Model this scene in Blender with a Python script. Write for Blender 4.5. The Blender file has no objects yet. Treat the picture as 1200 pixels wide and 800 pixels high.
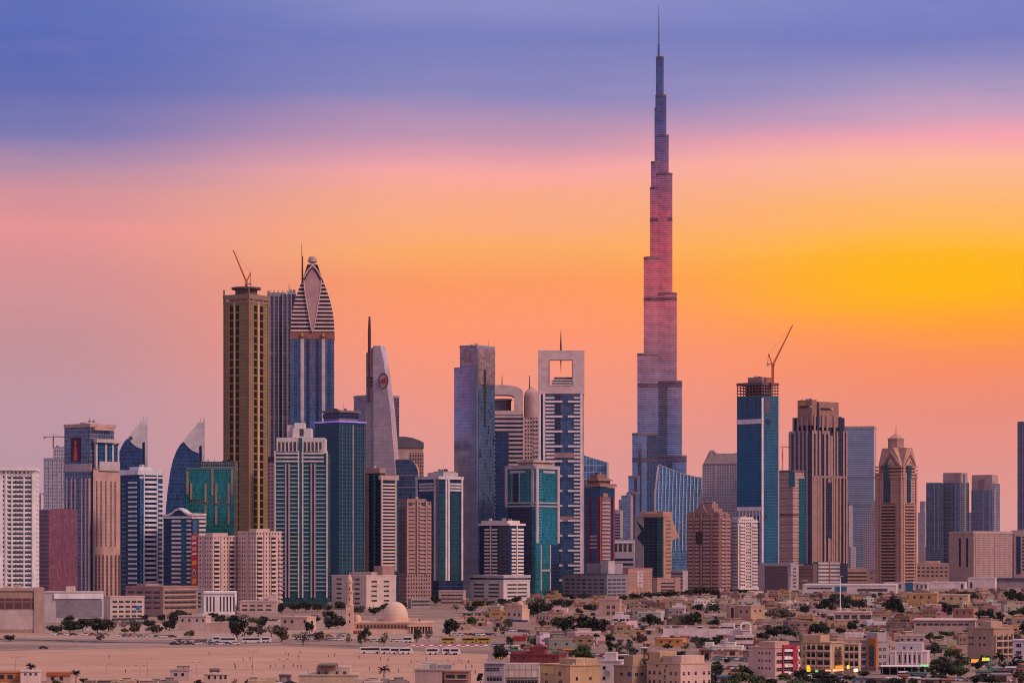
import bpy, math, random
from mathutils import Vector, Matrix
random.seed(7)
R = math.radians
# ------------------------------------------------------------------ camera, sky, key light, exposure
F, H0, HC = 3320.0, 650.0, 45.0            # focal length in photo pixels, horizon row, eye height in metres
def WX(px, Y): return (px-600.0)/F*Y
def WZ(py, Y): return HC-(py-H0)/F*Y
def YB(py): return HC*F/(py-H0)            # distance of ground seen at photo row py
SC = bpy.context.scene
COL = SC.collection
cam = bpy.data.cameras.new('camera'); cam.sensor_width = 36; cam.lens = F/1200*36
cam.shift_y = (H0-400)/1200; cam.clip_start = 1; cam.clip_end = 30000
co = bpy.data.objects.new('camera', cam); co.location = (0, 0, HC); co.rotation_euler = (R(90), 0, 0)
COL.objects.link(co); SC.camera = co
SC.view_settings.view_transform = 'Standard'; SC.view_settings.look = 'None'
SC.view_settings.exposure = 0.0; SC.view_settings.gamma = 1; SC.view_settings.use_curve_mapping = False
SC.cycles.use_denoising = True; SC.cycles.filter_width = 1.05
SC.cycles.max_bounces = 5; SC.cycles.diffuse_bounces = 2; SC.cycles.glossy_bounces = 2; SC.cycles.volume_bounces = 1
KEY_AZ, KEY_EL = 118.0, 40.0                 # degrees right of the view axis, above the horizon
KEY_STRENGTH, KEY_COL = 2.6, (1.0, .64, .51)
HAZE_DENSITY = 0.0000045
HAZE_COL = (.80, .66, .80)
def lin(c): return tuple(((v/255)/12.92 if v <= 10 else ((v/255+.055)/1.055)**2.4) for v in c)

class Nodes:
    def __init__(s, tree): s.t = tree; s.n = tree.nodes; s.l = tree.links
    def new(s, typ, **kw):
        n = s.n.new(typ)
        for k, v in kw.items(): setattr(n, k, v)
        return n
    def put(s, sock, v):
        if isinstance(v, bpy.types.NodeSocket): s.l.new(v, sock)
        elif v is not None:
            if sock.type == 'RGBA' and len(v) == 3: v = (*v, 1)
            sock.default_value = v
    def m(s, op, a, b=None, c=None, clamp=False):
        n = s.new('ShaderNodeMath', operation=op, use_clamp=clamp)
        for i, v in enumerate((a, b, c)):
            if v is not None: s.put(n.inputs[i], v)
        return n.outputs[0]
    def mix(s, f, a, b, blend='MIX'):
        n = s.new('ShaderNodeMix', data_type='RGBA', blend_type=blend)
        s.put(n.inputs[0], f); s.put(n.inputs[6], a); s.put(n.inputs[7], b)
        return n.outputs[2]
    def ramp(s, f, stops, srgb=True):
        n = s.new('ShaderNodeValToRGB'); s.put(n.inputs[0], f)
        e = n.color_ramp.elements
        while len(e) > 1: e.remove(e[-1])
        e[0].position = stops[0][0]; e[0].color = (*(lin(stops[0][1]) if srgb else stops[0][1]), 1)
        for p, c in stops[1:]:
            q = e.new(p); q.color = (*(lin(c) if srgb else c), 1)
        return n.outputs[0]
    def mapr(s, v, a, b, c=0., d=1., smooth=True):
        n = s.new('ShaderNodeMapRange', interpolation_type='SMOOTHSTEP' if smooth else 'LINEAR')
        for i, x in enumerate((v, a, b, c, d)): s.put(n.inputs[i], x)
        return n.outputs[0]
    def noise(s, vec, scale, detail=3, rough=.5):
        n = s.new('ShaderNodeTexNoise'); s.put(n.inputs['Vector'], vec)
        n.inputs['Scale'].default_value = scale; n.inputs['Detail'].default_value = detail; n.inputs['Roughness'].default_value = rough
        return n.outputs[0]
    def comb(s, x, y, z=0.):
        n = s.new('ShaderNodeCombineXYZ')
        for i, v in enumerate((x, y, z)): s.put(n.inputs[i], v)
        return n.outputs[0]

def make_sky():
    w = bpy.data.worlds.new('World'); SC.world = w; w.use_nodes = True
    N = Nodes(w.node_tree); N.n.clear()
    g = N.new('ShaderNodeTexCoord').outputs['Generated']
    sp = N.new('ShaderNodeSeparateXYZ'); N.l.new(g, sp.inputs[0]); x, y, z = sp.outputs
    el = N.m('ARCSINE', z)                                     # radians above the horizon
    az = N.m('ARCTAN2', x, y)                                  # radians right of the view axis
    streak = N.noise(N.comb(N.m('MULTIPLY', az, 3.), N.m('MULTIPLY', el, 26.), 2.), 2.2, 4, .55)
    e2 = N.m('ADD', el, N.m('MULTIPLY', N.m('SUBTRACT', streak, .5), .014))
    def rp(stops): return N.ramp(N.m('DIVIDE', e2, .25, clamp=True), [(((650-yy)/3320)/.25, c) for yy, c in stops])
    front = N.mix(N.mapr(az, -.17, -.02), rp(SKY_L), rp(SKY_C))
    front = N.mix(N.mapr(az, .01, .17), front, rp(SKY_R))
    # the sun's glow behind thin cloud
    ga = N.m('DIVIDE', N.m('SUBTRACT', az, GLOW[0]), GLOW[2]); ge = N.m('DIVIDE', N.m('SUBTRACT', e2, GLOW[1]), GLOW[3])
    gl = N.m('EXPONENT', N.m('MULTIPLY', N.m('ADD', N.m('MULTIPLY', ga, ga), N.m('MULTIPLY', ge, ge)), -1.))
    front = N.mix(N.m('MULTIPLY', gl, GLOW[4]), front, lin(GLOW_COL))
    # thin blue and mauve wisps high up
    wisp = N.noise(N.comb(N.m('MULTIPLY', az, 5.), N.m('MULTIPLY', el, 30.), 9.), 3.1, 5, .6)
    front = N.mix(N.m('MULTIPLY', N.mapr(wisp, .48, .72), N.mapr(el, .10, .16, 0., .05)), front, lin((205, 165, 195)))
    # the sky opposite the sunset: dusky band, rosy belt, blue above
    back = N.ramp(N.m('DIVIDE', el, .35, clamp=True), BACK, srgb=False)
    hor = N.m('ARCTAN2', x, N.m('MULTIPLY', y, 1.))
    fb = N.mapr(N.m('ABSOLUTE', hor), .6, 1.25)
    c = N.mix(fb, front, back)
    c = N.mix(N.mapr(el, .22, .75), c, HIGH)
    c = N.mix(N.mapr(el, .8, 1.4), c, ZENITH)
    c = N.mix(N.mapr(el, -.06, -.005), (.16, .12, .12), c)
    sky = N.new('ShaderNodeTexSky', sky_type='NISHITA', sun_disc=False)
    sky.sun_elevation = R(KEY_EL); sky.sun_rotation = R(KEY_AZ); sky.air_density = 2; sky.dust_density = 4
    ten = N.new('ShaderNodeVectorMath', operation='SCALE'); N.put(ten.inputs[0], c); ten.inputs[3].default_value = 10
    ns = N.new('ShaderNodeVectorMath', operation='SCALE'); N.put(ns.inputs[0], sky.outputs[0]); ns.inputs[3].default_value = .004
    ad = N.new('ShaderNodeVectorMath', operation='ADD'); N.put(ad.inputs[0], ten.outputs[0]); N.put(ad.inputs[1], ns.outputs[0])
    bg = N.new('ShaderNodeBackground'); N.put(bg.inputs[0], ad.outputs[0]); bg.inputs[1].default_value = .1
    N.l.new(bg.outputs[0], N.new('ShaderNodeOutputWorld').inputs[0])
SKY_L = [(650,(186,148,160)),(480,(190,150,164)),(400,(197,145,152)),(330,(214,146,150)),(265,(232,148,150)),(235,(210,146,156)),(200,(176,140,168)),(165,(124,122,178)),(120,(97,108,177)),(60,(88,106,181)),(0,(95,112,184))]
SKY_C = [(650,(214,155,150)),(550,(222,152,148)),(470,(240,150,132)),(390,(255,150,114)),(335,(254,154,98)),(290,(254,172,102)),(245,(250,172,132)),(200,(250,168,164)),(160,(198,150,176)),(115,(140,136,188)),(50,(119,126,190)),(0,(142,144,200))]
SKY_R = [(650,(212,155,150)),(550,(226,148,140)),(480,(236,142,124)),(430,(250,142,98)),(385,(255,150,60)),(335,(255,168,20)),(290,(255,186,58)),(245,(255,184,112)),(205,(255,186,150)),(172,(248,166,176)),(140,(204,160,188)),(105,(162,148,192)),(60,(119,125,190)),(0,(122,130,198))]
GLOW = [.152, .0955, .072, .0150, .95]
GLOW_COL = (263, 184, 0)
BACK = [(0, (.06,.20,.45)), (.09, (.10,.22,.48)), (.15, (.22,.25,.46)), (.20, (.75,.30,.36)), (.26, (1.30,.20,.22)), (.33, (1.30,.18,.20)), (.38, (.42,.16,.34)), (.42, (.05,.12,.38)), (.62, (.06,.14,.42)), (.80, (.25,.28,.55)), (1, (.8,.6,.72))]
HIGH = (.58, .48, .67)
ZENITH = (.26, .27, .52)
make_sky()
sl = bpy.data.lights.new('twilight_key', 'SUN'); sl.energy = KEY_STRENGTH; sl.angle = R(14); sl.color = KEY_COL  # added key light standing in for twilight skylight, not the setting sun
so = bpy.data.objects.new('twilight_key', sl); COL.objects.link(so)
d_ = Vector((math.sin(R(KEY_AZ))*math.cos(R(KEY_EL)), math.cos(R(KEY_AZ))*math.cos(R(KEY_EL)), math.sin(R(KEY_EL))))
so.rotation_euler = d_.to_track_quat('Z', 'Y').to_euler(); so.location = (900, 300, 1200)

# ------------------------------------------------------------------ materials
MATS = {}
def newmat(name):
    m = bpy.data.materials.new(name); m.use_nodes = True
    N = Nodes(m.node_tree); b = N.n['Principled BSDF']
    return m, N, b
def wall(col, rough=.85, var=.24, name='plaster', scale=.12):
    """plaster, stone or concrete with soft blotches and rain streaks"""
    k = ('w', col, rough, var)
    if k in MATS: return MATS[k]
    if max(col) < .6: col = tuple(q*.9 for q in col)
    m, N, b = newmat(name)
    oc = N.new('ShaderNodeTexCoord').outputs['Object']
    n1 = N.noise(oc, scale, 4, .6)
    mp = N.new('ShaderNodeMapping'); N.put(mp.inputs[0], oc); mp.inputs['Scale'].default_value = (1, 1, .12)
    n2 = N.noise(mp.outputs[0], .9, 3, .6)
    f = N.m('ADD', N.m('MULTIPLY', n1, .6), N.m('MULTIPLY', n2, .4))
    v = N.mapr(f, .25, .75, 1-var*1.6, 1+var*.9, smooth=False)
    c = N.mix(1., col, N.comb(v, v, v), 'MULTIPLY')
    N.put(b.inputs['Base Color'], c); b.inputs['Roughness'].default_value = rough
    b.inputs['Specular IOR Level'].default_value = .25
    MATS[k] = m; return m
def uvcell(N, pw, ph, ox=0., oy=0.):
    uv = N.new('ShaderNodeUVMap').outputs[0]
    sp = N.new('ShaderNodeSeparateXYZ'); N.l.new(uv, sp.inputs[0])
    u = N.m('ADD', N.m('DIVIDE', sp.outputs[0], pw), 100.37+ox); v = N.m('ADD', N.m('DIVIDE', sp.outputs[1], ph), 100.+oy)
    fu, fv = N.m('FRACT', u), N.m('FRACT', v); iu, iv = N.m('FLOOR', u), N.m('FLOOR', v)
    wn = N.new('ShaderNodeTexWhiteNoise', noise_dimensions='2D'); N.put(wn.inputs['Vector'], N.comb(iu, iv))
    return sp, fu, fv, iu, iv, wn
def inside(N, f, w):
    """1 where the cell fraction f lies in its central share w"""
    return N.m('LESS_THAN', N.m('ABSOLUTE', N.m('SUBTRACT', f, .5)), w/2)
def glass(col, pw=1.6, ph=3.6, line=None, lw=.10, metal=.25, rough=.10, var=.35, jit=.012, lh=None, spec=.6, name='curtain_glass'):
    """curtain wall: panes with mullions, each pane a little different in tone and tilt"""
    k = ('g', col, pw, ph, line, lw, metal, rough, var, jit, lh, spec)
    if k in MATS: return MATS[k]
    m, N, b = newmat(name)
    sp, fu, fv, iu, iv, wn = uvcell(N, pw, ph)
    pane = N.m('MULTIPLY', inside(N, fu, 1-lw), inside(N, fv, 1-(lw if lh is None else lh)))
    v = N.mapr(wn.outputs[0], 0, 1, 1-var, 1+var, smooth=False)
    big = N.noise(N.new('ShaderNodeTexCoord').outputs['Object'], .035, 3, .6)
    v = N.m('MULTIPLY', v, N.mapr(big, .3, .7, .75, 1.25, smooth=False))
    c = N.mix(1., col, N.comb(v, v, v), 'MULTIPLY')
    ln = line or tuple(min(1, q*1.6+.02) for q in col)
    N.put(b.inputs['Base Color'], N.mix(pane, ln, c))
    N.put(b.inputs['Metallic'], N.m('MULTIPLY', pane, metal))
    N.put(b.inputs['Roughness'], N.m('SUBTRACT', .5, N.m('MULTIPLY', pane, .5-rough)))
    b.inputs['Specular IOR Level'].default_value = spec
    geo = N.new('ShaderNodeNewGeometry').outputs['Normal']
    off = N.new('ShaderNodeVectorMath', operation='SUBTRACT'); N.put(off.inputs[0], wn.outputs[1]); off.inputs[1].default_value = (.5, .5, .5)
    sc = N.new('ShaderNodeVectorMath', operation='SCALE'); N.put(sc.inputs[0], off.outputs[0]); sc.inputs[3].default_value = jit*2
    ad = N.new('ShaderNodeVectorMath', operation='ADD'); N.put(ad.inputs[0], geo); N.put(ad.inputs[1], sc.outputs[0])
    nm = N.new('ShaderNodeVectorMath', operation='NORMALIZE'); N.put(nm.inputs[0], ad.outputs[0])
    N.put(b.inputs['Normal'], nm.outputs[0])
    MATS[k] = m; return m
def punched(wc, gc=(.015,.02,.035), pw=3.4, ph=3.4, fx=.5, fy=.5, var=.14, rough=.15, curt=.25, ox=0., oy=0., name='windowed_wall'):
    """masonry wall with a regular grid of windows; some have pale curtains"""
    k = ('p', wc, gc, pw, ph, fx, fy, var, curt, ox, oy)
    if k in MATS: return MATS[k]
    m, N, b = newmat(name)
    sp, fu, fv, iu, iv, wn = uvcell(N, pw, ph, ox, oy)
    win = N.m('MULTIPLY', inside(N, fu, fx), inside(N, fv, fy))
    oc = N.new('ShaderNodeTexCoord').outputs['Object']
    n = N.noise(oc, .1, 4, .6); v = N.mapr(n, .25, .75, 1-var*1.5, 1+var, smooth=False)
    w = N.mix(1., wc, N.comb(v, v, v), 'MULTIPLY')
    cu = N.mix(N.m('MULTIPLY', N.m('GREATER_THAN', wn.outputs[0], 1-curt), N.m('MULTIPLY', wn.outputs[0], .6)), gc, tuple(q*.45+.02 for q in wc))
    N.put(b.inputs['Base Color'], N.mix(win, w, cu))
    N.put(b.inputs['Roughness'], N.m('SUBTRACT', .85, N.m('MULTIPLY', win, .85-rough)))
    b.inputs['Specular IOR Level'].default_value = .4
    MATS[k] = m; return m
def paint(col, rough=.45, metal=0., name='painted_metal'):
    k = ('m', col, rough, metal)
    if k in MATS: return MATS[k]
    m, N, b = newmat(name)
    n = N.noise(N.new('ShaderNodeTexCoord').outputs['Object'], .8, 3, .6)
    v = N.mapr(n, .3, .7, .86, 1.1, smooth=False)
    N.put(b.inputs['Base Color'], N.mix(1., col, N.comb(v, v, v), 'MULTIPLY'))
    b.inputs['Roughness'].default_value = rough; b.inputs['Metallic'].default_value = metal
    MATS[k] = m; return m
def glow(col, e, name='lit_sign'):
    m, N, b = newmat(name); b.inputs['Base Color'].default_value = (*col, 1)
    b.inputs['Emission Color'].default_value = (*col, 1); b.inputs['Emission Strength'].default_value = e
    return m
def leafmat(c1, c2):
    k = ('l', c1, c2)
    if k in MATS: return MATS[k]
    m, N, b = newmat('leaves')
    oi = N.new('ShaderNodeObjectInfo').outputs['Random']
    oc = N.new('ShaderNodeTexCoord').outputs['Object']
    n = N.noise(oc, .9, 3, .7)
    N.put(b.inputs['Base Color'], N.mix(N.m('ADD', N.m('MULTIPLY', N.mapr(n, .3, .7), .7), N.m('MULTIPLY', oi, .3)), c1, c2))
    b.inputs['Roughness'].default_value = .6; b.inputs['Specular IOR Level'].default_value = .3
    MATS[k] = m; return m

# ------------------------------------------------------------------ mesh builder and object helpers
class MB:
    def __init__(s): s.v = []; s.f = []; s.smooth = False
    def add(s, vs, fs):
        o = len(s.v); s.v += [tuple(p) for p in vs]; s.f += [tuple(i+o for i in q) for q in fs]; return s
    def box(s, x0, x1, y0, y1, z0, z1):
        return s.add([(x0,y0,z0),(x1,y0,z0),(x1,y1,z0),(x0,y1,z0),(x0,y0,z1),(x1,y0,z1),(x1,y1,z1),(x0,y1,z1)],
                     [(0,3,2,1),(4,5,6,7),(0,1,5,4),(1,2,6,5),(2,3,7,6),(3,0,4,7)])
    def prism(s, poly, z0, z1, top=None):
        """upright prism over a counter-clockwise plan polygon; top = another polygon with as many corners, or its own list of heights"""
        n = len(poly)
        zt = z1 if isinstance(z1, (list, tuple)) else [z1]*n
        tp = top or poly
        return s.add([(x, y, z0) for x, y in poly]+[(tp[i][0], tp[i][1], zt[i]) for i in range(n)],
                     [tuple(range(n-1, -1, -1)), tuple(range(n, 2*n))]+[(i, (i+1) % n, n+(i+1) % n, n+i) for i in range(n)])
    def slab(s, poly, y0, y1):
        """outline in the x-z plane (counter-clockwise seen from the front, -y) given thickness from y0 to y1"""
        n = len(poly)
        return s.add([(x, y0, z) for x, z in poly]+[(x, y1, z) for x, z in poly],
                     [tuple(range(n)), tuple(range(2*n-1, n-1, -1))]+[(i, n+i, n+(i+1) % n, (i+1) % n) for i in range(n)])
    def cyl(s, cx, cy, z0, z1, r0, r1=None, n=12):
        r1 = r0 if r1 is None else r1
        a = [(math.cos(2*math.pi*i/n), math.sin(2*math.pi*i/n)) for i in range(n)]
        return s.prism([(cx+r0*c, cy+r0*t) for c, t in a], z0, z1, [(cx+r1*c, cy+r1*t) for c, t in a])
    def lathe(s, cx, cy, prof, n=16):
        for (r0, z0), (r1, z1) in zip(prof, prof[1:]): s.ring(cx, cy, r0, z0, r1, z1, n)
        return s
    def ring(s, cx, cy, r0, z0, r1, z1, n):
        a = [(math.cos(2*math.pi*i/n), math.sin(2*math.pi*i/n)) for i in range(n)]
        return s.add([(cx+r0*c, cy+r0*t, z0) for c, t in a]+[(cx+r1*c, cy+r1*t, z1) for c, t in a],
                     [(i, (i+1) % n, n+(i+1) % n, n+i) for i in range(n)])
    def tube(s, p, q, r, r2=None, n=6):
        p, q = Vector(p), Vector(q); d = (q-p).normalized()
        a = d.orthogonal().normalized(); b = d.cross(a); r2 = r if r2 is None else r2
        A = [(a*math.cos(2*math.pi*i/n)+b*math.sin(2*math.pi*i/n)) for i in range(n)]
        return s.add([p+r*k for k in A]+[q+r2*k for k in A],
                     [tuple(range(n-1, -1, -1)), tuple(range(n, 2*n))]+[(i, (i+1) % n, n+(i+1) % n, n+i) for i in range(n)])
    def mesh(s, name, mat=None):
        me = bpy.data.meshes.new(name); me.from_pydata(s.v, [], s.f); me.update()
        uv = me.uv_layers.new(name='UVMap'); buf = [0.0]*(2*len(me.loops))
        for p in me.polygons:
            n = p.normal
            if abs(n.z) > .8:
                for li in p.loop_indices:
                    c = me.vertices[me.loops[li].vertex_index].co; buf[2*li], buf[2*li+1] = c.x, c.y
            else:
                k = math.hypot(n.x, n.y) or 1; tx, ty = -n.y/k, n.x/k
                for li in p.loop_indices:
                    c = me.vertices[me.loops[li].vertex_index].co; buf[2*li], buf[2*li+1] = c.x*tx+c.y*ty, c.z
        uv.data.foreach_set('uv', buf)
        if s.smooth:
            me.polygons.foreach_set('use_smooth', [True]*len(me.polygons))
        if mat: me.materials.append(mat)
        return me
def link(name, data, parent=None, loc=None, label=None):
    o = bpy.data.objects.new(name, data); COL.objects.link(o)
    if parent: o.parent = parent
    if loc: o.location = loc
    if label: o['label'] = label
    return o
def ob(name, mb, mat, parent=None, loc=None, label=None): return link(name, mb.mesh(name, mat), parent, loc, label)
def tag(o, label, cat, group=None, kind=None):
    if kind: o['kind'] = kind
    if label: o['label'] = label
    if cat: o['category'] = cat
    if group: o['group'] = group
    return o
def thing(name, label, cat, loc=(0,0,0), rz=0., group=None):
    o = bpy.data.objects.new(name, None); COL.objects.link(o); o.location = loc; o.rotation_euler = (0, 0, rz)
    o.empty_display_size = 5
    return tag(o, label, cat, group)
def kids(o): return [c for c in KID.get(o.name, [])]
BLDS = []
HERO = []                                       # (x0, x1, ytop, yvisible, Y): parts of the view that generated houses keep clear of
class Bld:
    """a building placed by where its corners stand in the view: x0 | xc | x1 are the left end, the nearest corner and the right end,
    Y the distance of the nearest corner. Every later measure is turned into metres on one of its two visible faces."""
    def __init__(s, name, label, cat, x0, xc, x1, Y, asp=1., D=None, group=None, vis=None):
        s.x0, s.xc, s.x1, s.Y = x0, xc, x1, Y
        a, b = (xc-x0)/F*Y, (x1-xc)/F*Y
        if b < .3: th = 0.; s.W = a; s.D = D or a*asp
        else:
            th = math.atan2(b, asp*a); s.W = a/math.cos(th); s.D = b/math.sin(th)
        rz = -(math.atan((xc-600)/F)+th); s.rz = rz
        c, n = math.cos(rz), math.sin(rz); lx, ly = -s.W/2, s.D/2
        s.root = thing(name, label, cat, (WX(xc, Y)+lx*c-ly*n, Y+lx*n+ly*c, 0), rz, group)
        s.top = None; s.lab = label; BLDS.append(s)
        if vis: HERO.append((x0, x1, vis[0], vis[1], Y))
    def z(s, y): return WZ(y, s.Y)
    def m(s, px): return px/F*s.Y
    def _f(s, mb, pa, pb, ya, yb, d, inn=.3):
        z0, z1 = s.z(yb), s.z(ya)
        if (pa+pb)/2 <= s.xc or s.x1-s.xc < .1:
            k = s.W/(s.xc-s.x0); mb.box(-s.W/2+(pa-s.x0)*k, -s.W/2+(pb-s.x0)*k, -s.D/2-d, -s.D/2+inn, z0, z1)
        else:
            k = s.D/(s.x1-s.xc); mb.box(s.W/2-inn, s.W/2+d, -s.D/2+(pa-s.xc)*k, -s.D/2+(pb-s.xc)*k, z0, z1)
        return mb
    def body(s, mat, yt, name='wall', o=0., yb=None, label=None):
        s.top = s.top or (yt, 0, 1, 0, 1)
        return ob(name, MB().box(-s.W/2-o, s.W/2+o, -s.D/2-o, s.D/2+o, 0 if yb is None else s.z(yb), s.z(yt)), mat, s.root, label=label)
    def blk(s, name, mat, a, b, c, d, ya, yb=None, label=None):
        W, D = s.W, s.D
        if 'slab' not in name and 'rail' not in name and 'parapet' not in name and (s.top is None or ya < s.top[0]): s.top = (ya, max(a, 0), min(b, 1), max(c, 0), min(d, 1))
        if name not in ('tower_block', 'tower_wall'):
            a, b, c, d = [v+.006 if v == 0 else v-.006 if v == 1 else v for v in (a, b, c, d)]
        if yb is None and name in ('crown', 'penthouse', 'plant_room', 'stair_head', 'drum', 'crown_link', 'core_wall', 'roof_unit', 'roof_terrace', 'roof_canopy', 'crown_block', 'middle_block'): yb = ya+(30 if s.Y > 1900 else 20)
        return ob(name, MB().box(-W/2+a*W, -W/2+b*W, -D/2+c*D, -D/2+d*D, 0 if yb is None else s.z(yb), s.z(ya)), mat, s.root, label=label)
    def box(s, name, mat, pa, pb, ya, yb, d=.3, label=None, parent=None):
        return ob(name, s._f(MB(), pa, pb, ya, yb, d), mat, parent or s.root, label=label)
    def rows(s, name, mat, pa, pb, ya, yb, pitch, h, d=.6):
        me = s._f(MB(), pa, pb, ya, ya+h, d).mesh(name, mat); n = max(1, int((yb-ya)/pitch+.5))
        for i in range(n): link(name, me, s.root, (0, 0, -s.m(pitch*i)))
    def cols(s, name, mat, pxs, w, ya, yb, d=.4):
        for p in pxs: s.box(name, mat, p-w/2, p+w/2, ya, yb, d)
    def rings(s, name, mat, ya, yb, pitch, h, o=.6, a=0., b=1., c=0., e=1.):
        W, D = s.W, s.D
        me = MB().box(-W/2+a*W-o, -W/2+b*W+o, -D/2+c*D-o, -D/2+e*D+o, s.z(ya+h), s.z(ya)).mesh(name, mat); n = max(1, int((yb-ya)/pitch+.5))
        for i in range(n): link(name, me, s.root, (0, 0, -s.m(pitch*i)))
    def wins(s, mat, pxs, w, ya, yb, pitch, h, d=.06, name='window'):
        for p in pxs:
            me = s._f(MB(), p-w/2, p+w/2, ya, ya+h, d).mesh(name, mat); n = max(1, int((yb-ya)/pitch+.5))
            for i in range(n): link(name, me, s.root, (0, 0, -s.m(pitch*i)))
    def ext(s, px): return -s.W/2+(px-s.x0)*s.W/(s.xc-s.x0)      # local x on the front face
WHITE = (.80,.76,.74); CREAM = (.60,.50,.42); TAN = (.42,.32,.24); BROWN = (.24,.15,.12); PINK = (.50,.34,.30); GREY = (.32,.32,.34)
PALE = (.55,.50,.48); DARK = (.035,.035,.045)
NAVY = (.005,.018,.06); TEAL = (.004,.09,.11); BLUE = (.008,.075,.18)
gNAVY = glass(NAVY, metal=.15); gTEAL = glass(TEAL, metal=.3); gBLUE = glass(BLUE, metal=.35)
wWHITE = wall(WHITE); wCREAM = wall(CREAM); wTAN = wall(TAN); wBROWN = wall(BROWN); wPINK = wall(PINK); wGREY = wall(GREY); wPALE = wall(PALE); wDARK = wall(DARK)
pSTEEL = paint((.35,.35,.37), .4, .6); pRED = paint((.45,.05,.03)); pDARK = paint((.05,.045,.05)); pRUST = paint((.55,.12,.03)); pYEL = paint((.75,.42,.04))
wMAR = wall((.24,.055,.065))
winG = glass((.01,.014,.025), 1.2, 1.4, (.25,.22,.2), .1, .1, .1, .4, name='window_glass')
# ------------------------------------------------------------------ air
def make_haze():
    o = ob('haze', MB().box(-2600, 2600, -260, 7300, -1.5, 1010), None); o['kind'] = 'stuff'
    m = bpy.data.materials.new('haze_air'); m.use_nodes = True; N = Nodes(m.node_tree); N.n.clear()
    v = N.new('ShaderNodeVolumePrincipled'); v.inputs['Color'].default_value = (*HAZE_COL, 1)
    v.inputs['Density'].default_value = HAZE_DENSITY; v.inputs['Anisotropy'].default_value = .1
    N.l.new(v.outputs[0], N.new('ShaderNodeOutputMaterial').inputs['Volume'])
    o.data.materials.append(m); o.display_type = 'WIRE'
make_haze()
# ------------------------------------------------------------------ ground, pitch, roads
def groundmat(c1, c2, sc=.02, name='ground_sand'):
    m, N, b = newmat(name); oc = N.new('ShaderNodeTexCoord').outputs['Object']
    n = N.noise(oc, sc, 6, .65); n2 = N.noise(oc, sc*14, 4, .7)
    f = N.m('ADD', N.m('MULTIPLY', n, .65), N.m('MULTIPLY', n2, .35))
    N.put(b.inputs['Base Color'], N.mix(N.mapr(f, .35, .65), c1, c2)); b.inputs['Roughness'].default_value = .95
    b.inputs['Specular IOR Level'].default_value = .1
    return m
def sheet(name, pts, z, mat):
    o = ob(name, MB().add([(x, y, z) for x, y in pts], [tuple(range(len(pts)))]), mat); o['kind'] = 'structure'; return o
def gp(px, py): Y = YB(py); return (WX(px, Y), Y)
asphalt = groundmat((.045,.042,.045), (.075,.07,.07), .05, 'asphalt')
sheet('ground', [(-2500,-200),(2500,-200),(2500,7200),(-2500,7200)], 0, groundmat((.33,.22,.165), (.19,.135,.11), .012))
def pitchmat():
    m, N, bs = newmat('pitch_sand'); oc = N.new('ShaderNodeTexCoord').outputs['Object']
    mp = N.new('ShaderNodeMapping'); N.put(mp.inputs[0], oc); mp.inputs['Scale'].default_value = (.25, 1., 1.); mp.inputs['Rotation'].default_value = (0, 0, .12)
    n1 = N.noise(oc, .02, 6, .7); n2 = N.noise(mp.outputs[0], .12, 5, .7); n3 = N.noise(oc, .5, 3, .7)
    f = N.m('ADD', N.m('MULTIPLY', n1, .4), N.m('ADD', N.m('MULTIPLY', n2, .4), N.m('MULTIPLY', n3, .2)))
    c = N.mix(N.mapr(f, .38, .62), (.39, .225, .150), (.53, .325, .225))
    w = N.new('ShaderNodeTexWave', wave_type='BANDS', bands_direction='Y'); N.put(w.inputs[0], mp.outputs[0]); w.inputs['Scale'].default_value = .035; w.inputs['Distortion'].default_value = 9; w.inputs['Detail'].default_value = 3; w.inputs['Detail Scale'].default_value = .4
    N.put(bs.inputs['Base Color'], N.mix(N.m('MULTIPLY', N.mapr(w.outputs[1], .90, .98), .45), c, (.27, .16, .11))); bs.inputs['Roughness'].default_value = .95; bs.inputs['Specular IOR Level'].default_value = .1
    return m
sheet('sports_field', [gp(-40,763), gp(120,760), gp(330,756.5), gp(572,766), gp(566,800), gp(-60,803)][::-1], .02, pitchmat())
lot = groundmat((.42,.29,.215), (.30,.21,.16), .02, 'sand_lot')
sheet('sand_lot', [gp(-40,746), gp(60,747.3), gp(130,749), gp(200,749.5), gp(330,748), gp(540,749), gp(570,738), gp(520,726), gp(290,727), gp(140,731), gp(-40,742.5)][::-1][::-1], .012, lot)
sheet('verge', [gp(-40,753.5), gp(60,755), gp(130,756), gp(200,755), gp(200,754), gp(60,752.6), gp(-40,751)], .012, lot)
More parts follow.
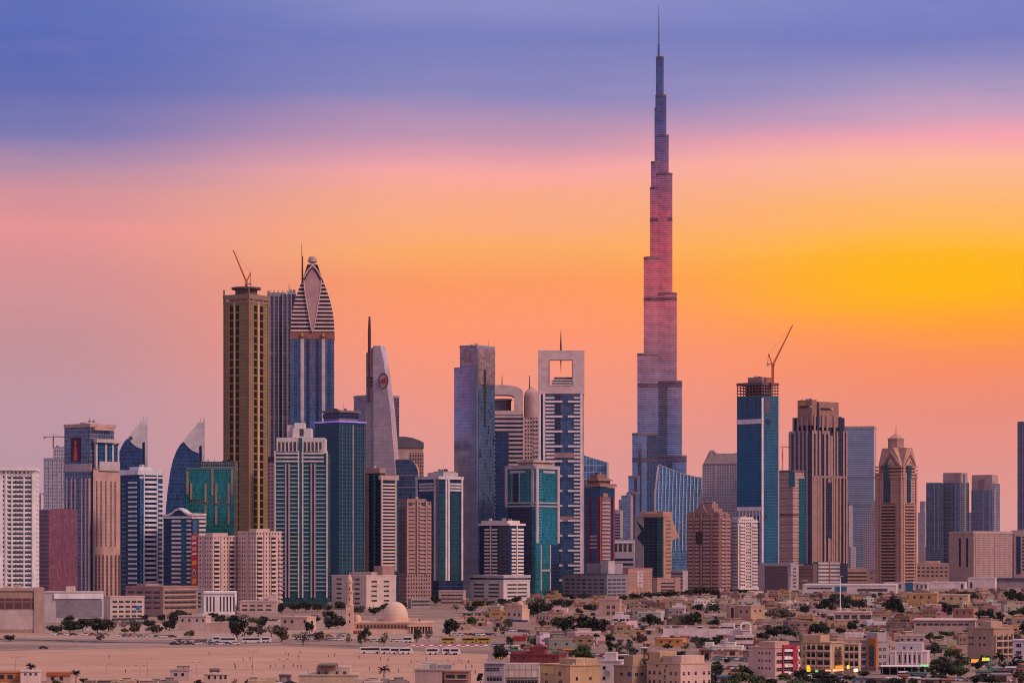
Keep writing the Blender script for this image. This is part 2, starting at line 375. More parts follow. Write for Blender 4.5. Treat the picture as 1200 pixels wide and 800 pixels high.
def road(pts, w, name='road'):
    P = [Vector((*gp(*p), 0)) for p in pts]; L = []; Rr = []
    for i, p in enumerate(P):
        d = (P[min(i+1, len(P)-1)]-P[max(i-1, 0)]).normalized(); n = Vector((-d.y, d.x, 0))*w/2
        L.append(p+n); Rr.append(p-n)
    mb = MB()
    for i in range(len(P)-1):
        mb.add([(*Rr[i][:2], .03), (*Rr[i+1][:2], .03), (*L[i+1][:2], .03), (*L[i][:2], .03)], [(0, 1, 2, 3)])
    o = ob(name, mb, asphalt); o['kind'] = 'structure'
    mb = MB()
    for i in range(len(P)-1):
        a, b = P[i], P[i+1]; k = max(1, int((b-a).length/9)); n = (b-a).normalized(); q = Vector((-n.y, n.x, 0))*.14
        for j in range(k):
            u, v = a+(b-a)*(j/k), a+(b-a)*((j+.45)/k)
            mb.add([(*(u-q)[:2], .04), (*(v-q)[:2], .04), (*(v+q)[:2], .04), (*(u+q)[:2], .04)], [(0, 1, 2, 3)])
    o = ob('road_markings', mb, wWHITE); o['kind'] = 'structure'
    for S in (L, Rr):                                             # kerbs
        mb = MB()
        for i in range(len(S)-1):
            a, b = S[i], S[i+1]; n = (b-a).normalized(); q = Vector((-n.y, n.x, 0))*.15
            mb.prism([tuple((a-q)[:2]), tuple((b-q)[:2]), tuple((b+q)[:2]), tuple((a+q)[:2])], 0, .14)
        o = ob('kerb', mb, wPALE); o['kind'] = 'structure'
road([(-40,748.5),(60,750),(130,752.5),(200,753)], 16)
road([(-40,760.5),(60,760),(130,757.5),(200,755.5),(330,754),(430,757),(520,757),(575,757)], 7)
road([(286,722.5),(400,721.5),(520,719),(600,716)], 16)
road([(575,742),(700,738),(860,741),(1000,740),(1210,743)], 9)
road([(700,770),(830,773),(880,775)], 8)
road([(880,797),(1000,794),(1100,796),(1220,797)], 14)

def crane_luff(label, px, py, Y, pj, pc, pm, base_z):
    """luffing tower crane: mast foot px at base_z, slew ring at row py, jib tip pj, counterweight end pc, A-frame tip pm (photo points)"""
    t = thing('tower_crane', label, 'tower crane', (WX(px, Y), Y, base_z))
    def L(p): return (WX(p[0], Y)-WX(px, Y), 0, WZ(p[1], Y)-base_z)
    top = L((px, py)); u = Y/F
    mast = MB(); w = .8*u
    for sx, sy in ((-1,-1),(1,-1),(1,1),(-1,1)): mast.tube((sx*w, sy*w, 0), (sx*w, sy*w, top[2]), .95*u, n=4)
    k = max(2, int(top[2]/(2.2*w)))
    for i in range(k):
        a, b = top[2]*i/k, top[2]*(i+1)/k
        mast.tube((-w, -w, a), (w, -w, b), .24*u, n=4); mast.tube((w, w, a), (-w, w, b), .24*u, n=4)
    ob('mast', mast, pRUST, t)
    j = L(pj); jb = MB(); jb.tube((top[0]+u, -.5*u, top[2]+.5*u), j, 1.25*u, .8*u, 4); jb.tube((top[0]+u, .5*u, top[2]+.5*u), j, 1.25*u, .8*u, 4)
    jb.tube((top[0]+u, 0, top[2]+1.6*u), j, 1.2*u, .8*u, 4); ob('jib', jb, pRUST, t)
    c = L(pc); cj = MB(); cj.box(min(c[0], top[0]+2.2*u), max(c[0], top[0]+2.2*u), -1.2*u, 1.2*u, top[2]-.2*u, top[2]+.9*u); ob('counter_jib', cj, pRUST, t)
    ob('counterweight', MB().box(c[0]-.9*u, c[0]+1.1*u, -1.4*u, 1.4*u, top[2]-1.6*u, top[2]+1.4*u), wGREY, t)
    m_ = L(pm); af = MB(); af.tube((top[0]-.8*u, 0, top[2]+.5*u), m_, 1.05*u, .8*u, 4); af.tube((c[0], 0, top[2]+.8*u), m_, .5*u, .4*u, 4); ob('mast_head', af, pRUST, t)
    cb = MB(); cb.tube(m_, j, .1*u, n=4); ob('cable', cb, pDARK, t)
    ob('cab', MB().box(top[0]+.6*u, top[0]+2.1*u, -2.3*u, -1.1*u, top[2]-1.4*u, top[2]+.7*u), pSTEEL, t)
def crane_hammer(label, px, py, Y, jx0, jx1, base_z, mat=None):
    mat = mat or paint((.16,.07,.06))
    t = thing('tower_crane', label, 'tower crane', (WX(px, Y), Y, base_z)); u = Y/F
    top = WZ(py, Y)-base_z
    ma = MB()
    for sx, sy in ((-1,-1),(1,-1),(1,1),(-1,1)): ma.tube((sx*.5*u, sy*.5*u, 0), (sx*.5*u, sy*.5*u, top), .36*u, n=4)
    for i in range(8): ma.tube((-.5*u, -.5*u, top*i/8), (.5*u, -.5*u, top*(i+1)/8), .25*u, n=4)
    ob('mast', ma, mat, t)
    a, b = (jx0-px)*u, (jx1-px)*u
    j = MB(); j.tube((0, -.4*u, top), (b, -.4*u, top), .36*u, n=4); j.tube((0, .4*u, top), (b, .4*u, top), .36*u, n=4); j.tube((0, 0, top+1.1*u), (b, 0, top+.5*u), .34*u, n=4); ob('jib', j, mat, t)
    c = MB(); c.box(min(a, 0), max(a, 0), -.6*u, .6*u, top-.2*u, top+.4*u); ob('counter_jib', c, mat, t)
    ob('counterweight', MB().box(a-.8*u, a+.8*u, -.7*u, .7*u, top-1.6*u, top+.5*u), mat, t)
    h = MB(); h.tube((0, 0, top), (0, 0, top+4*u), .3*u, .15*u, 4); h.tube((0, 0, top+4*u), (b*.7, 0, top+.9*u), .08*u, n=4); h.tube((0, 0, top+4*u), (a, 0, top+.3*u), .08*u, n=4); ob('mast_head', h, mat, t)
def arc(cx, cz, rx, rz, a0, a1, n): return [(cx+rx*math.cos(R(a0+(a1-a0)*i/n)), cz+rz*math.sin(R(a0+(a1-a0)*i/n))) for i in range(n+1)]

# ------------------------------------------------------------------ towers, from the near end of the row to the far end
def T_white_flats():
    B = Bld('apartment_tower', 'white apartment tower of dark ribbon windows cut by the edge of the view', 'apartment tower', -34, 42, 46, 2150, D=22)
    B.body(punched(WHITE, pw=3.1, ph=3.53, fx=.34, fy=.5), 549)
    B.rows('ribbon_window', glass((.012,.02,.04), 1.5, 2, (.3,.28,.27), .12), 9.5, 37, 558, 690, 5.45, 3.1, .05)
    B.cols('pier', wWHITE, [14.5, 28.5], 1.6, 558, 692, .5); B.cols('pier', wWHITE, [-12, -3, 8, 38.5], 2.2, 549, 692, .9)
    B.blk('parapet', wWHITE, -.01, 1.01, -.05, 1.03, 547.3, 551)
    B.blk('stair_head', wPALE, .1, .45, .3, .8, 544.5, 549); B.blk('stair_head', wPALE, .55, .72, .3, .8, 546, 549)
def T_maroon():
    B = Bld('office_tower', 'plum coloured mirrored glass block with a rounded top', 'office tower', 43, 56, 91, 2300, asp=1.4)
    pm = glass((.22,.085,.13), 1.6, 3.4, (.12,.045,.07), .1, .22, .16, .2, spec=.5)
    B.body(glass((.10,.03,.06), 1.6, 3.4, (.22,.1,.11), .06, .3, .16, .25, lh=.3), 597)
    B.box('glass_front', pm, 57, 90.5, 599, 700, .25)
    x0, x1 = B.W/2-.25, B.W/2+.25; a = MB()
    pts = arc(-.06*B.D, B.z(599), .42*B.D, B.m(4), 0, 180, 16); n = len(pts)
    a.add([(x1, y, z) for y, z in pts]+[(-B.W/2, y, z) for y, z in pts], [tuple(range(n)), tuple(range(2*n-1, n-1, -1))]+[(i, n+i, n+(i+1) % n, (i+1) % n) for i in range(n)])
    ob('curved_top', a, pm, B.root); B.cols('mullion', wall((.2,.08,.09)), [73.5], 1.3, 599, 700, .4)
def T_poster():
    B = Bld('office_tower', 'tall pink and glass office tower carrying a dark red portrait poster', 'office tower', 75.5, 108, 141, 2400, asp=1.0)
    ps = wall((.55,.355,.315)); gl = glass((.10,.13,.2), 2, 3.6, (.3,.27,.27), .1, .5)
    B.blk('tower_block', gl, 0, .93, 0, .85, 497)
    B.blk('tower_wall', gNAVY, .02, 1, .02, 1, 549, None)
    B.box('stone_front', ps, 109, 141, 549, 700, .4); B.box('stone_front', wall((.5,.42,.43)), 77, 107, 543, 552, .6)
    B.cols('pier', wall((.62,.47,.44)), [79, 84.5, 89, 96.5, 101, 105], 1.5, 560, 700, .8)
    B.cols('window_strip', glass((.16,.09,.08), 1.2, 3.4, (.3,.2,.17), .1, .3), [113, 118, 123.5, 129.5, 134.5], 1.6, 563, 640, .5)
    B.cols('window_strip', glass((.10,.05,.05), 1.2, 3.4, (.3,.2,.17), .1, .3), [112, 116, 120, 125, 130, 135, 139], 2.3, 650, 700, .5)
    B.blk('cornice', ps, .0, .96, -.03, .9, 496, 500); B.blk('plant_room', wPALE, .3, .55, .25, .7, 493.5, 497)
    B.box('cornice', ps, 110, 132, 500.5, 503.5, 1.2); B.box('cornice', wPALE, 110, 139, 514, 518, 3.5)
    B.cols('pier', wPALE, [112, 123, 131, 137.5], 2, 518, 549, 1.4); B.cols('glass_strip', gBLUE, [117.5, 127, 134], 6, 519, 543, .9)
    B.box('stone_panel', wall((.52,.45,.47)), 115, 139, 540, 551, 1.6)
    p = B.box('poster', paint((.02,.012,.03)), 83.5, 95, 512, 540, .35)
    k = B.W/(B.xc-B.x0); lx = lambda q: -B.W/2+(q-B.x0)*k
    pr = paint((.55,.03,.06), .6); y0, y1 = -B.D/2-.55, -B.D/2-.3; f = MB(); c = lx(89); u = B.m(1)
    f.slab(arc(c, B.z(518), 2.2*u, 3*u, 0, 360, 12)[:-1], y0, y1); f.slab([(c-3.2*u, B.z(539)), (c+4*u, B.z(539)), (c+3*u, B.z(526)), (c+1.5*u, B.z(521)), (c-1.5*u, B.z(521)), (c-2.8*u, B.z(527))], y0, y1)
    ob('portrait', f, pr, p); g = MB(); g.tube((c-2*u, y0, B.z(537)), (c+2*u, y0, B.z(527)), .35*u, n=4); g.tube((c, y0, B.z(538)), (c+3*u, y0, B.z(530)), .3*u, n=4); ob('robe_fold', g, paint((.7,.3,.3)), p)
def T_round_hazy():
    B = Bld('office_tower', 'pale ribbed round-shouldered tower under a hammerhead crane', 'office tower', 51.5, 77, 80, 3300, D=30)
    g = glass((.25,.28,.36), 2.6, 4, (.45,.42,.45), .28, .4, .2)
    B.body(g, 538); B.blk('upper_block', g, .42, 1, .1, .9, 523.5)
    B.cols('pier', wall((.42,.42,.48)), [53, 58, 63, 68, 73], 1., 538, 600, .8); B.blk('parapet', wGREY, -.01, 1.01, -.02, 1.02, 536.5, 539)
    crane_hammer('hammerhead crane standing on the pale ribbed tower', 62.5, 512, 3310, 52, 76, B.z(523.5)-1)
    crane_hammer('small hammerhead crane rising behind the plum glass block', 47, 579, 2700, 42, 52, 0)
def T_sails():
    for i, (o, Y, lab) in enumerate([(0, 2900, 'blue sail-shaped tower behind the white-banded blue block'), (66.5, 2850, 'blue sail-shaped tower standing free behind the wavy-roofed block')]):
        k = 1 if i == 0 else 1.08; top = 489 if i == 0 else 491
        xb = 173+o if i == 0 else 240
        t = thing('sail_tower', lab, 'office tower', (WX(xb, Y), Y, 0), -math.atan((xb-600)/F), 'twin sail towers'); u = Y/F
        def X(p): return p*u*k
        z = lambda y: WZ(y, Y)
        D = 26
        zz = lambda dy: z(top+dy*k)
        sail = [(X(-43), 0), (X(-6.3), 0), (X(-6.3), zz(37.5)), (X(-13), zz(35)), (X(-18), zz(31)), (X(-22.5), zz(25)), (X(-26), zz(27.5)), (X(-30), zz(34)), (X(-34), zz(44)), (X(-37), zz(57)), (X(-40), zz(78)), (X(-41.7), zz(96)), (X(-42.6), zz(115))]
        ob('glass_sail', MB().slab(sail, -D/2, D/2), glass((.02,.07,.17), 2, 3.8, (.04,.09,.17), .12, .4, .12), t)
        fin = [(X(-23), zz(24.6)), (X(-18), zz(31)), (X(-13), zz(35)), (X(-6.3), zz(37.5)), (X(-6.3), zz(30)), (X(-3.2), zz(29)), (X(-2.8), 0), (X(0), 0), (X(0), zz(.5)), (X(-1.6), zz(0)), (X(-2.6), zz(4.5)), (X(-5.5), zz(3)), (X(-9), zz(7)), (X(-15), zz(13.8)), (X(-19.5), zz(19.5))]
        ob('white_fin', MB().slab(fin, -D/2-1, D/2+1), wall((.68,.64,.64)), t)
        ob('side_glass', MB().box(X(-6.2), X(-2.9), -D/2+.5, D/2-.5, 0, zz(29.5)), gNAVY, t)
        for q, h in ((-4.6, -2), (-.9, -3), (-8, 3)): ob('antenna', MB().tube((X(q), 0, zz(10)), (X(q), 0, zz(h)), .25*u, .1*u), pDARK, t)
        if i == 0: ob('round_emblem', MB().slab(arc(X(-19.5), zz(25), 2.1*u, 2.1*u, 0, 360, 14)[:-1], -D/2-1.5, -D/2-.8), paint((.03,.05,.12)), t)
def T_white_bands():
    B = Bld('residential_tower', 'dark blue residential tower with white balcony bands and saw-tooth edge', 'apartment tower', 141, 162, 190.5, 2350, asp=1.1)
    B.body(gNAVY, 551); w = wall((.60,.60,.64))
    B.rows('balcony_band', w, 168, 183, 563, 692, 5.6, 2.7, 1.0); B.rows('balcony_band', w, 151, 160.5, 564, 692, 5.6, 2.2, .8); B.rows('balcony_band', w, 184.5, 190.5, 566, 692, 5.6, 2.4, 1.4)
    B.rows('balcony_band', wall((.2,.22,.3)), 143, 148, 566, 692, 5.6, 1.6, .5)
    B.cols('glass_strip', glass((.02,.09,.2), 1.5, 3, None, .1, .4), [165.3, 186], 4, 560, 692, .5); B.cols('pier', w, [168, 183.5], .9, 556, 692, 1.3)
    B.blk('crown', w, 0, 1.02, -.03, .98, 550, 556); B.blk('plant_room', w, .25, .8, .2, .7, 546.5, 551); B.box('crown_band', w, 163, 191, 558, 560, .7)
def T_wavy():
    B = Bld('residential_tower', 'navy glass block under a white wavy gable roofline', 'apartment tower', 191.5, 225, 240, 2330, asp=.8)
    B.body(gNAVY, 602); w = wall((.60,.55,.56))
    B.rows('balcony_band', w, 201.5, 212.5, 609, 690, 5.1, 2.5, .8); B.rows('balcony_band', w, 232.5, 240, 609, 690, 5.1, 2.5, .9); B.rows('balcony_band', w, 219, 224, 609, 690, 5.1, 2.3, .7)
    B.cols('glass_strip', glass((.01,.08,.14), 1.5, 3), [215.5, 228], 5, 609, 690, .3)
    B.blk('cornice', w, -.02, 1.02, -.04, 1.02, 604.5, 607)
    s = MB(); o = -B.D/2-1.2
    def wave(dz): return [(B.ext(191), B.z(602+dz)), (B.ext(197), B.z(602+dz)), (B.ext(202), B.z(600+dz)), (B.ext(206), B.z(596.5+dz)), (B.ext(210), B.z(594.8+dz)), (B.ext(214), B.z(596.5+dz)), (B.ext(218), B.z(600+dz)), (B.ext(223), B.z(602+dz)), (B.ext(226), B.z(602+dz))]
    s.slab(wave(2.2)+wave(0)[::-1], o, o+9); ob('wavy_roof', s, w, B.root)
    s = MB().slab(wave(2.4)+[(B.ext(226), B.z(606)), (B.ext(191), B.z(606))][:0]+[(B.ext(226), B.z(605)), (B.ext(191), B.z(605))], o+.8, o+8); ob('gable_glass', s, gNAVY, B.root)
    B.box('wavy_roof', w, 225.5, 240.5, 601, 603.5, 1.2)
def T_green():
    B = Bld('office_tower', 'square green mirrored office block with gilded vertical piers', 'office tower', 218, 274, 279, 2500, D=35)
    g = glass((.01,.20,.19), 1.8, 3.6, (.02,.16,.15), .1, .5, .1, .3)
    B.body(g, 549); B.blk('plant_room', glass((.02,.06,.08), 2, 3, (.3,.25,.2), .14), .28, 1., .3, 1, 540)
    for p, ya, yb in ((220, 552, 579), (224.3, 566, 585), (241, 566, 588), (249, 549, 580), (253.5, 566, 590), (268, 566, 590), (272, 549, 580), (241, 592, 616), (253.5, 592, 614), (268, 592, 614)):
        B.box('gilded_pier', wall((.34,.25,.17)), p-1.2, p+1.2, ya, yb, .8)
    B.box('parapet', wall((.10,.18,.18)), 218, 274, 547.5, 550, .4)
    B.rows('bright_spandrel', glass((.03,.02,.02), 1.5, 3, (.3,.22,.15), .3), 222, 273, 584, 592, 4, 1.4, .2)
def T_tan():
    B = Bld('skyscraper', 'tall tan tower with two dark window columns and a drum crown', 'skyscraper', 262, 292, 315, 2650, asp=1.0)
    t = wall((.28,.185,.095), .8); B.body(punched((.25,.165,.085), (.12,.085,.055), 2.6, 3.5, .35, .42, curt=.5), 345)
    for a, b in ((269.3, 273.7), (276.5, 280.2), (297.5, 301), (304.3, 308.5)):
        B.rows('window_group', wall((.012,.009,.016), .5), a, b, 357, 625, 9.2, 7.4, .12)
    for a in (275.1, 302.6): B.box('golden_strip', wall((.62,.42,.17), .6), a-.9, a+.9, 354, 620, .7)
    for p in (262.7, 291.5, 314.4): B.cols('corner_pier', t, [p], 1.3, 338, 625, .6)
    B.rings('crown', wall((.32,.21,.16)), 344.2, 348, 20, 5.5, .5); B.rings('crown', wall((.32,.22,.17)), 352, 356, 20, 2.4, .5)
    for p in (266.5, 272, 279, 286, 295, 300.5, 306, 311.5): B.box('crown_window', winG if p > 270 else wall((.75,.6,.55)), p-1.9, p+1.9, 348.5, 352, .1)
    ob('crown_drum', MB().cyl(0, 0, B.z(345), B.z(335.5), B.m(13), n=24), wall((.16,.11,.12)), B.root)
    ob('crown_disc', MB().cyl(0, 0, B.z(337), B.z(334.8), B.m(17.5), n=24), wall((.14,.09,.10)), B.root)
    crane_luff('luffing crane on the drum crown of the tan tower', 288.5, 333, 2690, (273.2, 293), (293.5, 333), (293.8, 319.5), B.z(335))
def T_grey_stripe():
    B = Bld('skyscraper', 'slim grey blue tower with vertical ribs between the tan tower and domed tower', 'skyscraper', 314, 347, 349, 2900, D=40)
    B.body(glass((.06,.08,.13), 1.8, 3.6, (.16,.16,.2), .16, .4, .15), 345)
    B.cols('pier', wall((.36,.33,.37)), [316.5, 321.3, 326.4, 331.5, 336.5, 341.5], 1.1, 340.5, 600, .9)
    B.cols('window_strip', gNAVY, [329, 344], 2.6, 345, 600, .4); B.blk('plant_room', wGREY, .1, .6, .2, .8, 342); B.blk('parapet', wGREY, -.01, .45, -.02, 1, 343, 347); B.blk('plant_room', wGREY, .7, .95, .2, .8, 340.5)
    B.rings('mechanical_band', wall((.16,.15,.19)), 412, 600, 75, 3, .2)
def T_rose():
    Y = 2800; t = thing('skyscraper', 'tower with white almond-shaped crown, banded sides, ball finial and side mast', 'skyscraper', (WX(366, Y), Y, 0), -math.atan((366-600)/F)); u = Y/F
    z = lambda y: WZ(y, Y); D = 24*u; X = lambda p: (p-366)*u
    w = wall((.62,.48,.47)); wp = wall((.50,.31,.31))
    ob('glass_body', MB().box(X(340.5), X(391.5), -D/2, D/2, 0, z(391)), glass((.07,.15,.27), 1.8, 3.6, (.08,.12,.18), .10, .5, .12, .25), t)
    ob('base_band', MB().box(X(340), X(392), -D/2-.4, D/2+.4, z(398), z(390)), wall((.30,.14,.12)), t)
    for p in (354.4, 379): ob('white_pier', MB().box(X(p-2), X(p+2), -D/2-1.6, -D/2+.5, 0, z(398)), wall((.58,.54,.56)), t); ob('lamp_box', MB().box(X(p-1.3), X(p+1.3), -D/2-2.2, -D/2-.3, z(395.5), z(391.5)), wall((.62,.3,.1)), t)
    for p in (347, 361, 372, 386): ob('glass_strip', MB().box(X(p-1.6), X(p+1.6), -D/2-.5, -D/2+.5, 0, z(398)), gBLUE if p in (347, 386) else gNAVY, t)
    # outline of the crown: half width per row
    prof = [(390, 25.6), (380, 25.3), (370, 24.2), (360, 22.3), (350, 19.6), (340, 16.2), (332, 13.2), (325, 10.5), (318, 8.2), (311, 6.0)]
    def hw(y):
        for (a, wa), (b, wb) in zip(prof, prof[1:]):
            if b <= y <= a: return wa+(wb-wa)*(a-y)/(a-b)
        return 6.
    L = [(X(366.2-hw(y)), z(y)) for y, _ in prof]; Rr = [(X(366.2+hw(y)), z(y)) for y, _ in prof]
    ob('crown_core', MB().slab(L[::-1]+Rr, -D/2+1.4, D/2-1.4), wall((.05,.03,.045)), t)
    for i in range(13):                                                  # white bands of the crown, each its own slab
        y = 389.2-i*4.55; a, b = hw(y), hw(y-2.3)
        ob('crown_band', MB().slab([(X(366.2-a), z(y)), (X(366.2+a), z(y)), (X(366.2+b), z(y-2.3)), (X(366.2-b), z(y-2.3))], -D/2, D/2), w, t)
    al = [(0, 390), (2, 384), (4.5, 370), (7, 355), (9.4, 340), (10.2, 329), (8, 322), (5, 316), (0, 309)]
    pts = [(X(366.2+dx), z(y)) for dx, y in al]; pl = [(X(366.2-dx), z(y)) for dx, y in al[1:-1]][::-1]
    ob('almond_panel', MB().slab(pts+pl, -D/2-1.2, D/2+1.2), wp, t)
    for s in (-1, 1):
        ln = MB()
        for (a, ya), (b, yb) in zip(al[:6], al[1:6]): ln.tube((X(366.2+s*a), -D/2-1.3, z(ya)), (X(366.2+s*b), -D/2-1.3, z(yb)), .6*u)
        ob('almond_rim', ln, w, t)
        c = MB(); pp = [(s*10.4, 327), (s*6, 319), (s*1, 313.5), (-s*3.5, 309.5)]
        for (a, ya), (b, yb) in zip(pp, pp[1:]): c.tube((X(366.2+a), -D/2-1.8, z(ya)), (X(366.2+b), -D/2-1.8, z(yb)), .85*u)
        ob('cross_rib', c, w, t)
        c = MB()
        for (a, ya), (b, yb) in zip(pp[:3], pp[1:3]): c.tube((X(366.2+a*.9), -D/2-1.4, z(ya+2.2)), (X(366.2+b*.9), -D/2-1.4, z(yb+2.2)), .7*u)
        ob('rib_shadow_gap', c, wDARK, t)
    ball = MB(); ball.smooth = True; ball.lathe(X(366.2), 0, [(.1*u, z(310)), (3.4*u, z(308.8)), (4.8*u, z(306)), (5.0*u, z(304)), (3.8*u, z(301.3)), (.1*u, z(300))], 20); ob('finial_ball', ball, wp, t)
    ob('finial_ring', MB().cyl(X(366.2), 0, z(306.8), z(305.4), 5.9*u, n=20), w, t)
    ms = MB(); ms.tube((X(354.4), -2, z(334)), (X(354.4), -2, z(301)), 1.15*u, .9*u); ob('mast_base', ms, wall((.22,.06,.05)), t); ob('mast', MB().tube((X(353.8), -2, z(302)), (X(353.6), -2, z(285)), .5*u, .2*u), pDARK, t)
def T_white_green():
    B = Bld('residential_tower', 'white stepped residential tower with pale green glass bays', 'apartment tower', 321.5, 384, 387, 2480, D=38)
    g = glass((.008,.075,.10), 1.6, 3.4, (.02,.09,.11), .12, .3); w = wall((.60,.55,.54)); wf = wall((.30,.41,.42))
    B.blk('tower_block', g, 0, 1, .0, 1, 531); B.blk('tower_block', w, .07, .94, .05, .95, 512.5); B.blk('penthouse', w, .33, .68, .2, .8, 501); B.blk('penthouse', w, .36, .55, .25, .8, 494.5); B.blk('penthouse', wPALE, .22, .4, .3, .7, 497)
    for a, b in ((322, 334), (340, 349.5), (355, 362), (370, 384)): B.rows('floor_band', wf, a, b, 545, 695, 4.85, 1.5, .8)
    for a in (335, 339, 365, 369): B.cols('pier', wall((.47,.36,.36)), [a], 1.8, 543, 700, 1.2)
    B.cols('window_strip', gNAVY, [337, 367], 2.2, 545, 700, .4); B.cols('pier', w, [322.6, 350, 354.8, 383.2], 1.6, 528, 700, 1.3)
    B.cols('glass_strip', gTEAL, [352.4], 3.2, 513, 700, .8)
    for c in (336.5, 366.5):
        B.rows('crown_arch', w, c-13, c+13, 530, 545, 4.6, 2, 1.4)
        for k in (-9, -4.5, 0, 4.5, 9): B.box('crown_window', winG, c+k-1.3, c+k+1.3, 518, 526, 1.3+.1); B.box('crown_frame', w, c+k-2.1, c+k+2.1, 514, 517.2, 1.2)
        for k in (-11.4, -6.7, -2.2, 2.2, 6.7, 11.4): B.box('crown_pier', w, c+k-.8, c+k+.8, 513, 529, 1.3)
    B.box('penthouse_window', winG, 351, 356, 502.5, 511, .8)
def T_purple_crown():
    B = Bld('office_tower', 'blue green gridded glass tower with a violet lit rooftop rim', 'office tower', 369, 397, 428.5, 2720, asp=1.0)
    B.body(glass((.006,.045,.09), 1.6, 3.6, (.012,.055,.09), .12, .3), 495)
    B.rings('spandrel', wall((.03,.11,.15)), 500, 672, 4.5, 1.4, .25); B.cols('fin', wall((.08,.12,.15)), [401+4.3*i for i in range(7)], .7, 497, 672, .5); B.box('centre_fin', wall((.4,.36,.42)), 412.6, 413.6, 497, 672, .9)
    B.rings('lit_rim', glow((.36,.22,.75), .4, 'violet_light'), 493, 496, 20, 1.1, .8)
    B.blk('drum', wall((.22,.20,.22)), .2, .85, .15, .85, 481); B.blk('drum_glass', gNAVY, .18, .87, .13, .87, 489, 484)
    B.blk('roof_disc', wall((.2,.17,.19)), .14, .92, .1, .9, 480, 482.4)
def T_blade():
    Y = 2860; t = thing('office_tower', 'slanted pale blade tower with needle mast and round red emblem', 'office tower', (WX(449, Y), Y, 0), -math.atan((449-600)/F)-.35); u = Y/F; ca = math.cos(.35)
    z = lambda y: WZ(y, Y); X = lambda p: (p-449)*u/ca
    w = wall((.50,.37,.38)); bl = [(X(441.5), 0), (X(468), 0), (X(466.5), z(560)), (X(460), z(480)), (X(452.5), z(425)), (X(448.5), z(405.5)), (X(440), z(405.5))]
    ob('blade', MB().slab(bl, -7, 7), glass((.56,.46,.50), 5, 3.8, (.42,.34,.37), .04, .2, .3, .08, lh=.10), t)
    ob('blade_edge', MB().slab([(X(431.5), 0), (X(441.5), 0), (X(441.5), z(405.5)), (X(438), z(408)), (X(431.5), z(414))], -6, 8), glass((.40,.32,.37), 2, 3.8, (.28,.22,.26), .12, .2, .3, .12), t)
    ob('mast', MB().slab([(X(435), z(470)), (X(437.2), z(470)), (X(437.4), z(390)), (X(436.6), z(371)), (X(435.6), z(371)), (X(434.6), z(390))], -9, -6.2), wall((.16,.07,.09)), t)
    for y in (442, 446.5, 451): ob('mast_bracket', MB().box(X(433.5), X(439), -8.6, -6.1, z(y+1.3), z(y)), wDARK, t)
    e = thing('emblem', None, None, (0,0,0)); e.parent = t; del_props(e); e.location = (X(452.3), -7, z(446.5)); s = u
    r = MB(); n = 26; oo = arc(0, 0, 5.6*s/ca, 9.2*s, 0, 360, n)[:-1]; ii = arc(0, 0, 4.9*s/ca, 8.5*s, 0, 360, n)[:-1]
    r.add([(x, -1.2, zz) for x, zz in oo]+[(x, -1.2, zz) for x, zz in ii]+[(x, .2, zz) for x, zz in oo]+[(x, .2, zz) for x, zz in ii], [q for i in range(n) for q in ((i, (i+1) % n, n+(i+1) % n, n+i), (i, 2*n+i, 2*n+(i+1) % n, (i+1) % n), (n+i, n+(i+1) % n, 3*n+(i+1) % n, 3*n+i))])
    ob('ring', r, wall((.12,.05,.06)), e); ob('disc', MB().slab(ii, -.5, .2), wall((.55,.42,.42)), e)
    q = MB(); a = arc(-1.6*s, -.3*s, 1.5*s, 2.1*s, 20, 320, 10)
    for p0, p1 in zip(a, a[1:]): q.tube((p0[0], -1, p0[1]), (p1[0], -1, p1[1]), .5*s, n=4)
    q.tube((-3*s, -1, -.3*s), (-.3*s, -1, -.3*s), .45*s, n=4)
    pp = [(.9, -2.8), (.9, 2.8), (2.6, 2.6), (3.3, 1.3), (2.4, .1), (.9, 0), (2.0, -.2), (3.6, -3)]
    for p0, p1 in zip(pp, pp[1:]): q.tube((p0[0]*s, -1, p0[1]*s), (p1[0]*s, -1, p1[1]*s), .6*s, n=4)
    ob('red_mark', q, paint((.6,.02,.03)), e)
    B = Bld('office_tower', 'square blue glass slab directly behind the pale blade tower', 'office tower', 414.5, 433, 468, 3000, asp=1.2)
    B.body(glass((.10,.10,.17), 1.8, 3.8, (.12,.13,.2), .1, .5), 463.5); B.box('side_glass', glass((.20,.17,.22), 1.8, 3.8, (.25,.22,.27), .1, .4), 415, 432.5, 464.5, 600, .3); B.cols('blue_strip', glass((.01,.05,.16), 1.5, 3.6), [436], 4, 465, 600, .4); B.blk('parapet', wGREY, -.01, 1.01, -.01, 1.01, 462.3, 465)
def del_props(o):
    for k in list(o.keys()): del o[k]
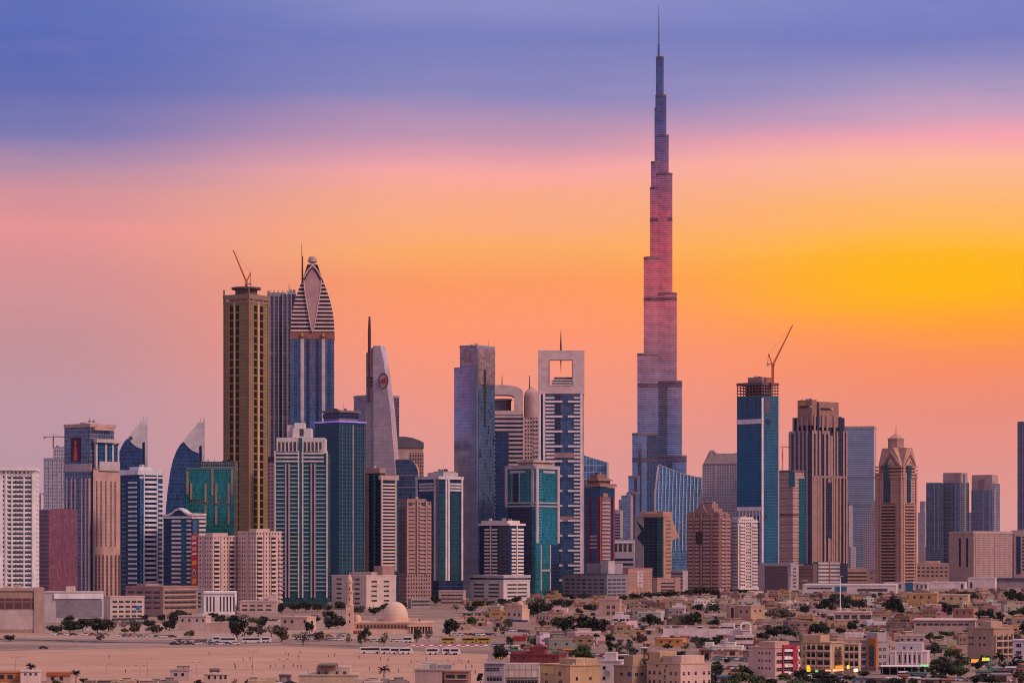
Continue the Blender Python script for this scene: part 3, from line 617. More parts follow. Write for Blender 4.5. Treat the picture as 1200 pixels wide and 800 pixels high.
def T_dome_glass():
    Y = 3000; t = thing('office_tower', 'stepped office block with curved grey roof beside the blade tower', 'office tower', (WX(481, Y), Y, 0), -math.atan((481-600)/F)); u = Y/F; z = lambda y: WZ(y, Y); X = lambda p: (p-481)*u
    rf = [(X(463), z(525)), (X(496.5), z(525)), (X(496.5), z(519)), (X(492), z(516.5)), (X(484), z(513.5)), (X(475), z(512)), (X(463), z(512))]
    ob('curved_roof', MB().slab(rf, -14, 14), wall((.15,.135,.18)), t); ob('wall', MB().box(X(464), X(496), -13, 13, 0, z(525)), wall((.55,.37,.31)), t)
    ob('window_bay', MB().box(X(480), X(496.3), -13.3, 0, 0, z(531)), punched((.38,.25,.23), pw=2.6, ph=3.6, fx=.55, fy=.6), t)
    B = Bld('office_tower', 'small dark blue glass block with a domed barrel roof', 'office tower', 464, 489, 491, 2850, D=26)
    b = MB(); pts = [(B.ext(464), 0), (B.ext(490), 0), (B.ext(490), B.z(556))]+[(B.ext(490-(1-math.cos(R(a)))*13), B.z(556)+B.m(18)*math.sin(R(a))) for a in range(10, 91, 10)]+[(B.ext(464), B.z(538))]
    ob('glass_shell', b.slab(pts, -B.D/2, B.D/2), glass((.03,.06,.12), 2, 4, (.12,.13,.17), .1, .4), B.root); B.rings('rail', wall((.25,.22,.25)), 556, 600, 14, 1.1, .3)
def T_brown_teal():
    B = Bld('residential_tower', 'slim block half navy glass and half cream balcony bands', 'apartment tower', 428, 446, 466.5, 2500, asp=1.)
    B.body(gNAVY, 557); c = wall((.62,.47,.40))
    B.blk('tower_block', gNAVY, 0, .95, 0, .3, 549); B.blk('crown', wall((.42,.26,.22)), -.01, .97, -.03, .32, 548, 554); B.blk('crown', wall((.55,.38,.32)), .9, 1.03, -.03, 1.03, 556.5, 562)
    B.box('side_stone', wall((.26,.15,.14)), 428.3, 432.5, 555, 670, .4); B.cols('glass_strip', glass((.01,.08,.11), 1.6, 3.4), [439, 464.8], 5.4 if False else 3.2, 556, 670, .35)
    B.rows('balcony_band', c, 446.5, 463, 566, 669, 3.95, 1.9, 1.); B.cols('pier', c, [446.8, 463], 1.2, 560, 669, 1.2)
def T_brown_flats():
    B = Bld('apartment_tower', 'brown mid-rise apartment block with stepped top and dark balconies', 'apartment tower', 465, 476, 505.5, 2550, asp=1.6)
    b = (.34,.22,.21); B.body(punched(b, (.03,.02,.03), 2.7, 3.45, .5, .55), 587); B.blk('penthouse', wall(b), .1, 1, .05, .8, 584)
    for a, c in ((478, 486), (491, 498), (500.5, 505)): B.rows('balcony_band', wall((.48,.32,.30)), a, c, 593, 672, 4.45, 2.0, 1.1)
    B.cols('pier', wall((.45,.30,.28)), [477, 488.5, 499], 1.7, 586, 672, 1.3); B.rows('balcony_band', wall((.2,.13,.14)), 467, 475, 596, 672, 4.45, 1.9, .8)
    B.box('arch_window', winG, 479, 483, 588.5, 591.5, .6); B.box('arch_window', winG, 495, 499, 588.5, 591.5, .6)
def T_white_teal():
    B = Bld('office_tower', 'white framed office tower with tall dark and teal glass slots', 'office tower', 487, 514, 543, 2760, asp=1.)
    w = wall((.60,.55,.57)); B.body(gNAVY, 560); B.rings('crown', w, 557.8, 562, 20, 3.3, .6); B.blk('plant_room', wPALE, .3, 1, .2, .8, 553); B.blk('plant_room', wGREY, .45, .9, .3, .8, 551.5)
    B.rows('crown_band', w, 491, 508, 565.5, 578, 3.6, 2.2, .5); B.rows('crown_band', w, 526, 540, 565.5, 578, 3.6, 2.2, .5)
    B.cols('white_frame', w, [488.5, 510], 2.2, 558, 680, .8); B.cols('white_frame', w, [522.5, 525.5, 541.3], 2, 558, 680, .9); B.box('grey_panel', wall((.22,.2,.25)), 511.5, 513.8, 562, 680, .4)
    B.cols('teal_slot', glass((.008,.05,.06), 1.6, 3.4, (.01,.06,.07), .1, .2), [533, 518], 9, 579, 680, .3)
def T_slate():
    B = Bld('skyscraper', 'stepped slate coloured mirror glass skyscraper with notched shoulder', 'skyscraper', 532, 559, 580, 3000, asp=1.1)
    g1 = glass((.30,.37,.54), 3.2, 3.6, (.14,.16,.22), .05, .75, .16, .10, .006, lh=.08); g2 = glass((.09,.20,.37), 1.3, 3.6, (.07,.10,.15), .16, .7, .14, .35, .010)
    B.blk('tower_block', g1, 0, 1, 0, 1, 430); B.blk('tower_block', g1, .26, 1, -.012, 1, 405); B.blk('low_wing', g1, -.12, .4, .2, .8, 543)
    B.box('dark_front', g2, 560.5, 579.5, 455, 670, .45); B.box('crown_panel', glass((.34,.27,.27), 2.5, 3, (.2,.15,.16), .1, .6, .25), 560, 580, 408, 450, .5); B.box('crown_panel', glass((.40,.33,.34), 3, 3, (.2,.15,.16), .06, .6, .25), 540, 558.6, 408, 428, .8)
    B.box('slot', wDARK, 566.8, 568.8, 432, 500, .9); B.blk('parapet', wGREY, .25, 1.005, -.02, 1.005, 404, 406.5); B.rings('parapet', wGREY, 429.5, 440, 20, 1.4, .2, 0, .3)
    rnd = random.Random(3)
    for i in range(30):
        y = 470+rnd.random()*185; p = 561.5+int(rnd.random()*9)*2; B.box('dark_pane', gNAVY, p, p+1.3, y, y+4+rnd.random()*7, .5)
    d = MB(); d.tube((B.W*.1, 0, B.z(405)), (B.W*.1, 0, B.z(402)), .5, n=6); d.tube((B.W*.1, 0, B.z(402)), (B.W*.1-3, 0, B.z(400.5)), .4, n=6); ob('davit', d, pDARK, B.root)
def T_arch_pair():
    Y = 3150; t = thing('hotel_tower', 'banded tower with open arched crown and bullet turret beside it', 'hotel tower', (WX(606, Y), Y, 0), 0.); u = Y/F; z = lambda y: WZ(y, Y); X = lambda p: (p-606)*u; D = 40
    w = wall((.60,.46,.44)); dk = gNAVY
    ob('wall', MB().box(X(577), X(612.5), -D/2, D/2, 0, z(486)), dk, t)
    me = MB().box(X(576), X(613), -D/2-1, D/2, z(490.5), z(488)).mesh('balcony_band', w)
    for i in range(26): link('balcony_band', me, t, (0, 0, -i*5.05*u))
    ob('glass_bay', MB().box(X(581), X(596), -D/2-1.6, 0, 0, z(507)), glass((.012,.03,.09), 1.6, 3.6), t)
    ob('crown_base', MB().box(X(576), X(613), -D/2-.5, D/2, z(487), z(482)), w, t)
    th = 7; o = [(X(613), z(484)), (X(613), z(459))]+[(X(606-34+a[0]), a[1]) for a in []]
    outer = [(613, 484), (613, 461), (611.5, 457.5), (606, 454.5), (598, 452.7), (588, 452), (575, 452.5)]; inner = [(575, 463.5), (592, 463.5), (599, 464), (602.5, 466), (602.5, 484)]
    ob('arch', MB().slab([(X(a), z(b)) for a, b in outer+inner][::-1], -D/2-.4, D/2-12), w, t)
    ob('drum', MB().cyl(X(588), 0, z(485), z(469.5), 11*u, n=20), wall((.17,.14,.18)), t); ob('drum_roof', MB().cyl(X(588), 0, z(469.5), z(467.5), 12.5*u, n=20), w, t)
    ob('turret', MB().box(X(614), X(632), -D/2+3, D/2, 0, z(490)), punched((.52,.38,.38), pw=3, ph=4.3, fx=.6, fy=.5), t)
    b = MB(); b.smooth = True; b.lathe(X(623), -D/2+14, [(9*u, z(490)), (9*u, z(464)), (8*u, z(460)), (5.4*u, z(457)), (2.4*u, z(455)), (.2*u, z(453))], 20); ob('turret_cap', b, wall((.55,.36,.34)), t)
    for p in (588.3, 620.4): ob('spire', MB().tube((X(p), -D/2+12, z(456)), (X(p), -D/2+12, z(440.5)), .75*u, .35*u), pDARK, t)
    me = MB().box(X(625), X(632.3), -D/2+2.2, 0, z(494), z(491.5)).mesh('balcony_band', w)
    for i in range(22): link('balcony_band', me, t, (0, 0, -i*5.05*u))
    ob('turret_pier', MB().box(X(613), X(614.6), -D/2-.8, 0, 0, z(488)), w, t)
def T_open_frame():
    Y = 3050; t = thing('hotel_tower', 'white tower whose open square top frame holds a hanging spike', 'hotel tower', (WX(657, Y), Y, 0), 0.); u = Y/F; z = lambda y: WZ(y, Y); X = lambda p: (p-657)*u; D = 42
    w = wall((.80,.70,.69)); g = glass((.05,.10,.18), 1.8, 3.6, (.06,.10,.16), .10, .45)
    fr = MB()
    for a, b, c, d in ((630.5, 643, 423, 453), (671, 684.3, 423, 453), (630.5, 684.3, 412, 423), (630.5, 684.3, 453, 463)): fr.box(X(a), X(b), -D/2, -D/2+15, z(d), z(c))
    ob('top_frame', fr, wall((.62,.46,.45)), t); ob('frame_edge', MB().box(X(643), X(644), -D/2-.25, -D/2+14, z(453), z(423)), wall((.45,.33,.34)), t); ob('frame_edge', MB().box(X(670), X(671), -D/2-.25, -D/2+14, z(453), z(423)), wall((.38,.26,.28)), t)
    ob('back_frame', MB().box(X(634), X(680), -D/2+15, D/2, z(463), z(458)), w, t)
    ob('glass_body', MB().box(X(639), X(680), -D/2, D/2-2, 0, z(462.5)), g, t)
    for p in (632.3, 637.3, 680.7): ob('white_pier', MB().box(X(p-1.3), X(p+1.3), -D/2-1.5, D/2-.4, 0, z(463.2)), w, t)
    ob('side_slot', MB().box(X(633.5), X(636), -D/2+.5, D/2-2, 0, z(463)), gNAVY, t); ob('side_wall', MB().box(X(682), X(684), -D/2+4, D/2, 0, z(462)), wall((.5,.4,.41)), t)
    ob('dark_column', MB().box(X(649.5), X(656.5), -D/2-.4, -D/2+2, 0, z(463)), glass((.012,.02,.05), 1.6, 3.6), t)
    s1 = MB().box(X(639), X(649.5), -D/2-1.3, -D/2+.5, z(468.4), z(466.4)).mesh('balcony_band', w); s2 = MB().box(X(672), X(680), -D/2-1.3, -D/2+.5, z(468.4), z(466.4)).mesh('balcony_band', w)
    l1 = MB().box(X(638), X(658.5), -D/2-1.8, -D/2+.5, z(472.5), z(470.3)).mesh('long_band', w); l2 = MB().box(X(665), X(680), -D/2-1.8, -D/2+.5, z(472.5), z(470.3)).mesh('long_band', w)
    for i in range(13):
        for j in range(4):
            if j == 1: link('long_band', l1, t, (0, 0, -(i*17.3+.3)*u)); link('long_band', l2, t, (0, 0, -(i*17.3+.3)*u))
            else: link('balcony_band', s1, t, (0, 0, -(i*17.3+j*4.33)*u)); link('balcony_band', s2, t, (0, 0, -(i*17.3+j*4.33)*u))
    for y in (531, 605): ob('mechanical_band', MB().box(X(641), X(679), -D/2-1, 0, z(y+6), z(y)), wall((.36,.25,.25)), t)
    ob('spike', MB().tube((X(657), -D/2+7, z(437)), (X(657), -D/2+7, z(412)), .15*u, 1.25*u, 8).tube((X(657), -D/2+7, z(412)), (X(657), -D/2+7, z(388.5)), 1.25*u, .3*u, 8), wall((.17,.09,.12)), t)
    k = MB().prism([(X(645.5), -D/2+1), (X(669.5), -D/2+1), (X(669.5), -D/2+12), (X(645.5), -D/2+12)], z(453), z(443), [(X(649.5), -D/2+3), (X(670), -D/2+3), (X(670), -D/2+10), (X(649.5), -D/2+10)]); ob('louvred_box', k, wall((.13,.08,.11)), t)
    me = MB().box(X(646), X(669.6), -D/2-.6, -D/2+12, z(450.4), z(449.2)).mesh('louvre', w)
    for i in range(3): link('louvre', me, t, (0, 0, i*3*u*.9-2))
def T_teal_frames():
    B = Bld('office_tower', 'turquoise glass office tower in pale rounded frames', 'office tower', 592, 627.5, 655.5, 2950, asp=1.1)
    g = glass((.01,.17,.21), 1.8, 3.6, (.02,.12,.15), .10, .35, .1, .35); w = wall((.50,.43,.46)); B.body(g, 547)
    B.box('dark_bay', gNAVY, 595, 623, 592, 700, .2); B.box('dark_bay', gNAVY, 645, 655, 638, 700, .2); B.box('dark_bay', gNAVY, 599, 607, 552, 588, .15)
    B.cols('white_frame', w, [593.5, 624.5], 3, 546, 592, 1.2); B.cols('white_frame', w, [629, 654], 2.8, 546, 636, 1.2); B.box('white_frame', w, 592, 627.6, 545, 549, 1.3); B.box('white_frame', w, 627.5, 655.6, 545, 549, 1.3)
    for y in (588, 592): B.box('cross_beam', w, 592, 627.5, y, y+1.5, 1); B.box('cross_beam', w, 628, 655.5, y, y+1.5, 1)
    B.cols('lower_frame', w, [633.5, 644.5], 1.2, 638, 692, .8); B.rows('lower_frame', w, 633, 645, 667, 690, 40, 2, .8)
    B.rows('bright_pane', glass((.05,.28,.30), 1, 2, None, .1, .3), 632, 635, 554, 586, 3.4, 1.4, .2); B.rows('bright_pane', glass((.05,.28,.30), 1, 2, None, .1, .3), 632, 635, 597, 634, 3.4, 1.4, .2); B.rows('bright_pane', glass((.05,.22,.25), 1, 2, None, .1, .3), 618, 620, 554, 586, 3.4, 1.4, .2)
    B.box('top_screen', w, 598, 616, 551, 553.6, .6); B.box('top_screen', w, 636, 650, 551, 553.6, .6)
    B.blk('roof_terrace', wall((.50,.37,.32)), .35, .85, .1, .9, 540); B.blk('roof_slab', wall((.56,.42,.36)), .32, .9, .05, .95, 538.5, 541)
    B.cols('mullion', w, [600, 609], .7, 552, 588, .4)
def T_black_white():
    B = Bld('office_block', 'small dark block with white balcony bands under a cream flat crown', 'office block', 561.5, 597, 614.5, 2880, asp=.7)
    c = wall((.78,.66,.60)); B.body(gNAVY, 613); B.blk('crown', c, .08, .95, -.02, .8, 609.5, 614.5); B.rings('crown', c, 613, 620, 20, 2.4, 1.)
    for a, b in ((568, 574), (576.5, 583), (599, 604), (606.5, 613)): B.rows('balcony_band', c, a, b, 619, 676, 4.1, 2.1, .9)
    B.box('bowed_glass', glass((.08,.09,.14), 1.5, 3.4, (.12,.12,.15), .12, .4), 584.5, 596.5, 616, 676, .6); B.cols('pier', c, [575.2, 605.3], 1, 616, 676, 1.1)
def T_red_blue():
    B = Bld('residential_tower', 'blue glass tower with crimson vertical edges and ragged brown crown', 'apartment tower', 684.5, 703, 720.5, 3250, asp=1.)
    B.body(glass((.012,.04,.10), 1.6, 3.4), 571); r = wall((.30,.03,.06)); br = wall((.36,.21,.18))
    B.cols('crimson_edge', r, [690.5, 700.8, 705, 718.5], 1.8, 582, 662, .9); B.box('balcony_stack', wall((.24,.15,.17)), 703, 715, 582, 662, .7); B.rows('balcony_band', wall((.52,.42,.44)), 704.5, 714, 588, 662, 4.4, 1.7, 1.6)
    B.rows('balcony_band', wall((.5,.4,.42)), 692, 700, 627, 646, 4.4, 2, .8); B.rings('crown_slab', br, 566.5, 571, 20, 3.5, 1.6); B.blk('crown', br, .1, .8, .1, .9, 560, 567); B.blk('crown', wall((.30,.17,.15)), .3, .65, .2, .8, 555, 561); B.rings('crown_slab', br, 561.5, 570, 20, 1.4, .8, .0, .9, 0, .9)
    B.box('crown_gable', br, 706, 712, 577.5, 582, .9)
def T_blue_wedge():
    B = Bld('office_tower', 'sky blue glass wedge with slanted top behind the crimson-edged tower', 'office tower', 682, 711.5, 713, 3700, D=45)
    x0, x1 = -B.W/2, B.W/2; p = MB().slab([(x0, 0), (x1, 0), (x1, B.z(541.5)), (x0+B.m(3), B.z(533.5)), (x0, B.z(533))], -B.D/2, B.D/2)
    ob('glass_body', p, glass((.10,.24,.42), 4.5, 9, (.3,.38,.5), .12, .5), B.root); B.box('parapet', wall((.4,.4,.46)), 711, 713, 541, 620, .4)
def T_behind_burj():
    B = Bld('apartment_tower', 'pale striped high-rise low beside the foot of the giant spire', 'apartment tower', 717, 727, 730, 4100, D=30)
    B.body(wall((.42,.36,.38)), 598); B.rows('floor_band', gNAVY, 717.5, 726.5, 602, 640, 3.4, 1.5, .2)
    B = Bld('office_tower', 'hazy blue glass block at the left foot of the giant spire'.replace(' left', ''), 'office tower', 725, 739, 742, 4500, D=50)
    B.body(glass((.16,.19,.27), 3, 4, (.24,.25,.31), .15, .4), 585); B.blk('upper_block', glass((.16,.19,.27), 3, 4, (.24,.25,.31), .15, .4), .2, 1, .1, .9, 580)  # far haze is put into the glass colour
    B = Bld('office_block', 'white framed low office with dark square windows behind the tan block', 'office block', 717, 743, 748, 3500, D=25)
    B.body(wall((.50,.45,.47)), 632); B.wins(winG, [721.5, 727, 732.5, 738.5], 3.6, 637, 648, 20, 9, .1, 'window'); B.rows('floor_band', gNAVY, 718, 742, 654, 672, 5.5, 2.6, .2)
    B.box('cornice', wWHITE, 717, 743.5, 634, 636, .8)
def T_burj():
    Y = 4800; t = thing('supertall_tower', 'giant stepped needle skyscraper tapering to a thin spire', 'skyscraper', (WX(771.5, Y), Y, 0), -math.atan((771.5-600)/F)); u = Y/F; z = lambda y: WZ(y, Y)
    g = glass((.48,.44,.50), 1.7, 3.8, (.08,.066,.09), .16, .96, .08, .08, .003, lh=.18, spec=.5); dk = wall((.13,.10,.13)); cap = wall((.24,.18,.20))
    def wing(az, length, wd, yt, name='wing_tier'):
        c, s = math.cos(az), math.sin(az); pts = [(-2*u, -wd/2), (length-wd/2, -wd/2)]+[(length-wd/2+wd/2*math.cos(a), wd/2*math.sin(a)) for a in [R(q) for q in (-60, -30, 0, 30, 60)]]+[(length-wd/2, wd/2), (-2*u, wd/2)]
        P = lambda k: [(x*k*c-y*k*s, x*k*s+y*k*c) for x, y in pts]
        ob(name, MB().prism(P(1), 0, z(yt)), g, t)
        P2 = [(x*c-y*s, x*s+y*c) for x, y in [(px_+(.1*u if px_ > 0 else 0), py_*1.01) for px_, py_ in pts]]
        ob('tier_crown', MB().prism(P2, z(yt+2.6), z(yt+1.4)), dk, t); ob('tier_rim', MB().prism(P2, z(yt+1.1), z(yt-.3)), cap, t)
    aL, aR, aB = R(180+24), R(-24), R(90)
    k = 1/math.cos(R(24))
    for x, y, wd in ((735, 577, 15), (737, 558, 15), (741.4, 508, 16), (747.4, 415, 16), (754.9, 302, 15), (762, 220, 12), (763.2, 190, 9), (767.2, 127, 6)):
        wing(aL, (771.5-x)*u*k, wd*u, y)
    for x, y, wd in ((804, 534, 16), (798.7, 447, 16), (792.7, 344, 16), (787.5, 204, 13), (783.4, 159, 10), (780.7, 112, 8), (777.7, 67, 5)):
        wing(aR, (x-771.5)*u*k, wd*u, y)
    for L, y, wd in ((40, 600, 16), (30, 480, 16), (22, 370, 14), (14, 250, 12)): wing(aB, L*u, wd*u, y)
    ob('core', MB().cyl(0, 0, 0, z(83), 2.7*u, 2.5*u, 12), g, t); ob('core', MB().cyl(u*.4, 0, z(83), z(52), 1.7*u, 1.3*u, 10), g, t)
    ob('spire', MB().cyl(u*.6, 0, z(52), z(20), .8*u, .5*u, 8), paint((.2,.2,.28), .3, .7), t); ob('spire', MB().cyl(u*.6, 0, z(20), z(6.5), .45*u, .2*u, 8), paint((.2,.2,.28), .3, .7), t)
    for y, x0, x1, in ((344+5, 754.9, 792.7), (450, 747.4, 798.7), (537, 741.4, 804), (256, 762, 787.5)):
        for az, x in ((aL, x0), (aR, x1)):
            ln = abs(x-771.5)*u*k; wd = (16 if y > 300 else 12.6)*u; c, s = math.cos(az), math.sin(az)
            pts = [(0, -wd/2), (ln-wd/2, -wd/2)]+[(ln-wd/2+wd/2*math.cos(a), wd/2*math.sin(a)) for a in [R(q) for q in (-60, -30, 0, 30, 60)]]+[(ln-wd/2, wd/2), (0, wd/2)]
            pts = [(x_+.12*u*(x_ > 0), y_*1.015) for x_, y_ in pts]
            ob('mechanical_band', MB().prism([(x_*c-y_*s, x_*s+y_*c) for x_, y_ in pts], z(y+4.6), z(y)), glass((.20,.16,.20), 3.2, 3, (.07,.055,.07), .2, .9, .12), t)
def T_curved_lattice():
    Y = 4300; t = thing('office_building', 'leaning blue glass hall with curved top and pale diagonal ribs', 'office building', (WX(793, Y), Y, 0), 0.); u = Y/F; z = lambda y: WZ(y, Y); X = lambda p: (p-793)*u
    top = [(771.5, 545.5), (776, 547.5), (786, 551.5), (796, 555.5), (806, 558), (815, 560), (822, 561)]
    gl = glass((.10,.25,.42), 3, 4, (.18,.32,.48), .12, .45, .12)
    ob('glass_body', MB().slab([(X(765), 0), (X(822), 0)]+[(X(a), z(b)) for a, b in top[::-1]]+[(X(768), z(575))], -30, 30), gl, t)
    ob('roof_edge', MB().slab([(X(a), z(b)) for a, b in top]+[(X(a), z(b-1.2)) for a, b in top[::-1]], -30.6, 30.6), wall((.42,.42,.46)), t)
    for i in range(13):
        x = 769+i*4.1; yt = 546+(x-771.5)*.31 if x > 772 else 556; r = MB(); zt = yt+1; pts = []
        for k in range(9):
            f = k/8; pts.append((X(x+2.3-6*math.sin(f*1.5)*.45+f*1.), -30.6, z(zt+f*(645-zt))))
        for a, b in zip(pts, pts[1:]): r.tube(a, b, .5*u, n=4)
        ob('curved_rib', r, wall((.60,.68,.78)), t)
    ob('end_wall', MB().box(X(820.5), X(823), -30, 30, 0, z(561)), wall((.10,.10,.14)), t)
def T_dark_green():
    B = Bld('office_block', 'dark green glass block wrapped in tan stone with jagged side', 'office block', 745, 776, 786.5, 3350, asp=.9)
    st = wall((.46,.27,.20)); B.body(glass((.01,.025,.05), 1.6, 3.4), 606)
    B.box('green_glass', glass((.01,.10,.11), 1.6, 3.4, None, .1, .35), 770.5, 776, 605, 680, .4); B.blk('stone_top', st, .15, 1.05, -.05, .95, 599, 605.5); B.box('roof_lintel', wall((.62,.45,.30)), 756, 770, 599.8, 601.3, 1.9)
    z = B.z; f = MB().slab([(B.ext(744), z(605)), (B.ext(744), z(672)), (B.ext(754.5), z(672)), (B.ext(754.5), z(640)), (B.ext(746), z(630)), (B.ext(751.5), z(622)), (B.ext(745), z(609)), (B.ext(754.5), z(618)), (B.ext(754.5), z(605))][::-1], -B.D/2-1, -B.D/2+4); ob('jagged_panel', f, wall((.33,.28,.30)), B.root)
    f = MB().slab([(B.ext(744.6), z(622)), (B.ext(745), z(611)), (B.ext(751), z(621)), (B.ext(746), z(630)), (B.ext(754), z(639)), (B.ext(750), z(640)), (B.ext(744.6), z(632))], -B.D/2-.6, -B.D/2+3); ob('dark_wedge', f, wall((.05,.02,.05)), B.root)
    t2 = MB(); k = B.D/(B.x1-B.xc); yy = lambda p: -B.D/2+(p-B.xc)*k
    pr = [(776.5, 680), (786, 680), (786, 632.5), (795, 629), (786, 606), (783, 600), (776.5, 600)]
    P = [(yy(a), z(b)) for a, b in pr]; n = len(P); X0, X1 = B.W/2-.5, B.W/2+1.2
    t2.add([(X1, a, b) for a, b in P]+[(X0, a, b) for a, b in P], [tuple(range(n)), tuple(range(2*n-1, n-1, -1))]+[(i, n+i, n+(i+1) % n, (i+1) % n) for i in range(n)])
    ob('stepped_stone', t2, st, B.root); B.rows('window', winG, 779, 785, 609, 676, 4.7, 1.7, 1.35)
def T_stepped_glass():
    B = Bld('office_tower', 'pale grey gridded glass tower with sloped shoulders', 'office tower', 822.5, 866, 870, 4050, D=50)
    g = glass((.24,.24,.29), 2.4, 3.8, (.42,.37,.38), .16, .45, .18, .15)
    z = B.z; e = B.ext
    ob('tower_block', MB().slab([(e(823), z(600)), (e(868), z(600)), (e(868), z(529)), (e(860), z(531)), (e(840), z(531)), (e(836), z(527)), (e(832), z(527)), (e(823), z(545))], -B.D/2, B.D/2), g, B.root)
    ob('roof_slope', MB().slab([(e(824), z(543)), (e(868), z(543)), (e(868), z(530)), (e(860), z(532)), (e(840), z(532)), (e(835.5), z(528))], -B.D/2-1, -B.D/2+.5), wall((.46,.36,.36)), B.root)
    ob('lower_block', MB().slab([(e(812), 0), (e(869), 0), (e(869), z(566)), (e(856), z(580)), (e(820), z(583))], -B.D/2-8, B.D/2), g, B.root)
    B.cols('fin', wall((.5,.44,.46)), [838.5, 854.5, 823.5], .9, 545, 583, .7); r = MB(); r.tube((e(828), -B.D/2-1.2, z(543)), (e(834), -B.D/2-1.2, z(528.5)), B.m(.5), n=4); r.tube((e(836), -B.D/2-1.2, z(528.5)), (e(840), -B.D/2-1.2, z(533)), B.m(.5), n=4); ob('roof_rib', r, wPALE, B.root)
def T_brown_balcony():
    B = Bld('apartment_tower', 'rust brown apartment tower with rows of curved balconies and stepped crown', 'apartment tower', 805, 843, 855.5, 3450, asp=.8)
    b = wall((.34,.20,.18)); B.body(punched((.30,.175,.16), (.03,.018,.025), 2.6, 3.5, .5, .55), 601); B.blk('crown', b, .2, .8, .1, .9, 595); B.blk('crown', b, .3, .7, .2, .8, 589.5); B.blk('crown', b, .05, .95, .05, .95, 599.5)
    for a, c in ((806, 812.5), (815, 820), (824.5, 833), (835.5, 842)): B.rows('balcony_band', wall((.46,.29,.27)), a, c, 607, 688, 4.35, 2.1, 1.5)
    B.rows('balcony_band', wall((.46,.29,.27)), 844.5, 855, 607, 688, 4.35, 2.1, 1.5); B.box('dark_void', wDARK, 816, 823, 623, 637, 1.7); B.cols('pier', b, [813.8, 822, 834.2, 849.5], 1.3, 601, 690, 1.7)
    g = MB().slab([(B.ext(818), B.z(601)), (B.ext(829), B.z(601)), (B.ext(823.5), B.z(591.5))], -B.D/2-.8, -B.D/2+2); ob('crown_gable', g, b, B.root)
def T_white_balcony():
    B = Bld('apartment_tower', 'white apartment block with wavy curved balconies', 'apartment tower', 854.5, 866, 887.5, 3480, asp=1.3)
    w = wall((.70,.60,.57)); B.body(punched((.55,.46,.45), (.04,.035,.05), 2.8, 3.3, .5, .5), 608); B.blk('crown', w, .1, .9, .1, .85, 605.5); B.rings('parapet', w, 609.5, 620, 20, 2.6, .8)
    for a, c in ((857, 864), (867, 872), (881, 887.5)): B.rows('balcony_band', w, a, c, 615, 690, 3.95, 2, 1.5)
    B.rows('balcony_band', w, 873.5, 879.5, 617, 690, 3.95, 1.6, .8); B.cols('pier', w, [865.5, 873, 880.3], 1.1, 608, 690, 1.2); B.rings('base_slab', w, 688, 690, 20, 2.5, 1.5)
def T_blue_crane():
    B = Bld('skyscraper', 'unfinished deep blue glass tower with white band and exposed top floors', 'skyscraper', 863.5, 893, 912.5, 3680, asp=.85)
    g1 = glass((.008,.08,.145), 1.8, 3.8, (.012,.09,.15), .08, .45, .1, .2, .006); g2 = glass((.025,.12,.19), 1.8, 3.8, (.03,.13,.20), .1, .5, .14, .25)  # second, lighter glass paints the light on the right face
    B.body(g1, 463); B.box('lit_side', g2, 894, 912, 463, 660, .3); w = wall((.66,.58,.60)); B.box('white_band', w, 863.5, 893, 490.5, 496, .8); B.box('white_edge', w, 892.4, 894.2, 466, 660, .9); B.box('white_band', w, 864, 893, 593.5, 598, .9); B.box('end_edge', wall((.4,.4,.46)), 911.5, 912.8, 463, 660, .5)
    sl = wall((.20,.11,.12))
    for i in range(5): B.rings('bare_floor', sl, 449.5+i*3.4, 450+i*3.4, 20, .9, .3)
    B.blk('core_wall', wall((.24,.13,.13)), .2, .8, .2, .8, 448, 465)
    for p in [864+3.6*i for i in range(9)]+[895.5+3.2*i for i in range(6)]: B.box('bare_column', sl, p-.35, p+.35, 450, 464, .2)
    B.rings('roof_slab', wall((.17,.09,.11)), 447.5, 460, 20, 3.2, .5); B.blk('crown', wall((.38,.20,.19)), .3, .85, .2, .8, 441)
    B.cols('louvre_strip', wall((.14,.10,.14)), [899], 5, 466, 484, .5); B.box('louvre_box', wDARK, 897, 902.5, 491, 497, .5); B.cols('window_strip', gNAVY, [876, 869.5, 886, 890.5], 1.1, 466, 488, .15)
    for i in range(7): B.box('lower_fin', w, 866+4*i, 867.3+4*i, 598, 612, .7)
    B.box('lower_wall', wall((.3,.28,.33)), 864, 893, 598, 660, .25); B.cols('lower_slot', gNAVY, [868.7+4*i for i in range(6)], 2.2, 604, 660, .4); B.box('dark_patch', wDARK, 896.5, 899, 603, 607, .6)
    crane_luff('luffing crane beside the blue unfinished tower top', 905.6, 427, 3690, (928.8, 381), (899.5, 427), (900.6, 414.5), B.z(450))
def T_pink_curve():
    B = Bld('apartment_tower', 'pink curved apartment tower with green glass corner', 'apartment tower', 911.5, 929, 942.5, 3800, asp=1.)
    p = wall((.52,.34,.31)); B.body(punched((.46,.30,.28), (.10,.06,.07), 3, 3.5, .55, .45), 552); B.rings('floor_band', p, 559, 655, 4.4, 1.9, .5); B.box('green_corner', gTEAL, 936, 943, 560, 660, .8); B.rings('roof_slab', wall((.22,.13,.13)), 550.5, 555, 20, 2., .6); B.rings('dark_band', wall((.15,.09,.1)), 602, 612, 20, 2.2, .7)
    B.box('green_shield', glass((.02,.12,.14), 1.2, 2), 925, 931.5, 552, 570, 1.)
    crane_hammer('hammerhead crane showing between the blue tower and brown ribbed tower', 917, 524, 4400, 911, 925, 0, pRUST)
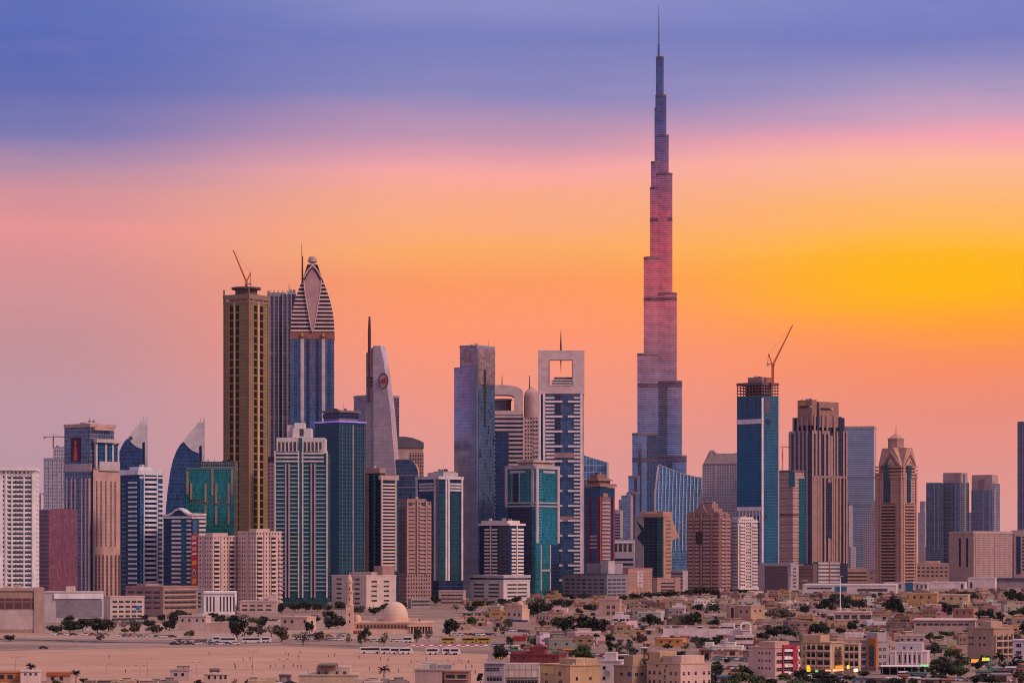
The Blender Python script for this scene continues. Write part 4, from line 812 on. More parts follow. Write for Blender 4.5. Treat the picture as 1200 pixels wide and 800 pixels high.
def T_brown_ribs():
    B = Bld('hotel_tower', 'massive brown tower of vertical ribs with twin notched crowns', 'hotel tower', 924, 951, 993.5, 3950, asp=1.35)
    ro = wall((.40,.26,.23)); dk = glass((.02,.022,.05), 1.6, 3.8, (.06,.05,.07), .1, .3); gr = wall((.36,.27,.29))
    B.blk('tower_block', dk, 0, 1, 0, 1, 506); B.blk('tower_block', dk, .12, .96, .03, .94, 488)
    B.blk('crown_block', wall((.34,.19,.16)), .37, .985, .015, .15, 468); B.blk('crown_block', wall((.36,.20,.17)), .3, .985, .22, .76, 470)
    B.blk('crown_link', wall((.16,.09,.09)), .35, .85, .15, .22, 473)
    B.cols('rib', gr, [926.5, 932, 937, 941.5, 946], 2.4, 504, 660, 1.); B.cols('rib', ro, [952.3, 956.3, 960.5, 966.5, 971], 2.1, 504, 660, 1.); B.cols('rib', ro, [977.5, 981, 988.5, 992], 1.8, 504, 660, 1.); B.cols('rib', gr, [974.3], 3.2, 510, 660, .6)
    B.cols('dark_slot', glass((.012,.02,.07), 1.6, 3.6), [958.6, 984.7], 3.0, 487, 545, .5)
    B.cols('upper_rib', ro, [929.5, 935, 940, 946], 1.6, 489, 506, .2); B.cols('upper_rib', ro, [954.5, 964, 969, 977.5], 1.7, 486, 508, .9)
    B.box('lower_front', wall((.33,.21,.2)), 952, 992.5, 557, 559.5, 1.5); B.box('lower_front', dk, 966.5, 974, 565, 630, 1.2); B.cols('lower_rib', ro, [954, 958, 962, 966, 975, 980, 984, 988.5], 1.6, 559, 660, 1.6)
    B.box('crown_opening', wDARK, 937, 947, 475.3, 476.8, .3); B.box('crown_light', wall((.75,.55,.5)), 949, 951, 475.5, 477.2, .3); B.box('crown_opening', wDARK, 962, 972, 477.3, 478.8, .9); B.box('crown_light', wall((.75,.55,.5)), 973.5, 975.5, 477.2, 479, .9)
    s = B.box('roof_sign', paint((.55,.22,.02)), 936, 944, 470.3, 474, -2.5)
def T_hazy_glass():  # pale base colours carry the far haze on these towers
    B = Bld('office_tower', 'smooth hazy blue glass tower with rounded plan', 'office tower', 990, 1024, 1027, 5000, D=50)
    g = glass((.20,.29,.39), 3, 4, (.30,.35,.42), .10, .6, .14, .1, .004, lh=.2); B.body(g, 500.5); B.blk('parapet', wall((.38,.33,.36)), -.005, 1.005, -.01, 1.01, 499, 502); B.rings('dark_band', wall((.16,.2,.28)), 558, 640, 34, 2, .2)
    B = Bld('apartment_tower', 'slim pale stepped tower low in front of the hazy blue tower', 'apartment tower', 1012, 1027, 1030, 4600, D=30)
    w = (.36,.30,.34); B.body(punched(w, (.08,.09,.14), 3, 3.8, .5, .6), 612); B.blk('upper_block', punched(w, (.08,.09,.14), 3, 3.8, .5, .6), .3, 1, .1, .9, 596); B.blk('spire_block', wall(w), .55, .9, .3, .7, 588)
    B = Bld('apartment_tower', 'small hazy block at the foot of the brown ribbed tower', 'apartment tower', 990, 997, 1003, 4700, D=30)
    B.body(punched((.34,.29,.32), (.12,.12,.17), 3, 3.8, .5, .6), 640); B.blk('upper_block', punched((.34,.29,.32), (.12,.12,.17), 3, 3.8, .5, .6), 0, .6, .1, .9, 592)
def T_ornate():
    B = Bld('hotel_tower', 'ornate terracotta tower with chevron gables and small domed lantern', 'hotel tower', 1025.5, 1057, 1074.5, 3750, asp=.75)
    ro = wall((.52,.30,.235)); B.body(punched((.48,.28,.225), (.05,.025,.035), 3, 3.75, .42, .45), 553); z = B.z
    for a, c in ((1032, 1050), (1060, 1072)): B.rows('balcony_band', ro, a, c, 591, 690, 3.75, 1.5, 1.3); B.box('dark_bay', wall((.07,.045,.06)), a+1, c-1, 590, 690, .4)
    for a, c in ((1026, 1033), (1042.5, 1057), (1057.2, 1061), (1067, 1074.5)): B.rows('balcony_band', ro, a, c, 545.5, 560, 4, 2., 1.6)
    B.cols('pier', ro, [1029, 1052, 1056, 1059, 1073.5], 1.5, 556, 690, 1.)
    B.box('tall_window', glass((.01,.05,.08), 1.4, 3), 1036, 1043, 545, 588, 1.2); B.box('tall_window', glass((.01,.05,.08), 1.4, 3), 1062.8, 1066.6, 545, 588, 1.2)
    for a, b in ((1036, 1043), (1062.8, 1066.6)):
        f = a < 1057; k = B.W/(B.xc-B.x0) if f else B.D/(B.x1-B.xc)
        if f: ob('window_point', MB().slab([(B.ext(a), z(545)), (B.ext(b), z(545)), (B.ext((a+b)/2), z(540.5))], -B.D/2-1.2, -B.D/2), gTEAL, B.root)
    W, D = B.W, B.D
    ob('shaft_top', MB().box(-W/2+.1*W, W/2-.05*W, -D/2+.08*D, D/2-.05*D, z(556), z(543)), ro, B.root)
    g = MB().slab([(B.ext(1031), z(545)), (B.ext(1056.5), z(545)), (B.ext(1047), z(524)), (B.ext(1041.5), z(524))], -D/2-.5, D/2-4); ob('gable', g, ro, B.root)
    k = D/(B.x1-B.xc); P = [(-D/2+a*D, zz) for a, zz in ((.06, z(545)), (.94, z(545)), (.68, z(524)), (.3, z(524)))]; n = 4
    ob('gable', MB().add([(W/2+.4, a, b) for a, b in P]+[(-W/2+4, a, b) for a, b in P], [(0, 1, 2, 3), (7, 6, 5, 4)]+[(i, n+i, n+(i+1) % n, (i+1) % n) for i in range(n)]), ro, B.root)
    for i in range(3):
        o = i*4.2; c = MB(); c.tube((B.ext(1032+o*1.1), -D/2-.9, z(545)), (B.ext(1044), -D/2-.9, z(527+o*1.35)), B.m(.65), n=4); c.tube((B.ext(1044), -D/2-.9, z(527+o*1.35)), (B.ext(1056-o*1.1), -D/2-.9, z(545)), B.m(.65), n=4); ob('chevron_rib', c, wall((.66,.45,.38)) if i % 2 == 0 else wall((.25,.12,.11)), B.root)
        c = MB(); c.tube((W/2+.8, -D/2+D*(.08+.07*i), z(545)), (W/2+.8, 0, z(527+o*1.35)), B.m(.6), n=4); c.tube((W/2+.8, 0, z(527+o*1.35)), (W/2+.8, D/2-D*(.08+.07*i), z(545)), B.m(.6), n=4); ob('chevron_rib', c, wall((.66,.45,.38)) if i % 2 == 0 else wall((.25,.12,.11)), B.root)
    ob('lantern', MB().cyl(0, 0, z(526), z(513), B.m(9.5), n=8), wall((.46,.27,.23)), B.root); ob('lantern_roof', MB().cyl(0, 0, z(513), z(506.5), B.m(9.6), B.m(.5), 8), ro, B.root); ob('lantern_rim', MB().cyl(0, 0, z(513.8), z(512.6), B.m(10.1), n=8), ro, B.root)
    ob('spire', MB().tube((0, 0, z(507)), (0, 0, z(496.5)), B.m(.45), B.m(.15)), pDARK, B.root)
def T_right_pair():
    gl = glass((.10,.14,.22), 2.6, 3.9, (.22,.22,.27), .16, .5)
    B = Bld('residential_tower', 'blue glass twin-volume tower with rosy flat-topped higher half', 'apartment tower', 1104.5, 1127, 1135.5, 5000, asp=.8, group='glass towers at the far end')
    B.body(gl, 565); B.blk('crown', wall((.46,.31,.31)), .02, .96, .05, .9, 553.5, 566); B.rings('floor_band', wall((.25,.23,.28)), 569, 655, 4.6, 1.3, .5, .0, .5); B.cols('fin', wall((.35,.3,.34)), [1120, 1125.5, 1130.5], 1.2, 555, 655, .9)
    B = Bld('residential_tower', 'dark blue glass slab adjoining the rosy-topped twin-volume tower', 'apartment tower', 1085.5, 1104, 1106, 4990, D=45, group='glass towers at the far end'); B.body(glass((.07,.12,.2), 2.4, 3.9, (.12,.16,.24), .12, .5), 566); B.blk('parapet', wGREY, 0, 1, 0, 1, 565, 567); B.cols('fin', wall((.2,.22,.28)), [1095, 1100], .8, 567, 645, .6)
    B = Bld('residential_tower', 'separate blue glass tower with notched rosy crown', 'apartment tower', 1138.5, 1163, 1170.5, 5000, asp=.8, group='glass towers at the far end'); B.body(gl, 574); B.blk('crown', wall((.47,.32,.32)), .01, .97, .03, .95, 556, 575); B.blk('crown_notch', wall((.30,.2,.22)), .35, .62, -.01, .3, 561, 574.5); B.rings('floor_band', wall((.22,.21,.27)), 579, 640, 4.6, 1.3, .5, .05, .6); B.cols('fin', wall((.36,.31,.35)), [1153, 1160, 1165.5], 1.2, 573, 640, .9); B.blk('shoulder', gl, .8, 1.02, .1, 1.1, 566)
    B = Bld('skyscraper', 'dark glass tower edge cut by the end of the view', 'skyscraper', 1192.5, 1215, 1225, 4500, asp=.7); B.body(glass((.09,.10,.16), 2.6, 3.9, (.16,.15,.2), .14, .5), 493); B.cols('fin', wall((.3,.26,.3)), [1193.4, 1199, 1206], 1.2, 493, 620, .7)
    B = Bld('apartment_tower', 'faint hazy block just past the ornate terracotta tower', 'apartment tower', 1076, 1084, 1087, 6200, D=40); B.body(punched((.40,.35,.38), (.16,.16,.2), 4, 4, .5, .5), 600); B.blk('upper_block', wall((.4,.35,.38)), .2, .9, .1, .9, 587)  # wall and window colours lightened to carry the haze
    B = Bld('apartment_tower', 'faint hazy block between the two far glass towers', 'apartment tower', 1134.5, 1139, 1141, 6300, D=40); B.body(punched((.38,.36,.42), (.16,.16,.2), 4, 4, .5, .5), 600)  # haze painted in through pale wall and window colours
    B = Bld('office_block', 'large low tan office block with flat gridded front and dark slots', 'office block', 1112, 1141, 1186, 4000, asp=1.2, vis=(622, 672)); st = (.46,.32,.29); B.body(wall(st), 624); B.box('gridded_front', punched((.42,.29,.27), (.16,.10,.11), 2.2, 3.2, .5, .45), 1143, 1160, 627, 680, .4); B.box('gridded_front', punched((.42,.29,.27), (.16,.10,.11), 2.2, 3.2, .5, .45), 1165, 1185, 627, 680, .4); B.cols('dark_slot', wDARK, [1125, 1133.5], 2.2, 630, 664, .3); B.blk('roof_slab', wall((.54,.40,.36)), .0, 1.01, -.01, 1.01, 622, 625)
    B = Bld('office_block', 'banded tan block at the end of the row beside the gridded office', 'office block', 1185, 1188, 1230, 4050, asp=1.4, vis=(620, 672)); B.body(wall((.42,.29,.28)), 621); B.rows('floor_band', gNAVY, 1198, 1230, 628, 672, 4.2, 2, .3); B.box('dark_slot', gNAVY, 1191, 1196, 628, 672, .4)
for f in [v for k, v in list(globals().items()) if k.startswith('T_')]: f()
rr = random.Random(77)
for B in BLDS:                                                     # masts, vents and cleaning cradles on the roofs
    if not B.top or B.Y > 4900: continue
    y, a, b, c_, e = B.top; W, D = B.W, B.D; z0 = B.z(y)
    for i in range(rr.choice((2, 3, 4))):
        x = -W/2+(a+(b-a)*rr.uniform(.12, .8))*W; yy = -D/2+(c_+(e-c_)*rr.uniform(.15, .7))*D; w_ = rr.uniform(1.5, 4.)
        ob('roof_unit', MB().box(x, min(x+w_, -W/2+b*W-.3), yy, yy+rr.uniform(1.5, 3), z0-.2, z0+rr.uniform(1., 2.6)), rr.choice((wGREY, wPALE, pSTEEL, wDARK)), B.root)
    for i in range(rr.choice((0, 1, 1, 2))):
        x = -W/2+(a+(b-a)*rr.uniform(.1, .9))*W; yy = -D/2+(c_+(e-c_)*rr.uniform(.2, .8))*D; ob('antenna', MB().tube((x, yy, z0-.2), (x, yy, z0+rr.uniform(4, 9)), .22, .1, 5), pDARK, B.root)

# ------------------------------------------------------------------ mid-rise blocks along the road in front of the towers
def low(name, label, cat, x0, xc, x1, yt, yb, mat, asp=1., D=None, par=True, pm=None, group=None):
    Y = YB(yb); B = Bld(name, label, cat, x0, xc, x1, Y, asp=asp, D=D, vis=(yt, yb), group=group)
    B.body(mat, yt+.8 if par else yt)
    if par: B.rings('parapet', pm or mat, yt, yt+5, 20, 1.6, .25)
    B.yt, B.yb = yt, yb
    return B
def roofstuff(B, n, rnd, y):
    for i in range(n):
        a = .08+rnd.random()*.75; c = .15+rnd.random()*.6; w = 2.+rnd.random()*3
        x = -B.W/2+a*B.W; yy = -B.D/2+c*B.D; z = B.z(y)
        ob('roof_unit', MB().box(x, x+w, yy, yy+2.5, z-.3, z+.8+rnd.random()*1.6), rnd.choice((wGREY, wPALE, wCREAM)), B.root)
rn = random.Random(11)
def P_left():
    B = low('warehouse', 'brown walled warehouse with a long recessed dark strip and pale lower panel', 'warehouse', -30, 50, 52, 689, 741, wall((.38,.255,.21)), D=40)
    B.box('dark_recess', punched((.20,.10,.095), (.10,.05,.05), 5, 9, .85, .9), -28, 40, 700.5, 713, .12); B.box('pale_panel', wall((.52,.42,.39)), -28, 40, 714.5, 737, .15); B.box('corner_pier', wall((.46,.32,.26)), 40, 50, 687.5, 740.8, .7); B.box('cornice', wall((.46,.32,.26)), -30, 41, 690, 692, .6)
    B.blk('roof_unit', wall((.55,.4,.33)), .44, .5, .2, .5, 686.5, 690); B.blk('roof_unit', wall((.55,.4,.33)), .56, .68, .2, .5, 685.5, 690)
    B = low('store_building', 'plain off-white store with a large grey panel under a pale eave', 'store', 50.5, 118, 121.5, 693, 729, wall((.55,.48,.48)), D=40)
    B.box('grey_panel', glass((.20,.19,.21), 3, 1.2, (.26,.24,.25), .06, 0, .5, .1, spec=.3), 67, 119.5, 703, 722.5, .2); B.box('eave', wWHITE, 64, 121, 695, 701, .9); B.blk('stair_head', wCREAM, .39, .53, .2, .6, 687, 694); B.box('shop_front', winG, 92, 119, 724, 728.5, .15)
    B = low('office_block', 'cream office block with four window bands and one blue panel', 'office block', 121, 129, 169, 698, 726, wall((.58,.46,.42)), asp=2.)
    for y in (703.5, 709.5, 715, 720.5):
        for p in (134.5, 142, 149.5, 157, 163.5): B.box('window', winG, p-2.6, p+2.6, y, y+2.4, .1)
    B.box('blue_panel', paint((.02,.12,.42)), 159.5, 164.5, 709.5, 714, .25); B.box('shop_front', winG, 131, 168, 724, 725.8, .1)
    B = low('office_block', 'brown four-storey block of long dark window ribbons facing the car park', 'office block', 147, 191, 232, 686.5, 722.5, wall((.37,.24,.21)), asp=.9)
    for y in (692.5, 698.5, 704.5, 710.5): B.box('window_band', winG, 193, 230, y, y+2.6, .12); [B.box('window', winG, p, p+7.5, y, y+2.6, .12) for p in (150, 160, 170, 180)]
    B.rows('ledge', wall((.52,.34,.29)), 192, 231.5, 690, 716, 6, 1.4, .5); B.blk('stair_head', wall((.4,.27,.24)), .1, .35, .2, .6, 684, 688)
    B = low('office_block', 'white ribbed block of tall slit windows', 'office block', 238.5, 275.5, 277.5, 692.5, 719.5, wWHITE, D=30)
    B.wins(winG, [243+3.9*i for i in range(9) if i != 3], 1.7, 698.5, 716, 30, 17.5, .1, 'slit_window'); B.box('cornice', wWHITE, 238, 277.5, 693, 695, .8)
    B = low('office_block', 'narrow grey stair block wedged beside the white ribbed block', 'office block', 229, 238.3, 239, 689, 720, wGREY, D=25); B.wins(winG, [233.5], 4, 694, 716, 5, 2.4)
    B = low('office_block', 'low beige office with two broken rows of windows', 'office block', 281, 324, 327, 703.5, 719.5, wall((.55,.41,.37)), D=24); B.wins(winG, [287, 296, 305, 315], 6.2, 708, 716, 5, 2.1); B.blk('penthouse', wall((.6,.46,.4)), .75, .97, .2, .8, 697.5, 705); B.blk('penthouse', wall((.6,.46,.4)), .5, .74, .3, .8, 701, 705)
    # twin-core flats with the banner
    pk = (.58,.42,.38)
    for (x0, xc, x1, yt, lab) in ((225.5, 249, 283, 627, 'beige apartment slab with a tall red and yellow hanging banner'), (279, 300, 330.5, 622, 'beige apartment block with staggered balconies next to the bannered slab')):
        B = Bld('apartment_block', lab, 'apartment block', x0, xc, x1, 2290, asp=1.2, vis=(yt, 715)); B.body(punched(pk, (.06,.04,.045), 3.2, 3.55, .42, .42), yt+.8); B.blk('stair_head', wall(pk), .35, .75, .2, .7, yt-3, yt+2)
        k = (x1-xc)/34
        for a, c in ((xc+2*k, xc+8*k), (xc+20*k, xc+25*k)): B.box('balcony_recess_shade', wDARK, a, c, yt+7, 712, .1); B.rows('balcony', wall((.66,.50,.45)), a-.3, c+.3, yt+10, 712, 5.15, 2.3, .9)  # flat dark panels paint the shade behind the balconies
        B.rows('balcony', wall((.55,.40,.37)), x1-4, x1, yt+10, 712, 5.15, 2.3, 1.2); B.cols('pier', wall(pk), [xc+10*k, xc+18.5*k, xc-(xc-x0)*.45], 1.2, yt, 712, .6); B.rings('parapet', wall((.66,.5,.45)), yt, yt+5, 20, 1.4, .3)
        if yt == 627:
            b = B.box('banner', paint((.52,.03,.04), .6), 224.6, 231.6, 625, 690, .5)
            yw = -B.D/2-.75
            for ya, yb, c in ((626.5, 632, (.75,.35,.3)), (634, 637.5, WHITE), (640, 645, (.7,.3,.25)), (647, 650, WHITE), (656, 662, (.75,.38,.03)), (677, 684, (.7,.35,.05)), (686, 689, (.75,.6,.5))):
                ob('banner_figure', MB().slab([(B.ext(225.5), B.z(yb)), (B.ext(231), B.z(yb-.8)), (B.ext(230.6), B.z(ya)), (B.ext(226), B.z(ya+1))], yw, yw+.3), paint(c, .6), b)
            ob('banner_oval', MB().slab(arc(B.ext(228.2), B.z(671), B.m(2.8), B.m(4.6), 0, 360, 14)[:-1], yw, yw+.3), paint((.55,.55,.5), .6), b); ob('banner_oval', MB().slab(arc(B.ext(228.4), B.z(671.5), B.m(1.4), B.m(2.8), 0, 360, 12)[:-1], yw-.2, yw+.1), paint((.02,.02,.025), .6), b)
    B = Bld('apartment_block', 'dim mauve block filling the gap behind the staggered balconies', 'apartment block', 314, 323, 326, 2640, D=30); B.body(punched((.28,.19,.22), (.04,.03,.05), 3, 3.5, .5, .45), 541); B.blk('crown', wDARK, 0, 1, 0, 1, 535, 541.2)
def P_mid():
    B = low('hotel_block', 'broad cream hotel block with short window stacks', 'hotel', 388, 429, 464.5, 673.5, 714, wall((.60,.48,.42)), asp=.6)
    for p in (397, 418.5): B.wins(winG, [p], 6, 677.5, 711, 5.6, 2.2)
    for p in (438.5, 453): B.wins(winG, [p], 6.4, 680, 706, 5.6, 2.2)
    B.cols('pier', wall((.66,.53,.47)), [408, 426.5, 430.5], 1., 673.5, 714, .4); B.blk('penthouse', wall((.5,.36,.32)), .3, .9, .3, .8, 670, 675); B.blk('penthouse', wall((.40,.25,.22)), .75, 1, .55, .95, 663, 675)
    B = low('office_block', 'grey white banded office over a dark ground floor', 'office block', 465, 473, 508.5, 674.5, 699, wall((.16,.14,.18)), asp=1.6)
    B.box('dark_side', gNAVY, 465.3, 472.5, 678, 699, .2)
    for y in (674.8, 681, 686.5, 692): B.box('pale_band', wall((.58,.52,.53)), 473, 508.5, y, y+3.2, .5)
    B.blk('roof_rail', wPALE, .1, .9, .1, .9, 673, 675.2)
    B = low('office_block', 'low grey annex below the banded office', 'office block', 478, 482, 504, 701, 712.5, wall((.40,.35,.37)), asp=1.6); B.rows('floor_band', winG, 483, 503.5, 703.5, 711, 4, 1.8, .15)
    B = low('office_block', 'pale grey small office under the tall teal slots', 'office block', 516.5, 549, 551, 671.5, 695, wall((.46,.41,.43)), D=30); B.wins(winG, [522.5, 531.5, 540], 5.6, 675.5, 690, 5, 2.2)
    B = low('office_block', 'pinkish three-band low block beside the dark trees', 'office block', 514, 543, 546, 691.5, 709, wall((.50,.35,.32)), D=26)
    for y in (696, 700.5, 704.5): B.box('window_band', winG, 517, 542.5, y, y+1.8, .15)
    B = low('office_block', 'white podium block of ribbon windows under a dark attic strip', 'office block', 549.5, 590, 621.5, 679, 704, wall((.60,.53,.52)), asp=.8)
    B.blk('dark_attic', gNAVY, .01, .99, .01, .99, 676.3, 680); B.blk('roof_slab', wall((.5,.46,.48)), -.01, 1.01, -.01, 1.01, 673.5, 677)
    for y in (684, 688.5, 693, 697.5):
        for p in (561, 578.5): B.box('window', winG, p-6, p+6, y, y+1.9, .12)
        for p in (600, 612): B.box('window', winG, p-5.5, p+5.5, y, y+1.9, .12)
    for i in range(5): B.box('roof_lamp', wCREAM, 604+3.5*i, 605+3.5*i, 674.5, 678, -1.2)
    B = low('office_block', 'long slate grey office of small dark windows in five rows', 'office block', 658.5, 711, 736, 673.5, 700.5, wall((.26,.25,.30)), asp=.7)
    for y in (678, 682.6, 687.2, 691.8, 696): [B.box('window', winG, p-2.3, p+2.3, y, y+2, .12) for p in (664.5, 671, 677.5, 684, 691, 698, 705, 714.5, 720, 725.5, 731)]
    B.blk('penthouse', wall((.33,.30,.34)), .45, .98, .2, .8, 660, 674.5); B.blk('pale_core', wall((.50,.44,.47)), .82, .99, .1, .4, 657, 674.5); B.rings('roof_rail', wall((.12,.11,.14)), 672, 680, 20, 1., .1)
    B = low('office_block', 'tan panel block with a vertical white letter sign', 'office block', 729, 736, 764.5, 665.5, 698, wall((.50,.31,.25)), asp=1.8)
    B.rows('joint', wall((.38,.22,.19)), 736.5, 764, 671, 692, 3.4, .5, .12)
    s = B.box('sign_panel', wall((.62,.52,.52)), 746.7, 753.3, 668.5, 688.5, .4)
    k = B.D/(B.x1-B.xc); X1 = B.W/2+.42; yy = lambda p: -B.D/2+(p-B.xc)*k; g = MB()
    for i, gl in enumerate(([(0,.2,.9,.2),(.5,.2,.5,.8)], [(0,.8,.9,.5),(.3,.2,.9,.2),(.6,.5,.6,.8)], [(.1,.5,.9,.5),(.2,.2,.2,.5)], [(0,.2,.9,.5),(.2,.8,.8,.8)], [(.1,.8,.5,.2),(.5,.2,.9,.8)])):
        for a, b, c, d in gl: g.tube((X1, yy(748+a*4.4), B.z(672.2+i*3.9-b*2.9)), (X1, yy(748+c*4.4), B.z(672.2+i*3.9-d*2.9)), B.m(.28), n=4)
    ob('letters', g, pDARK, s)
    for i in range(5): B.box('door_bay', wall((.28,.17,.15)), 741+4.6*i, 743.6+4.6*i, 692.5, 697.5, .1)
    B = low('office_block', 'small tan block with three dark bands next to the letter-sign block', 'office block', 765, 770, 797.5, 676.5, 699, wall((.52,.33,.27)), asp=1.8)
    for y in (682, 686, 690): B.box('window_band', winG, 774.5, 790, y, y+1.9, .15)
    B.box('corner_pier', wall((.5,.30,.24)), 790.5, 797.3, 676, 698.8, .4)
    B = low('office_block', 'pale striped low office squeezed behind the rust brown balconies', 'office block', 786, 800, 806, 668, 696, wall((.42,.36,.39)), asp=1.); B.rows('window_band', winG, 787, 800, 671, 690, 4, 1.6, .15)
def P_right():
    B = low('office_block', 'dark curtain-walled block with pale end columns', 'office block', 888, 927, 936, 661, 692, wall((.42,.36,.39)), asp=.6)
    B.box('dark_front', punched((.14,.105,.12), (.04,.03,.05), 2.4, 3.4, .5, .5), 896.5, 923, 663, 691.5, .4); B.wins(winG, [931], 4, 665, 690, 4.2, 2); B.blk('roof_rail', wGREY, .05, .95, .1, .9, 659.5, 661.5)
    B = low('office_block', 'dusky brown block between the dark curtain wall and banded white block', 'office block', 935, 953, 955, 662, 690, wall((.20,.125,.125)), D=30); B.wins(wall((.42,.33,.33)), [943], 8, 679, 681, 5, 2); B.rows('floor_band', wall((.12,.08,.09)), 936, 953, 666, 676, 4, 1.4, .15)
    B = low('office_block', 'white banded block with a slim red centre line', 'office block', 953, 958.5, 984.5, 658, 689.5, wall((.20,.165,.19)), asp=2.)
    for i in range(7): B.box('white_band', wall((.66,.57,.56)), 959, 984, 658.5+i*4.4, 660.8+i*4.4, .4)
    B.box('red_line', wall((.35,.12,.12)), 971.2, 972.4, 658.5, 689, .6); B.box('side_band', wPALE, 953.2, 958, 660, 689, .3)
    B = low('office_block', 'brick red four-band block near the white light mast', 'office block', 984.5, 990, 1017, 665.5, 686.5, wall((.44,.255,.21)), asp=1.8)
    for y in (670, 674.3, 678.6, 682.5): B.box('window_band', wDARK, 991, 1015.5, y, y+1.9, .1)
    B = low('office_block', 'mauve podium with one red sign at the foot of the ornate tower', 'office block', 1016.5, 1058, 1060, 666, 687.5, wall((.36,.25,.25)), D=36)
    B.wins(winG, [1022+4.4*i for i in range(8)], 1.6, 669.5, 682, 6, 3); B.box('red_sign', paint((.55,.03,.05)), 1042.5, 1045.8, 673.5, 679.5, .4); B.blk('roof_greenery', leafmat((.02,.035,.02), (.04,.06,.03)), .3, .95, .1, .8, 662.5, 667)
    B = low('apartment_block', 'terracotta flats stretching from the ornate tower foot to the gridded office', 'apartment block', 1072, 1117, 1121, 659.5, 681, wall((.52,.32,.25)), D=30)
    for y in (664, 668.7, 673.2): B.wins(winG, [1077+5.3*i for i in range(8)], 3.2, y, y+1, 5, 2)
    B.blk('penthouse', wall((.55,.36,.29)), .25, .6, .2, .7, 657, 660.5)
    B = low('apartment_block', 'orange low flats half hidden by the gridded office', 'apartment block', 1117, 1139, 1141, 663.5, 679.5, wall((.58,.36,.25)), D=30); B.wins(winG, [1122, 1128, 1134], 3, 667, 676, 4.4, 2)
    B = low('shop_row', 'long white single-storey shop row by the white light mast', 'shop row', 941, 1050, 1052, 684.5, 695.5, wall((.60,.52,.51)), D=26); B.box('dark_eave', winG, 946, 975, 688, 690, .1); B.box('shop_front', winG, 1005, 1040, 689.5, 692.5, .1); B.box('blue_shutter', paint((.01,.12,.22)), 979, 992.5, 687, 695.3, .4)
    B = low('shop_building', 'white shop with a bright blue square front', 'shop', 1036, 1086.5, 1088.5, 682.5, 692.8, wall((.56,.48,.46)), D=24); B.box('blue_front', paint((.012,.09,.22)), 1061.5, 1070, 682, 692.5, .5); B.wins(winG, [1050, 1055, 1075, 1080, 1085], 2.4, 685, 689, 6, 4)
    B = low('warehouse', 'long blank white warehouse past the blue-fronted shop', 'warehouse', 1089.5, 1131, 1133, 681.5, 689.8, wall((.68,.58,.56)), D=30); B.blk('roof_unit', wPALE, .1, .2, .2, .5, 680.6, 682.4); B.box('door', winG, 1126, 1129, 684, 689.6, .1)
    B = low('warehouse', 'tall blank white warehouse with a stepped roofline near the gridded office', 'warehouse', 1134.5, 1166, 1168, 676.5, 689, wall((.64,.54,.53)), D=30); B.blk('roof_unit', wPALE, .5, .9, .2, .6, 675.3, 677); B.box('door', winG, 1137, 1140, 682, 688.8, .1)
    B = low('warehouse', 'dark-roofed low sheds at the end of the warehouse line', 'warehouse', 1169, 1215, 1217, 679, 688.5, wall((.36,.29,.32)), D=30); B.blk('roof', wall((.08,.085,.14)), -.01, 1.01, -.02, 1.02, 677, 680)
    for i, (x0, x1, yt, Y, lab) in enumerate(((1076, 1092, 640, 5600, 'dusky low-rise under the dark slab tower'), (1092, 1112, 646, 5400, 'dim low parking deck at the foot of the twin-volume tower'), (1172, 1200, 634, 6000, 'dim low-rise behind the banded end block'), (700, 735, 640, 5800, 'dim low-rise seen through the gap beside the crimson-edged tower'), (868, 930, 640, 5900, 'dim low-rise behind the blue unfinished tower'), (990, 1030, 642, 6200, 'dim long low-rise behind the slim pale stepped tower'), (500, 560, 640, 6000, 'dim low-rise behind the slate skyscraper'), (40, 145, 640, 5200, 'dim low-rise far behind the pink poster tower'), (190, 330, 645, 5400, 'dim low-rise far behind the green block'), (410, 500, 640, 5500, 'dim low-rise far behind the pale blade tower'), (790, 870, 640, 6500, 'dim low-rise behind the pale grey stepped tower'), (1126, 1172, 641, 6300, 'dim low-rise between the far twin towers'))):
        B = Bld('low_rise', lab, 'building', x0, x1, x1, Y, D=40); B.body(punched((.30,.24,.26), (.10,.08,.1), 5, 4, .5, .5), yt); B.blk('stair_head', wGREY, .3, .5, .2, .6, yt-3, yt+1)
P_left(); P_mid(); P_right()

